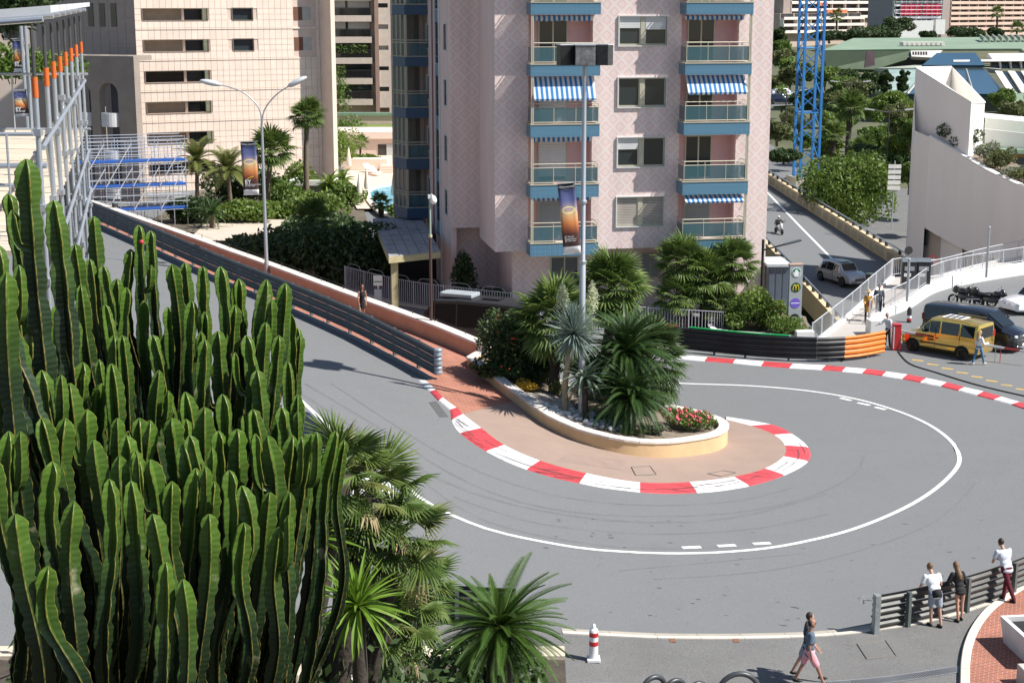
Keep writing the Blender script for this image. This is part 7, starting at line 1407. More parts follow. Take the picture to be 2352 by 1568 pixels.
for q in list(TOPS):
    if q[1]>560 and q[0]<690 and _r.random()<.62: TOPS.append((q[0]+_r.uniform(-34,34),q[1]+_r.uniform(20,190),q[2]*_r.uniform(.75,1),q[3]+_r.uniform(.1,.9)))
for k,(x,y,wd,Y) in enumerate(TOPS):
    rng=random.Random(k*3+1); top=PY(x,y,Y); s=FPX/(Y*_c+1); r=wd/s/2*(.8 if y>560 else .9); lean=(x-330)/330
    bx=cbase.x+ (top.x-cbase.x)*.5; by=cbase.y+(top.y-cbase.y)*.55; zb_=hk(bx,by)+.15
    H_=top.z-zb_; w1=Vector((top.x+rng.uniform(-.11,.11)-lean*.10,top.y,zb_+H_*.62)); w2=Vector((top.x+(bx-top.x)*.35+rng.uniform(-.05,.05),top.y+(by-top.y)*.35,zb_+H_*.28)); w3=Vector((top.x-lean*.02+rng.uniform(-.055,.055),top.y,zb_+H_*.85))
    cactus_stem(cac,[p-cbase for p in (Vector((bx,by,zb_-.3)),w2,w1,w3,top)],r*1.08,k,5 if k%4==0 else 4)
    if k%4==1:   # short side shoot
        q=w3.lerp(top,.2); sd=rng.choice((-1,1)); cactus_stem(cac,[p-cbase for p in (q,q+Vector((sd*.06,-.02,.02)),q+Vector((sd*.085,-.03,.12)),q+Vector((sd*.09,-.03,rng.uniform(.2,.34))))],r*.72,k+500,4)
rf=MB(); rf.ball((0,0,0),.016,8,6); fr=ob('cactus_fruit',rf.mesh('cactus_fruit',smooth=180),FRED,cac,PY(325,556,10.6)-cbase)
# fan palms in front
for k,(cx,cy,Y,n,sc,lab) in enumerate([(785,1085,14.6,20,.74,'topmost fan palm head right of the cactus'),(862,1140,15.2,20,.8,'fan palm head at the right of the foreground palm clump'),(915,1235,15.6,22,.8,'fan palm head overhanging the road at the right of the clump'),(800,1235,15.3,18,.72,'fan palm head in the middle of the foreground clump'),(900,1430,16.2,20,.78,'lower fan palm behind the bright yucca'),(950,1350,17.,24,.72,'small fan palm head between yucca and foreground cycad')]):
    c=PY(cx,cy,Y); b=Vector((c.x*.55-1.35,Y-.1,hk(0,Y))); t=fan_palm(lab,b,c,n,sc,(lambda:fanN()+fanN()+fanY()),.1,e=(80,-50),skirt=1,group='fan palm heads in the foreground clump')
c=PY(822,1392,13.4); t=thing('bright_yucca','bright green yucca with stiff pointed leaves in the foreground','yucca',(c.x-.1,c.y,hk(0,13.4))); cc=c-t.location; rosette(t,yucN(),cc,84,.5,86,-50,'leaf',jit=.1); trunk(t,[(0,0,-.3),cc*.5+Vector((.05,0,0)),cc],.08,.07,TRD)
c=PY(715,1235,14.3); t=thing('bright_yucca','small half hidden yucca behind the cactus','yucca',(c.x-.1,c.y,hk(0,14.3))); cc=c-t.location; rosette(t,yucN(),cc,40,.5,86,-30,'leaf'); trunk(t,[(0,0,-.3),cc*.5,cc],.06,.05,TRD)
c=PY(1147,1440,19.6); b=Vector((c.x,c.y,hk(0,19.6))); t=thing('foreground_cycad','large glossy cycad at the bottom centre of the view','cycad',b); rosette(t,lib('cycad_fg',lambda r:pinn_mesh(1.0,80,.088,r,.42,.0062,.5),4,leafmat('cycad_fg_leaf',(.028,.078,.01),(.085,.145,.024),.5,.12,.2)),c-b,96,1.06,54,-42); trunk(t,[(0,0,-.3),(c-b)*.5,c-b],.2,.17,TRD); mb=MB(); mb.ball(c-b+Vector((0,0,.03)),(.09,.09,.07),10,6,.2,random.Random(2)); mb.build('cone',M('cycad_cone',(.5,.24,.1),.9,var=.3,scale=30),t)
for x,y,w_,h_,lab in ((-2.1,15.5,2.2,2.6,'dark shrub under the foreground palms'),(-1.2,18,2.2,1.7,'dark shrub between the palms and the cycad'),(-3.2,13,2.4,2.6,'dark shrub behind the cactus stems'),(-.3,21,1.6,1.3,'dark undergrowth below the cycad'),(-2.4,19.5,2.6,2.2,'dark undergrowth behind the palm trunks')):
    shrub('undergrowth',lab,(x,y,hk(x,y)-.1),(w_,1.6,h_),'dark',2600,.075,lumps=10)
# spotlight, cream gate post and scaffold pole in the undergrowth
c=PY(809,1552,15.4); t=thing('garden_spotlight','small round white garden spotlight at the bottom of the palms','spotlight',(c.x,c.y,c.z-.3)); mb=MB(); mb.lathe([(0,0),(.035,0),(.045,.02),(.045,.07),(.03,.1),(0,.1)],14); o=mb.build('lamp_head',WCAP,t,smooth=40); o.location=(0,0,.3); o.rotation_euler=(math.radians(75),0,.3); mb=MB(); mb.bar((0,.05,0),(0,.05,.3),.012,6); mb.build('spike',IRON,t)
c=PY(650,1500,12.5); t=thing('cream_pier','cream plastered pier half hidden behind the cactus','pier',(c.x,12.5,hk(0,12.5)-.3)); mb=MB(); z=PY(650,1462,12.5).z-t.location.z; mb.box(-.16,.12,-.1,.25,0,z); mb.box(-.12,.16,-.14,-.101,0,z*.86); mb.build('shaft',M('cream_wall'),t,bevel=.03)
SCF=M('scaffold_tube',(.5,.54,.6),.35,.6,var=.1,scale=3); COUP=M('coupler',(.4,.42,.46),.45,.5)
t=thing('scaffold_post','single scaffold tube standing beside the cream pier','scaffold tube',(PY(607,1450,11.8).x,11.8,hk(0,11.8)-.3)); mb=MB(); zz=PY(607,1290,11.8).z-t.location.z; mb.bar((0,0,0),(0,0,zz),.024,8); mb.build('tube',SCF,t,smooth=40); mb=MB(); mb.bar((-.5,.03,zz*.45),(.06,.03,zz*.48),.024,8); mb.build('ledger',SCF,t,smooth=40); mb=MB(); mb.box(-.04,.04,-.04,.06,zz*.45,zz*.52); mb.build('coupler',COUP,t)
# ---- grandstand scaffold at the far left
gs=thing('grandstand_scaffold','tall grey tubular grandstand scaffold with white roof at the left edge','scaffold',(-6,20,4))
gm=pmat(gs).inverted(); n_=8; posts=[]
def GSQ(px,py,Y): return gm@PY(px,py,Y)
for k in range(n_):
    t_=k/(n_-1); Y=15.6+13*t_; xt=72+110*t_**.72; yt=68-32*t_**.6; a=GSQ(xt,yt,Y); posts.append((a,Y)); b=Vector((a.x+.0,a.y,0))
    mb=MB(); mb.bar((b.x,b.y,0),(a.x,a.y,a.z-.62),.026,10); mb.build('post',SCF,gs,smooth=40)
    mb=MB(); mb.bar((a.x,a.y,a.z-.5),(a.x,a.y,a.z),.02,8); mb.build('jack',M('jack_dark',(.1,.1,.1),.5,.4),gs,smooth=40)
    mb=MB(); mb.bar((a.x,a.y,a.z-.66),(a.x,a.y,a.z-.46),.03,10); mb.build('orange_collar',M('collar_orange',(.65,.13,.02),.6),gs,smooth=40)
    for q in range(14): mb=MB(); mb.obox((a.x,a.y,a.z-1.-q*.75-.15*(k%3)),(.075,.09,.07)); mb.build('coupler',COUP,gs)
    mb=MB(); d=2.6; mb.bar((a.x-d,a.y+.1,0),(a.x-d,a.y+.1,a.z-.3),.024,8); mb.build('post',SCF,gs,smooth=40)
    mb=MB(); mb.bar((a.x-3.2,a.y,a.z+.01-.15),(a.x+.12,a.y,a.z+.1),.03,8); mb.build('roof_beam',SCF,gs,smooth=40)
A=posts[0][0]; B=posts[-1][0]
for z in (-1.15,-2.4,-3.1,-3.9,-4.8,-5.9,-7,-8): mb=MB(); mb.bar(A+Vector((.04,0,z)),B+Vector((.04,0,z)),.024,8); mb.build('ledger',SCF,gs,smooth=40)
for k in range(n_-1):
    a,b=posts[k][0],posts[k+1][0]
    for q in range(0,4): mb=MB(); mb.bar(a+Vector((-.04,0,-1.2-q*2)),b+Vector((-.04,0,-3.2-q*2)),.024,8); mb.build('brace',SCF,gs,smooth=40)
for z,m_ in ((-1.35,1),(-2.1,1)): mb=MB(); mb.bar(A+Vector((-3.4,.02,z)),A+Vector((.06,.02,z+.02)),.03,8); mb.build('guard_rail',SCF,gs,smooth=40)
mb=MB(); e=Vector((0,0,.12)); 
for k in range(7):
    a=A.lerp(B,k/7); b=A.lerp(B,(k+.96)/7); mb=MB(); v=[a+Vector((.2,0,.16)),b+Vector((.2,0,.16)),b+Vector((-3.4,0,-.12)),a+Vector((-3.4,0,-.12))]; mb.add(v+[p+Vector((0,0,.07)) for p in v],[(0,3,2,1),(4,5,6,7),(0,1,5,4),(1,2,6,5),(2,3,7,6),(3,0,4,7)]); mb.build('roof_sheet',M('roof_white',(.72,.74,.75),.5),gs)
DK=M('deck_board',(.56,.48,.38),.8,var=.15,scale=2,piece=.08,stretch=(.3,3,1)); zd=GSQ(60,540,15.8).z
for k in range(34):
    y0=14.8+k*.42-20; mb=MB(); mb.box(-6.2,A.x+.0+(B.x-A.x)*((y0+20-15.6)/13)-.12,y0,y0+.405,zd-.05,zd); mb.build('deck_board',DK,gs)
for z in (zd+.55,zd+1.05): mb=MB(); mb.bar((-4.5,-4.6,z),(A.x,-4.55,z),.02,8); mb.build('hand_rail',SCF,gs,smooth=40)
for k in range(9): mb=MB(); mb.bar((A.x-.25-k*.16,-4.6,zd),(A.x-.25-k*.16,-4.6,zd+1.05),.012,6); mb.build('baluster',SCF,gs)
for k in range(12): mb=MB(); y=8.2; mb.bar((-5+k*.3,y,zd),(-5+k*.3,y,zd+1.05),.014,6); mb.build('baluster',SCF,gs)
for z in (zd+1.05,zd+.08): mb=MB(); mb.bar((-6,8.2,z),(B.x+.2,8.2,z),.022,8); mb.build('hand_rail',SCF,gs,smooth=40)
# ---- blue decked scaffold behind the wall
BLD=M('deck_blue',(.03,.12,.45),.5,var=.1); p0=P(432,520,1.); bs=thing('blue_deck_scaffold','tubular scaffold with three blue plank decks behind the long wall','scaffold',(p0.x,p0.y,.8),math.radians(20)); bi_=pmat(bs).inverted()
def BQ(px,py,Y=None): return fac(px,py,0,bi_)
x0,x1=BQ(180,420).x,BQ(428,420).x; nb=9; ztop=BQ(300,318).z
dl=[(fac(300,y,0,bi_).z) for y in (372,428,482)]
for k in range(nb):
    x=x0+(x1-x0)*k/(nb-1)
    for y in (0,2.0,4.0): mb=MB(); mb.bar((x,y,-.5),(x,y,ztop-.35*(y/2)+R.uniform(-.1,.25)),.03,6); mb.build('standard',SCF,bs)
for z in [dl[0]+.5,dl[0]+1.0,dl[0]+1.5,dl[0]-.1,dl[1]+.5,dl[1]+1.,dl[1]-.1,dl[2]+.5,dl[2]+1.,dl[2]-.1,.2]:
    for y in (0,2.,4.): mb=MB(); mb.bar((x0-.2,y,z+.02*y),(x1+.2,y,z+.02*y),.026,6); mb.build('ledger',SCF,bs)
for k in range(nb):
    x=x0+(x1-x0)*k/(nb-1)
    for z in dl: mb=MB(); mb.bar((x,-.1,z-.1),(x,4.1,z-.1),.026,6); mb.build('transom',SCF,bs)
for z in dl:
    for q in range(nb-1):
        a=x0+(x1-x0)*q/(nb-1)+.03; b=x0+(x1-x0)*(q+1)/(nb-1)-.03; mb=MB(); mb.box(a,b,.05,1.9,z-.06,z+.02); mb.box(a,b,-.05,.0,z-.02,z+.16); mb.build('deck_plank',BLD,bs)
for k in range(0,nb-1,2):
    a=x0+(x1-x0)*k/(nb-1); b=x0+(x1-x0)*(k+2)/(nb-1)
    for z0,z1 in zip(dl[1:],dl): mb=MB(); mb.bar((a,-.08,z0),(min(b,x1),-.08,z1+1.3),.035,6); mb.build('brace',M('brace_pale',(.65,.66,.66),.5,.2),bs)
# ---- left edge backdrop: hedge, pale house, banners
hs=thing('pale_house','sunlit pale house with windows behind the grandstand roof','building',(PY(70,100,150).x,150,4)); mb=MB(); mb.box(-9,5,0,8,-2,16); mb.build('wall',BEI,hs)
for k in range(3):
    for z in (9.5,13): mb=MB(); mb.box(-6+k*3.6,-4+k*3.6,-.06,-.001,z,z+1.9); mb.build('window',GLASS,hs)
b=PY(30,190,95); shrub('hedge','bright green hedge seen through the grandstand at the left edge',(b.x,95,b.z),(9,3,2.4),'bright',2600,.18,cat='hedge',lumps=11)
b=PY(30,95,110); shrub('shade_tree','dark tree behind the grandstand at the left edge',(b.x,110,b.z),(7,4,5),'dark',2600,.25,cat='tree',lumps=11)
for c4,Y,lab in (([(28,88),(54,86),(58,160),(32,165)],60,'dusk coloured banner higher at the left edge'),([(27,205),(60,204),(66,262),(34,268)],58,'dusk coloured banner lower at the left edge')):
    banner(lab,c4,Y,['Entrepreneur','Of The Year'],True)
# terrace behind the grandstand at road height so nothing floats
for px,Y,lab in ((57,60,'grey banner pole higher at the left edge'),(67,58,'grey banner pole lower at the left edge')):
    p=PY(px,200,Y); mb=MB(); mb.bar((p.x,Y,hA(p.x,Y)),(p.x,Y,PY(px,60,Y).z),.07,8); tag(mb.build('banner_pole',GPOLE,smooth=40),lab,'pole')
# ================================================================ VEHICLES
TYRE=M('tyre',(.018,.018,.018),.85,var=.1); CHR=M('chrome',(.6,.6,.62),.2,.9,var=0); HLM=glassmat('headlight',(.5,.52,.55),.05); TLM=M('tail_light',(.4,.01,.01),.25,var=0); BLP=M('black_trim',(.015,.015,.016),.5,var=0); PLATE=M('number_plate',(.75,.75,.72),.5,var=0); CGL=glassmat('car_glass',(.012,.016,.018),.03)
def paint(name,col=(.5,.5,.5),metal=.0,rough=.3,coat=.8): return M(name,col,rough,metal,var=.03,coat=coat)
def vehicle(name,label,cat,loc,rz,st,body,glass,wheels,wr,extras=None,rim=CHR,group=None,roofm=None):
    t=thing(name,label,cat,loc,rz,group=group); sec=[]
    for (x,zb,zm,zt,wl,wm,wt) in st:
        sec.append([Vector((x,wl*.88,zb)),Vector((x,wl,zb+.1)),Vector((x,wl*1.01,zb+(zm-zb)*.6)),Vector((x,wm,zm)),Vector((x,wt,max(zt-.05,zm+.005))),Vector((x,wt*.86,max(zt,zm+.01))),Vector((x,0,max(zt,zm+.01)+.02))])
    full=[s+[Vector((p.x,-p.y,p.z)) for p in reversed(s[:-1])] for s in sec]; k=len(full[0]); n=len(full)
    mb=MB(); mb.add([p for s in full for p in s],[(i*k+j,(i+1)*k+j,(i+1)*k+j+1,i*k+j+1) for i in range(n-1) for j in range(k-1)]+[((i+1)*k,i*k,i*k+k-1,(i+1)*k+k-1) for i in range(n-1)]+[tuple(range(k)),tuple(range(n*k-1,(n-1)*k-1,-1))])
    mb.build('body',body,t,smooth=32)
    def patch(i0,i1,j0,j1,u0=.06,u1=.94,v0=.08,v1=.92,m=glass,nm='window',d=.01,flip=False):
        """cell between stations i0,i1 and section points j0,j1"""
        A,B,C,D=full[i0][j0],full[i1][j0],full[i1][j1],full[i0][j1]
        f=lambda u,v:(A.lerp(B,u)).lerp(D.lerp(C,u),v); nrm=(B-A).cross(D-A)
        if nrm.length==0: nrm=Vector((0,0,1))
        nrm.normalize(); c=(A+B+C+D)/4; 
        if nrm.dot(c-Vector((c.x*.5,0,.6)))<0: nrm=-nrm
        q=[f(u0,v0),f(u1,v0),f(u1,v1),f(u0,v1)]; mb=MB(); mb.add([p+nrm*d for p in q]+[p-nrm*.01 for p in q],[(0,1,2,3),(0,4,5,1),(1,5,6,2),(2,6,7,3),(3,7,4,0)]); return mb.build(nm,m,t)
    t['_n']=n
    for x,y in wheels:
        w=thing('wheel',None,None,(x,y,wr)); w.parent=t; s=1 if y>0 else -1
        mb=MB(); mb.lathe([(wr*.66,-.1),(wr*.94,-.1),(wr,-.06),(wr,.06),(wr*.94,.1),(wr*.66,.1)],20); o=mb.build('tyre',TYRE,w,smooth=40); o.rotation_euler=(math.pi/2,0,0)
        mb=MB(); mb.lathe([(0,.07*1),(wr*.12,.08),(wr*.2,.05),(wr*.55,.055),(wr*.67,.1)],20); 
        for q in range(5): a=q*2*math.pi/5; mb.obox((wr*.38*math.cos(a),wr*.38*math.sin(a),.075),(wr*.56,.05,.03),a)
        o=mb.build('rim',rim,w,smooth=40); o.rotation_euler=(-math.pi/2*s,0,0)
        mb=MB(); mb.tube([(wr*1.1*math.cos(a),0,wr*1.1*math.sin(a)) for a in [math.pi*i/10 for i in range(11)]],.035,5); o=mb.build('wheel_arch',BLP,t); o.location=(x,y+.05*s,wr)
    if extras: extras(t,patch,full)
    del t['_n']; return t
def std(t,patch,full,sidecells,ws,rw,hl,tl,front,rear,zl,wfr,grille=True):
    for i0,i1,u0,u1 in sidecells:
        patch(i0,i1,3,4,u0,u1,.1,.9); patch(i0,i1,9,8,u0,u1,.1,.9)
    for i0,i1 in (ws,rw):
        if i0 is not None: patch(i0,i1,5,7,.08,.93,.03,.97,d=.045,nm='windscreen' if (i0,i1)==ws else 'rear_window')
    for s in (-1,1):
        x,y,z=hl; mb=MB(); mb.ball((x,y*s,z),(.1,.17,.09),10,6); mb.build('headlight',HLM,t,smooth=180)
        x,y,z=tl; mb=MB(); mb.box(x-.03,x+.03,y*s-.07,y*s+.07,z-.16,z+.16); mb.build('tail_light',TLM,t,bevel=.01)
        mb=MB(); mb.ball((wfr,(full[2][3].y+.1)*s,zl),(.07,.11,.08),8,6); mb.build('mirror',BLP,t,smooth=180)
    if grille: mb=MB(); mb.box(front-.02,front+.03,-.4,.4,.5,.68); mb.build('grille',BLP,t)
    mb=MB(); mb.box(front-.03,front+.045,-.26,.26,.36,.47); mb.build('front_plate',PLATE,t); mb=MB(); mb.box(rear-.03,rear+.03,-.26,.26,.7,.81); mb.build('rear_plate',PLATE,t)
# gold van
fw,rwp=GB(2095,805),GB(2210,826); dv=(fw-rwp); hd=math.atan2(dv.y,dv.x); nrm=Vector((-math.sin(hd),math.cos(hd),0)); nrm=nrm if nrm.y>0 else -nrm
GOLD=M('gold_paint',(.8,.55,.13),.14,.75,var=.02,coat=.6)
VST=[(-2.1,.38,1.02,1.66,.8,.82,.68),(-2.04,.3,1.04,1.76,.88,.87,.73),(-1.15,.28,1.05,1.83,.9,.89,.76),(-.1,.28,1.04,1.83,.9,.89,.76),(.5,.28,1.03,1.77,.9,.89,.74),(1.2,.28,1.02,1.13,.9,.87,.7),(1.62,.28,.97,1.02,.89,.84,.66),(1.95,.3,.84,.9,.85,.78,.58),(2.1,.4,.66,.72,.74,.66,.45)]
def gx(t,patch,full):
    std(t,patch,full,[(1,2,.15,.95),(2,3,.05,.95),(3,4,.06,.95),(4,5,.0,.45)],(4,5),(None,None),(1.98,.62,.72),(-2.09,.78,1.2),2.08,-2.1,1.2,.75)
    mb=MB(); mb.box(-2.125,-2.08,-.6,.6,1.08,1.6); mb.build('rear_window',CGL,t)
    for s in (-1,1):
        mb=MB(); mb.box(-1.2,.9,.905*s-.015,.905*s+.015,.55,.62); mb.build('rub_strip',BLP,t); mb=MB(); mb.bar((-1.7,.66*s,1.9),(-.2,.66*s,1.9),.02,6); mb.build('roof_rail',M('gold_paint'),t)
        mb=MB(); mb.box(-.05,.1,.9*s-.006,.9*s+.016,.85,.9); mb.build('door_handle',BLP,t); mb=MB(); mb.box(.12,.13,.9*s-.006,.9*s+.012,.35,1.6); mb.build('door_seam',BLP,t); mb=MB(); mb.box(-1.18,-1.17,.9*s-.006,.9*s+.012,.35,1.6); mb.build('door_seam',BLP,t)
    mb=MB(); mb.box(-1.0,.1,-.45,.45,1.855,1.862); mb.build('roof_print',TXW,t)
    for q in range(3): mb=MB(); mb.box(-.85+q*.3,-.65+q*.3,-.35,.35,1.8625,1.866); mb.build('roof_letter',BLP,t)
    for q in range(6): mb=MB(); mb.box(.2+.12*(q%3),.3+.12*(q%3),-.918,-.9,.62+.14*(q//3)+.1,.72+.14*(q//3)+.1); mb.build('door_print',BLP,t); mb=MB(); mb.box(.2+.12*(q%3),.3+.12*(q%3),.9,.918,.62+.14*(q//3)+.1,.72+.14*(q//3)+.1); mb.build('door_print',BLP,t)
cen=(fw+rwp)/2+nrm*.85; vehicle('gold_van','shiny gold compact van parked beside the black van','van',(cen.x,cen.y,0.01),hd,VST,GOLD,CGL,[(1.33,.86),(1.33,-.86),(-1.33,.86),(-1.33,-.86)],.32,gx,rim=M('gold_rim',(.4,.26,.06),.3,.8))
# black people carrier behind it
BKP=paint('black_paint',(.008,.009,.014),0,.2)
MST=[(-2.57,.38,1.05,1.72,.86,.88,.74),(-2.5,.3,1.07,1.84,.94,.93,.78),(-1.4,.28,1.08,1.9,.96,.95,.8),(.1,.28,1.07,1.91,.96,.95,.8),(.75,.28,1.06,1.82,.96,.95,.78),(1.75,.28,1.05,1.15,.95,.92,.74),(2.15,.28,.98,1.03,.93,.88,.68),(2.45,.3,.86,.93,.88,.8,.6),(2.57,.4,.62,.7,.76,.68,.5)]
def mx(t,patch,full):
    std(t,patch,full,[(1,2,.1,.96),(2,3,.04,.96),(3,4,.06,.96),(4,5,.0,.5)],(4,5),(None,None),(2.42,.68,.82),(-2.56,.82,1.25),2.55,-2.57,1.45,1.15,False)
    mb=MB(); mb.box(-2.6,-2.55,-.65,.65,1.12,1.65); mb.build('rear_window',CGL,t)
    for z in (.62,.72,.82): mb=MB(); mb.box(2.5,2.58-(z-.6)*.3,-.42,.42,z,z+.04); mb.build('grille_bar',CHR,t)
    mb=MB(); mb.tube([(2.57-.05,.11*math.cos(a),.74+.11*math.sin(a)) for a in [i*math.pi/8 for i in range(17)]],.014,5); [mb.bar((2.52,0,.74),(2.52,.1*math.cos(a),.74+.1*math.sin(a)),.012,5) for a in (math.pi/2,math.pi*7/6,-math.pi/6)]; mb.build('star_emblem',CHR,t)
    for z in (.42,): mb=MB(); mb.box(2.5,2.6,-.7,.7,.33,.36); mb.build('bumper_trim',CHR,t)
h2_=hd+math.pi; d2=Vector((math.cos(h2_),math.sin(h2_),0)); fr_=GB(2338,812); c2=fr_-d2*2.55+nrm*.5
vehicle('black_people_carrier','black people carrier with chrome grille parked behind the gold van','van',(c2.x,c2.y,.01),h2_+.03,MST,BKP,CGL,[(1.65,.9),(1.65,-.9),(-1.6,.9),(-1.6,-.9)],.34,mx)
# minibus on the lower road
a=P(1192,715,2.6); b=P(1031,701,2.6); hd3=math.atan2(b.y-a.y,b.x-a.x); d3=Vector((math.cos(hd3),math.sin(hd3),0)); n3=Vector((-d3.y,d3.x,0)); n3=n3 if n3.y>0 else -n3; c3=Vector((a.x,a.y,0))+d3*2.9+n3*.95
BST=[(-3.2,.4,1.2,2.5,.9,.92,.82),(-3.1,.32,1.25,2.62,1.0,1.0,.88),(-1.6,.3,1.25,2.68,1.02,1.01,.9),(.4,.3,1.25,2.68,1.02,1.01,.9),(1.6,.3,1.25,2.6,1.02,1.01,.88),(2.35,.3,1.22,1.75,1.0,.98,.82),(2.8,.3,1.1,1.2,.98,.92,.74),(3.2,.36,.8,.9,.88,.8,.6)]
def bx_(t,patch,full):
    std(t,patch,full,[(1,2,.06,.98),(2,3,.02,.98),(3,4,.03,.97),(4,5,.05,.8)],(4,5),(None,None),(3.1,.7,.85),(-3.19,.88,1.5),3.15,-3.2,1.6,1.4)
    mb=MB(); mb.box(-3.23,-3.17,-.75,.75,1.3,2.3); mb.build('rear_window',CGL,t)
    for s in (-1,1): mb=MB(); mb.box(-3.22,-3.05,.9*s-.06,.9*s+.06,.5,2.55); mb.build('rear_pillar',M('pillar_silver',(.5,.5,.52),.3,.6),t)
    mb=MB(); mb.prism([(-.2,-.5),(1.4,-.5),(1.6,-.35),(1.6,.35),(1.4,.5),(-.2,.5)],2.71,2.9); mb.build('air_unit',M('ac_grey',(.35,.38,.4),.5),t,bevel=.04); mb=MB(); mb.box(-1.6,-.7,-.35,.35,2.71,2.76); mb.build('roof_hatch',BLP,t)
    mb=MB(); mb.box(-3.18,-3.1,-.3,.3,2.56,2.62); mb.build('brake_light',TLM,t)
vehicle('minibus','dark grey minibus with roof air unit driving behind the terracotta wall','minibus',(c3.x,c3.y,hB(c3.x,c3.y)+.01),hd3,BST,paint('minibus_grey',(.02,.021,.023),0,.5,.1),M('minibus_glass',(.01,.01,.012),.4,spec=.15,var=0),[(2.1,.95),(2.1,-.95),(-2,.95),(-2,-.95)],.36,bx_)
# cars
def carst(L,W,H,hood=.95): 
    h=L/2; w=W/2; return [(-h,.4,.72,.78,w*.85,w*.82,w*.6),(-h+.12,.3,.88,1.0,w*.95,w*.92,w*.68),(-h+.75,.26,.92,H-.1,w*.99,w*.96,w*.7),(-h+1.5,.24,.94,H,w,w*.97,w*.72),(.1,.24,.93,H,w,w*.97,w*.72),(h-2.05+.35,.24,.92,H-.08,w,w*.96,w*.7),(h-1.25,.24,hood-.03,hood+.03,w,w*.94,w*.74),(h-.55,.26,hood-.12,hood-.05,w*.97,w*.88,w*.66),(h-.12,.3,.72,.78,w*.9,w*.8,w*.58),(h,.36,.56,.62,w*.75,w*.68,w*.5)]
def carx(L,W,H,roofglass=False,kid=False):
    def f(t,patch,full):
        std(t,patch,full,[(2,3,.1,.95),(3,4,.04,.96),(4,5,.05,.95),(5,6,0,.4)],(5,6),(1,2),(L/2-.16,W/2*.74,.66),(-L/2+.1,W/2*.78,.82),L/2-.03,-L/2+.02,.62,.98,not kid)
        if kid:
            for s in (-1,1): mb=MB(); mb.tube([(L/2-.02,s*.17+.13*math.cos(a),.58+.08*math.sin(a)) for a in [i*math.pi/6 for i in range(13)]],.016,5); mb.box(L/2-.05,L/2-.01,s*.17-.12,s*.17+.12,.51,.65); mb.build('kidney_grille',BLP,t)
        if roofglass: mb=MB(); mb.box(-.55,.5,-.42,.42,H+.012,H+.026); mb.build('sunroof',CGL,t)
        for s in (-1,1):
            mb=MB(); mb.box(-.15,0.02,W/2*s-.012,W/2*s+.012,.74,.77); mb.build('door_handle',BLP,t); mb=MB(); mb.box(.16,.17,W/2*s-.02,W/2*s+.006,.3,.92); mb.build('door_seam',BLP,t)
    return f
wh=lambda L,W:[(L/2-.9,W/2-.06),(L/2-.9,-W/2+.06),(-L/2+.9,W/2-.06),(-L/2+.9,-W/2+.06)]
p=P(1946,660,-3.55); vehicle('silver_suv','silver sport utility car with sunroof driving down the ramp','car',(p.x,p.y+2.0,hr(p.x,p.y+2)+.01),math.radians(-68),carst(4.65,1.9,1.66,1.05),paint('silver_paint',(.5,.51,.52),.5,.3),CGL,wh(4.65,1.9),.36,carx(4.65,1.9,1.66,True))
p=GB(2362,722); vehicle('white_sedan','white sedan with twin grille cut by the right edge','car',(p.x+.9,p.y+1.1,.01),math.radians(205),carst(4.6,1.82,1.44),paint('white_paint',(.72,.73,.75),0,.25),CGL,wh(4.6,1.82),.33,carx(4.6,1.82,1.44,False,True))
p=GA(672,1048); q=GA(800,1140); hdl=math.atan2(q.y-p.y,q.x-p.x)
vehicle('blue_car','dark blue car parked behind the cactus at the road edge','car',(p.x,p.y,p.z+.01),hdl,carst(4.4,1.8,1.46),paint('navy_paint',(.012,.02,.045),0,.2),CGL,wh(4.4,1.8),.32,carx(4.4,1.8,1.46))
vehicle('white_car','white car half hidden behind the foreground palm','car',(q.x-.3,q.y-.1,q.z+.01),hdl,carst(4.3,1.78,1.46),paint('white_paint'),CGL,wh(4.3,1.78),.32,carx(4.3,1.78,1.46))
for px,py,Y,m_,lab in ((1790,238,235,paint('navy_paint'),'small dark car parked on the park road by the tower edge'),(1800,225,240,paint('white_paint'),'small white car parked on the park road by the tower edge')):
    p=PY(px,py,Y); vehicle('distant_car',lab,'car',p,math.radians(10),carst(4.4,1.8,1.46),m_,CGL,wh(4.4,1.8),.32,carx(4.4,1.8,1.46))
mb=fill([PY(1740,245,228),PY(1850,235,235),PY(1850,212,250),PY(1740,260,260)],lambda x,y:PY(1790,239,235).z-.02,0,5); tag(mb.build('park_road',ASPH),kind='structure')
mb=fill([(22,172),(34,172),(36,250),(20,250)],lambda x,y:hr(0,172)+(y-172)*.005,0,6); tag(mb.build('park_road',ASPH),kind='structure')
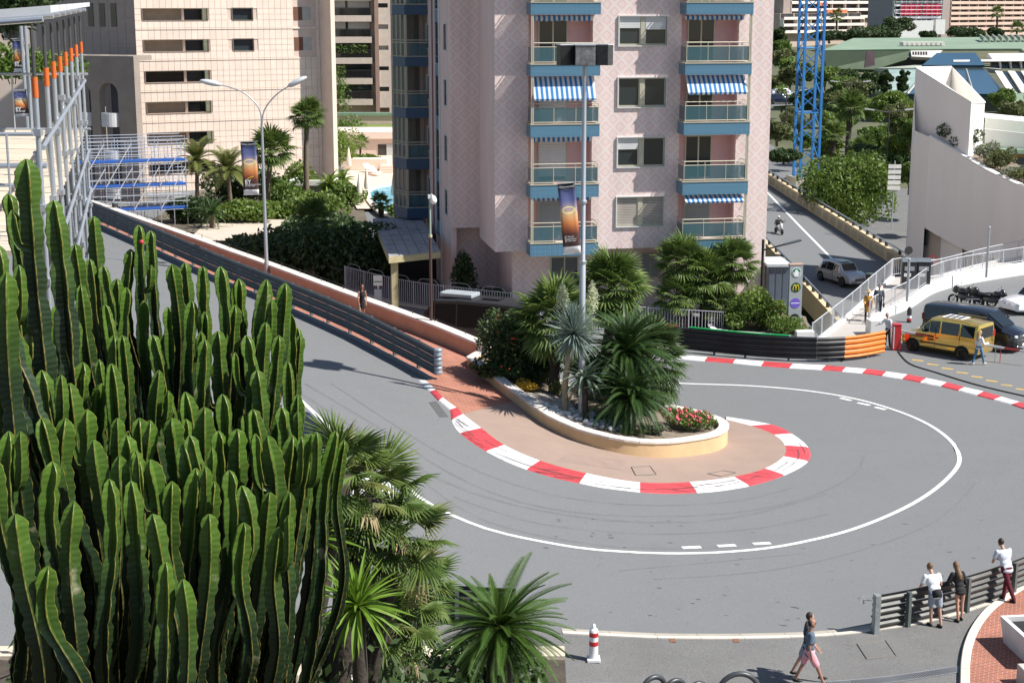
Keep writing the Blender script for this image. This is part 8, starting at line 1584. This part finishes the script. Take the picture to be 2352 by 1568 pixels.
# motorcycles and the scooter
MOT=paint('moto_black',(.012,.012,.013),0,.3)
def moto(name,label,loc,rz,col=MOT,scoot=False,tilt=.12,group=None,box=True):
    t=thing(name,label,'motorcycle' if not scoot else 'scooter',loc,rz,group=group); wr=.31 if not scoot else .25; wb_=1.42 if not scoot else 1.3
    for nm,x in (('front_wheel',wb_/2),('rear_wheel',-wb_/2)):
        mb=MB(); n_=18; mb.tube([(x+(wr-.06)*math.cos(2*math.pi*i/n_),0,wr+(wr-.06)*math.sin(2*math.pi*i/n_)) for i in range(n_+1)],.06,8); mb.lathe([(.03,-.05),(.05,0),(.03,.05)],8,(x,0,wr)); [mb.bar((x,0,wr),(x+(wr-.06)*math.cos(a),0,wr+(wr-.06)*math.sin(a)),.015,5) for a in [i*math.pi/3 for i in range(6)]]; mb.build(nm,TYRE,t,smooth=60)
    for s in (-1,1): mb=MB(); mb.bar((wb_/2,.09*s,wr),(wb_/2-.28,.09*s,.95),.025,6); mb.build('fork',CHR,t)
    if scoot: mb=MB(); mb.tube([(-.75,0,.62),(-.5,0,.7),(-.1,0,.62),(.0,0,.36),(.3,0,.34),(.45,0,.6),(.42,0,.98)],[.13,.19,.19,.14,.15,.17,.1],10); mb.build('bodywork',col,t,smooth=180)
    else:
        mb=MB(); mb.tube([(-.5,0,.55),(-.1,0,.5),(.25,0,.52),(.45,0,.62)],[.13,.19,.2,.12],10); mb.build('engine',M('engine_grey',(.09,.09,.09),.4,.6),t,smooth=180); mb=MB(); mb.tube([(-.05,0,.8),(.15,0,.86),(.4,0,.84),(.55,0,.78)],[.1,.17,.16,.08],10); mb.build('tank',col,t,smooth=180); mb=MB(); mb.tube([(.5,0,.7),(.62,0,.85),(.55,0,1.0),(.45,0,1.12)],[.1,.2,.17,.06],10); mb.build('fairing',col,t,smooth=180)
    mb=MB(); mb.tube([(-.95,0,.82),(-.6,0,.8),(-.3,0,.76),(-.02,0,.76)],[.07,.14,.14,.1],10,flat=.6); mb.build('seat',BLP,t,smooth=180)
    mb=MB(); mb.tube([(.35,.36,1.02),(.42,.15,1.04),(.42,-.15,1.04),(.35,-.36,1.02)],.017,6); mb.build('handlebar',BLP,t)
    for s in (-1,1): mb=MB(); mb.bar((.4,.3*s,1.04),(.38,.36*s,1.2),.008,5); mb.ball((.38,.38*s,1.22),(.02,.06,.04),8,5); mb.build('mirror',BLP,t)
    if box: mb=MB(); mb.ball((-.95,0,1.0),(.2,.22,.17),10,7); mb.build('top_box',col,t,smooth=180)
    mb=MB(); mb.ball((wb_/2-.18,0,.88),(.07,.1,.08),8,6); mb.build('headlight',HLM,t,smooth=180); mb=MB(); mb.bar((-.1,.2,.42),(-.85,.2,.5),.05,8); mb.build('exhaust',CHR,t,smooth=60); mb=MB(); mb.bar((-.1,.12,.35),(-.12,.3,.0),.012,5); mb.build('stand',STEEL,t)
    return t
for px,py,rz_,lab,bx in ((2222,700,2.6,'black motorcycle left of the row by the curved wall',False),(2252,703,2.75,'black motorcycle in the middle of the row by the curved wall',False),(2283,708,-.5,'black motorcycle with top box nearest the white sedan',True)):
    p=GB(px,py); moto('motorcycle',lab,(p.x,p.y+.4,.0),rz_,box=bx,group='motorcycles parked by the curved wall')
ps=P(1789,533,-2.95); sc_h=math.radians(-75); moto('scooter','dark scooter with white front driving down the ramp',(ps.x,ps.y,hr(ps.x,ps.y)),sc_h,paint('scoot_white',(.55,.56,.57)),True,box=False)
# ================================================================ PEOPLE
SKIN=M('skin',(.48,.27,.19),.55,var=.06); SKIN2=M('skin_tan',(.36,.18,.12),.55,var=.06)
def V3(*a): return Vector(a)
def person(label,loc,rz,h=1.75,skin=SKIN,top=None,bottom=None,hair=None,shoes=None,legs=(.25,-.25),arms=((.2,.15),(-.2,.15)),lean=0,hands=None,kind='trousers',sleeve=.5,female=False,hairlen=0,feet=None,knee=(0,0),dress=None,hat=None,extra=None,sit=False,headturn=0,bald=False):
    """facing -y; x>0 is the person's right side as seen from behind them"""
    t=thing('person',label,'person',loc,rz); k=h/1.75; B=MB()
    hipz=.92; hip=V3(0,0,hipz)
    if sit: hip=V3(0,.12,.62)
    def rx(v,a): c,s=math.cos(a),math.sin(a); return V3(v.x,v.y*c-v.z*s,v.y*s+v.z*c)   # a>0 leans forward (-y)
    tor=lambda x,y,z:hip+rx(V3(x,y,z),lean)
    sw=.16 if female else .2; hw=.098 if female else .1
    neck=tor(0,.0,.53); head=tor(0,-.03,.72)+V3(0,-.05*math.sin(lean)*0,0); hd_=head
    J={}
    for i,s in enumerate((-1,1)):
        a=legs[i]; hj=hip+V3(hw*s,0,0)
        if feet and feet[i]: an=V3(*feet[i]); 
        else: an=hj+V3(.01*s,-math.sin(a)*.84,-math.cos(a)*.84); an.z=max(an.z,.08)
        mid=(hj+an)/2; d=(an-hj).length; bend=math.sqrt(max(0,.215**2*4-d*d)/4) if d<.86 else .015
        bend=min(bend,.3); kn=mid+V3(0,-max(.02,bend+knee[i]),0); J['hip',s],J['kn',s],J['an',s]=hj,kn,an
        sh=tor(sw*s,0,.47)
        if hands and hands[i]: wr_=V3(*hands[i]); m_=(sh+wr_)/2; dd=(wr_-sh).length; e_=math.sqrt(max(0,.57**2-dd*dd))/2; el=m_+V3(.55*s*e_+.02*s,.35*e_,-.75*e_)
        else:
            aa,ab=arms[i]; el=sh+V3(.05*s,-math.sin(aa)*.28,-math.cos(aa)*.28); wr_=el+V3(-.01*s,-math.sin(aa+ab+.15)*.26,-math.cos(aa+ab+.15)*.26)
        J['sh',s],J['el',s],J['wr',s]=sh,el,wr_
    def limb(mb,a,b,r0,r1): mb.tube([a,a.lerp(b,.35),b],[r0,(r0+r1)/2*1.06,r1],10); mb.ball(a,r0,10,6); mb.ball(b,r1,10,6)
    def torso(mb,g):
        wq=.128 if female else .165
        for (y,z,rx_,ry_,rz_) in ((0,.0,.16 if female else .17,.115,.11),(0,.13,wq,.095,.12),(-.005,.3,.152 if female else .185,.118,.15),(0,.42,.158 if female else .2,.095,.09)): mb.ball(tor(0,y,z),(rx_+g,ry_+g,rz_+g),14,9)
    torso(B,0); B.tube([tor(0,0,.45),neck+V3(0,0,.02),head],[.06,.052,.05],10)
    B.ball(head,(.072,.09,.112),14,10); B.ball(head+V3(0,-.02,-.07),(.052,.06,.05),10,7); ft=V3(math.sin(headturn),-math.cos(headturn),0)
    B.ball(head+ft*.092+V3(0,0,-.012),(.014,.016,.022),8,6)
    for s in (-1,1): B.ball(head+V3(.074*s,.005,-.01),(.012,.022,.032),8,6)
    for s in (-1,1):
        limb(B,J['hip',s],J['kn',s],.078,.05); limb(B,J['kn',s],J['an',s],.052,.035); limb(B,J['sh',s],J['el',s],.05 if not female else .042,.038); limb(B,J['el',s],J['wr',s],.036,.025)
        a=J['an',s]; B.ball(a+V3(0,-.06,-.045),(.038,.12,.035),10,6)
        w=J['wr',s]; d=(w-J['el',s]).normalized(); B.ball(w+d*.05,(.03,.03,.04),8,6); sd=d.cross(V3(0,1,0.01)).normalized()
        for q in range(4): o=sd*(.024-.016*q); B.tube([w+d*.07+o,w+d*(.115+.008*(q in(1,2)))+o+V3(0,-.006,0),w+d*(.145+.01*(q in(1,2)))+o+V3(0,-.022,0)],[.0095,.009,.008],6)
        B.tube([w+d*.03+sd*.02,w+d*.07+sd*.045,w+d*.1+sd*.045],[.012,.011,.009],6)
    def sc(o): o.scale=(k,k,k); return o
    sc(remesh('body',B,skin,t,.0125,3))
    if top:
        S=MB(); torso(S,.014); S.ball(tor(0,0,-.06),(.175,.13,.09),14,8)
        for s in (-1,1):
            e=J['sh',s].lerp(J['el',s],min(1,sleeve*1.0)*1.0) if sleeve<=1 else J['el',s]; limb(S,J['sh',s],e,.068,.064)
            if sleeve>1: limb(S,J['el',s],J['el',s].lerp(J['wr',s],sleeve-1),.054,.042)
        sc(remesh('top',S,top,t,.014,2))
    if bottom:
        S=MB(); S.ball(hip,(.18,.132,.12),14,8); fr=.62 if kind=='shorts' else 1
        for s in (-1,1):
            if kind=='shorts': limb(S,J['hip',s],J['hip',s].lerp(J['kn',s],.78),.098,.092)
            else: limb(S,J['hip',s],J['kn',s],.092,.068); limb(S,J['kn',s],J['an',s].lerp(J['kn',s],.05),.066,.056)
        sc(remesh('trousers' if kind!='shorts' else 'shorts',S,bottom,t,.014,2))
    if dress:
        m_,z0,flare,up_=dress; S=MB(); S.tube([tor(0,0,up_),tor(0,0,.3),tor(0,0,.13),hip,V3(hip.x,hip.y,z0+.12),V3(hip.x,hip.y,z0)],[.135,.16,.15,.178,.178+flare*.7,.18+flare],18,flat=.78); torso(S,.012) if up_>.35 else None; sc(remesh('dress',S,m_,t,.014,2))
    if hair:
        S=MB(); S.ball(head+V3(0,.018,.02),(.083,.095,.108),14,9)
        S2=MB(); 
        if hairlen: S.tube([head+V3(0,.06,.04),head+V3(0,.10,-.06),tor(0,.1,.5-hairlen*.5),tor(0,.11,.5-hairlen)],[.075,.085,.085,.045],12)
        o=sc(remesh('hair',S,hair,t,.014,2))
    if shoes:
        S=MB()
        for s in (-1,1): a=J['an',s]; S.ball(a+V3(0,-.06,-.045),(.047,.135,.042),10,6); S.ball(a+V3(0,.01,-.03),(.042,.05,.045),10,6)
        sc(remesh('shoes',S,shoes,t,.014,1))
    if hat: S=MB(); S.lathe([(.19,.04),(.2,.05),(.1,.065),(.095,.14),(.06,.165),(0,.17)],18,head); sc(S.build('hat',hat,t,smooth=60))
    if extra: extra(t,J,tor,head,sc)
    return t
def cl(n,c=(.3,.3,.3),r=.85): return M('cloth_'+n,c,r,var=.1,scale=9,bump=.25,bscale=14)
HB_=M('hair_brown',(.035,.02,.012),.6,var=.2,scale=40); HBL=M('hair_blond',(.4,.27,.12),.6,var=.2,scale=40); HGR=M('hair_grey',(.4,.39,.37),.6,var=.2,scale=40); HDK=M('hair_dark',(.012,.01,.009),.6,var=.2,scale=40); HMIX=M('hair_light_brown',(.14,.08,.035),.6,var=.3,scale=30)
BLKC=cl('black',(.012,.012,.014)); WHTC=cl('white',(.78,.78,.78)); DKJ=cl('dark_denim',(.02,.03,.06)); SHB=M('shoe_black',(.012,.012,.012),.5); SHW=M('shoe_pale',(.6,.58,.55),.6)
def shades(t,J,tor,head,sc):
    mb=MB()
    for s in (-1,1): mb.ball(head+V3(.032*s,-.085,.012),(.026,.012,.018),8,6)
    sc(mb.build('sunglasses',BLP,t))
def tote(t,J,tor,head,sc):
    shades(t,J,tor,head,sc); w=J['wr',-1]; mb=MB(); mb.box(w.x-.03,w.x+.03,w.y-.14,w.y+.14,w.z-.42,w.z-.16); sc(mb.build('handbag',M('bag_tan',(.4,.3,.2),.7),t,bevel=.02)); mb=MB(); mb.tube([w+V3(0,.1,-.17),w+V3(0,0,-.02),w+V3(0,-.1,-.17)],.008,5); sc(mb.build('strap',BLP,t))
p=GA(833,741); person('woman in a short black dress with sunglasses walking along the brick pavement',(p.x,p.y,p.z+.1),math.radians(25),1.7,SKIN2,hair=HB_,shoes=SHB,legs=(.2,-.22),arms=((.1,.05),(-.12,.05)),female=True,hairlen=.22,dress=(BLKC,.62,.05,.44),extra=tote)
OCH=cl('ochre',(.42,.23,.04))
p=P(1992,733,.33); person('woman in a straw hat and ochre coat on the footbridge',(p.x,p.y,hf(p.x,p.y)),math.radians(-12),1.68,SKIN2,top=OCH,bottom=BLKC,hair=HDK,shoes=SHB,legs=(.22,-.2),female=True,sleeve=1.9,hat=M('straw',(.55,.42,.24),.9,var=.2,scale=30),dress=(OCH,.55,.06,.2),arms=((.2,.6),(-.05,.2)),extra=lambda t,J,tor,head,sc:sc((lambda mb:(mb.ball(tor(.05,-.17,.1),(.09,.05,.13),10,7),mb.build('red_bag',M('bag_red',(.25,.01,.04),.6),t,smooth=180))[1])(MB())))
p=P(2017,722,.38); person('man in a grey jumper carrying a bag beside the woman in the straw hat',(p.x,p.y,hf(p.x,p.y)),math.radians(-12),1.76,SKIN2,top=cl('grey_jumper',(.1,.11,.13)),bottom=DKJ,hair=HDK,shoes=SHB,legs=(-.18,.2),sleeve=1.9,arms=((.05,.2),(.1,.1)),extra=lambda t,J,tor,head,sc:sc((lambda mb:(mb.ball(J['wr',1]+V3(.02,0,-.2),(.06,.13,.15),10,7),mb.build('dark_bag',BLP,t,smooth=180))[1])(MB())))
p=P(2042,800,.04); person('grey haired man in a white shirt reaching out behind the red machine',(p.x,p.y+.35,.04),math.radians(-70),1.76,SKIN,top=WHTC,bottom=BLKC,hair=HGR,shoes=SHB,legs=(.08,-.08),sleeve=1.7,lean=.12,hands=((-.2,-.5,1.12),None))
p=GB(2244,836); person('blonde woman in a loose white top and jeans walking past the gold van',(p.x,p.y-.15,.0),math.radians(115),1.68,SKIN,top=WHTC,bottom=cl('blue_denim',(.09,.2,.36)),hair=HBL,shoes=SHW,legs=(.32,-.3),female=True,sleeve=1.5,hairlen=.2,dress=(WHTC,.78,.1,.3),arms=((.3,.5),(-.1,.3)))
# three at the near barrier, facing the road
def waistjacket(t,J,tor,head,sc): mb=MB(); mb.tube([tor(0,0,-.12),tor(0,.01,.0),tor(0,0,.06)],[.19,.2,.18],16,flat=.78); sc(mb.build('tied_jacket',BLKC,t,smooth=180))
def railh(px): 
    b=GA(px,1440); return 1.06
p=GA(2146,1446); person('white shirted man with black jacket round his waist leaning on near barrier',(p.x,p.y+.1,p.z+.09),math.radians(180+16),1.8,SKIN,top=WHTC,bottom=cl('grey_shorts',(.3,.33,.38)),hair=HMIX,shoes=SHB,legs=(-.1,.1),kind='shorts',lean=.5,hands=((-.1,-.42,1.12),(.12,-.44,1.12)),sleeve=.55,feet=((-.1,.2,.08),(.1,.02,.08)),extra=waistjacket,headturn=.4)
p=GA(2203,1434); person('woman in a short black outfit with bare legs leaning beside the white shirted man',(p.x,p.y+.1,p.z+.09),math.radians(180+14),1.7,SKIN,top=BLKC,bottom=None,hair=HMIX,shoes=SHB,legs=(-.05,.12),female=True,lean=.45,hands=((-.08,-.4,1.12),(.1,-.42,1.12)),sleeve=1.9,hairlen=.22,dress=(BLKC,.62,.02,.3),feet=((-.09,.02,.08),(.09,.14,.08)),headturn=.3)
p=GA(2312,1398); person('man in a pale blue shirt and burgundy trousers leaning at the right of the barrier',(p.x,p.y+.22,p.z+.2),math.radians(180+20),1.82,SKIN,top=cl('pale_blue',(.55,.6,.68)),bottom=cl('burgundy',(.1,.008,.02)),hair=HB_,shoes=SHB,legs=(-.1,.2),lean=.45,hands=((-.1,-.44,1.02),(.1,-.46,1.02)),sleeve=.55,feet=((.05,.0,.08),(-.08,.3,.08)))
p=GA(1856,1583); person('balding man in a blue grey shirt and pink shorts striding across the forecourt',(p.x,p.y,p.z+.09),math.radians(86),1.8,SKIN2,top=cl('blue_grey',(.09,.125,.17)),bottom=cl('pink',(.7,.33,.38)),hair=None,shoes=SHB,legs=(.42,-.38),kind='shorts',arms=((-.15,.25),(.22,.3)),sleeve=.6,extra=lambda t,J,tor,head,sc:(shades(t,J,tor,head,sc),sc((lambda mb:(mb.ball(head+V3(0,.035,-.005),(.08,.075,.085),12,8),mb.build('cropped_hair',HDK,t,smooth=180))[1])(MB()))))
p=GA(1856,1583); person('companion half hidden behind the man in pink shorts',(p.x+.03,p.y+.42,p.z+.09),math.radians(84),1.79,SKIN,top=cl('navy',(.02,.025,.04)),bottom=cl('grey_shorts'),hair=HB_,shoes=SHB,legs=(.4,-.42),kind='shorts',arms=((.2,.3),(-.2,.2)),sleeve=.6)
d=Vector((math.cos(sc_h),math.sin(sc_h),0)); q=ps-d*.15
def helmet(t,J,tor,head,sc): mb=MB(); mb.ball(head+V3(0,0,.02),(.125,.145,.14),12,9); sc(mb.build('helmet',M('helmet_white',(.7,.7,.7),.3),t,smooth=180)); mb=MB(); mb.ball(head+V3(0,-.08,.01),(.1,.075,.06),10,7); sc(mb.build('visor',BLP,t,smooth=180))
person('helmeted rider in dark clothes on the scooter on the ramp',(q.x,q.y,hr(q.x,q.y)+.1),sc_h+math.pi/2,1.75,SKIN,top=BLKC,bottom=BLKC,shoes=SHB,sit=True,feet=((-.13,-.28,.3),(.13,-.28,.3)),hands=((-.3,-.42,.98),(.3,-.42,.98)),sleeve=1.9,lean=.1,extra=helmet)
# ---- plain lamps of the park road and direction sign
for px,py,pyt,Y,lab in ((1947,330,190,185,'slim park lamp with two short arms left of the tall palm'),(2035,400,255,150,'slim park lamp with two short arms right of the tall palm'),(1803,310,210,185,'slim park lamp post left of the crane')):
    b=PY(px,py,Y); t=thing('park_lamp',lab,'street lamp',b,group='park lamps beyond the ramp'); z=PY(px,pyt,Y).z-b.z; mb=MB(); mb.bar((0,0,0),(0,0,z),.1,8,.06); mb.build('pole',IRON,t); 
    for s in (-1,1): mb=MB(); mb.bar((0,0,z-.15),(s*1.5,0,z+.1),.05,6); mb.build('arm',IRON,t); mb=MB(); mb.obox((s*1.9,0,z+.14),(.9,.3,.1),0,0,-.1*s); mb.build('lamp_head',LAMPW,t)
b=PY(2053,420,135); t=thing('direction_sign','stack of white direction boards left of the white building','road sign',b); mb=MB(); mb.bar((0,0,-4),(0,0,1.9),.06,6); mb.build('post',STEEL,t)
for k in range(5): mb=MB(); mb.box(-.55,.55,-.1,-.06,-.6+k*.46,-.26+k*.46); mb.build('board',WCAP,t)

skin_all()
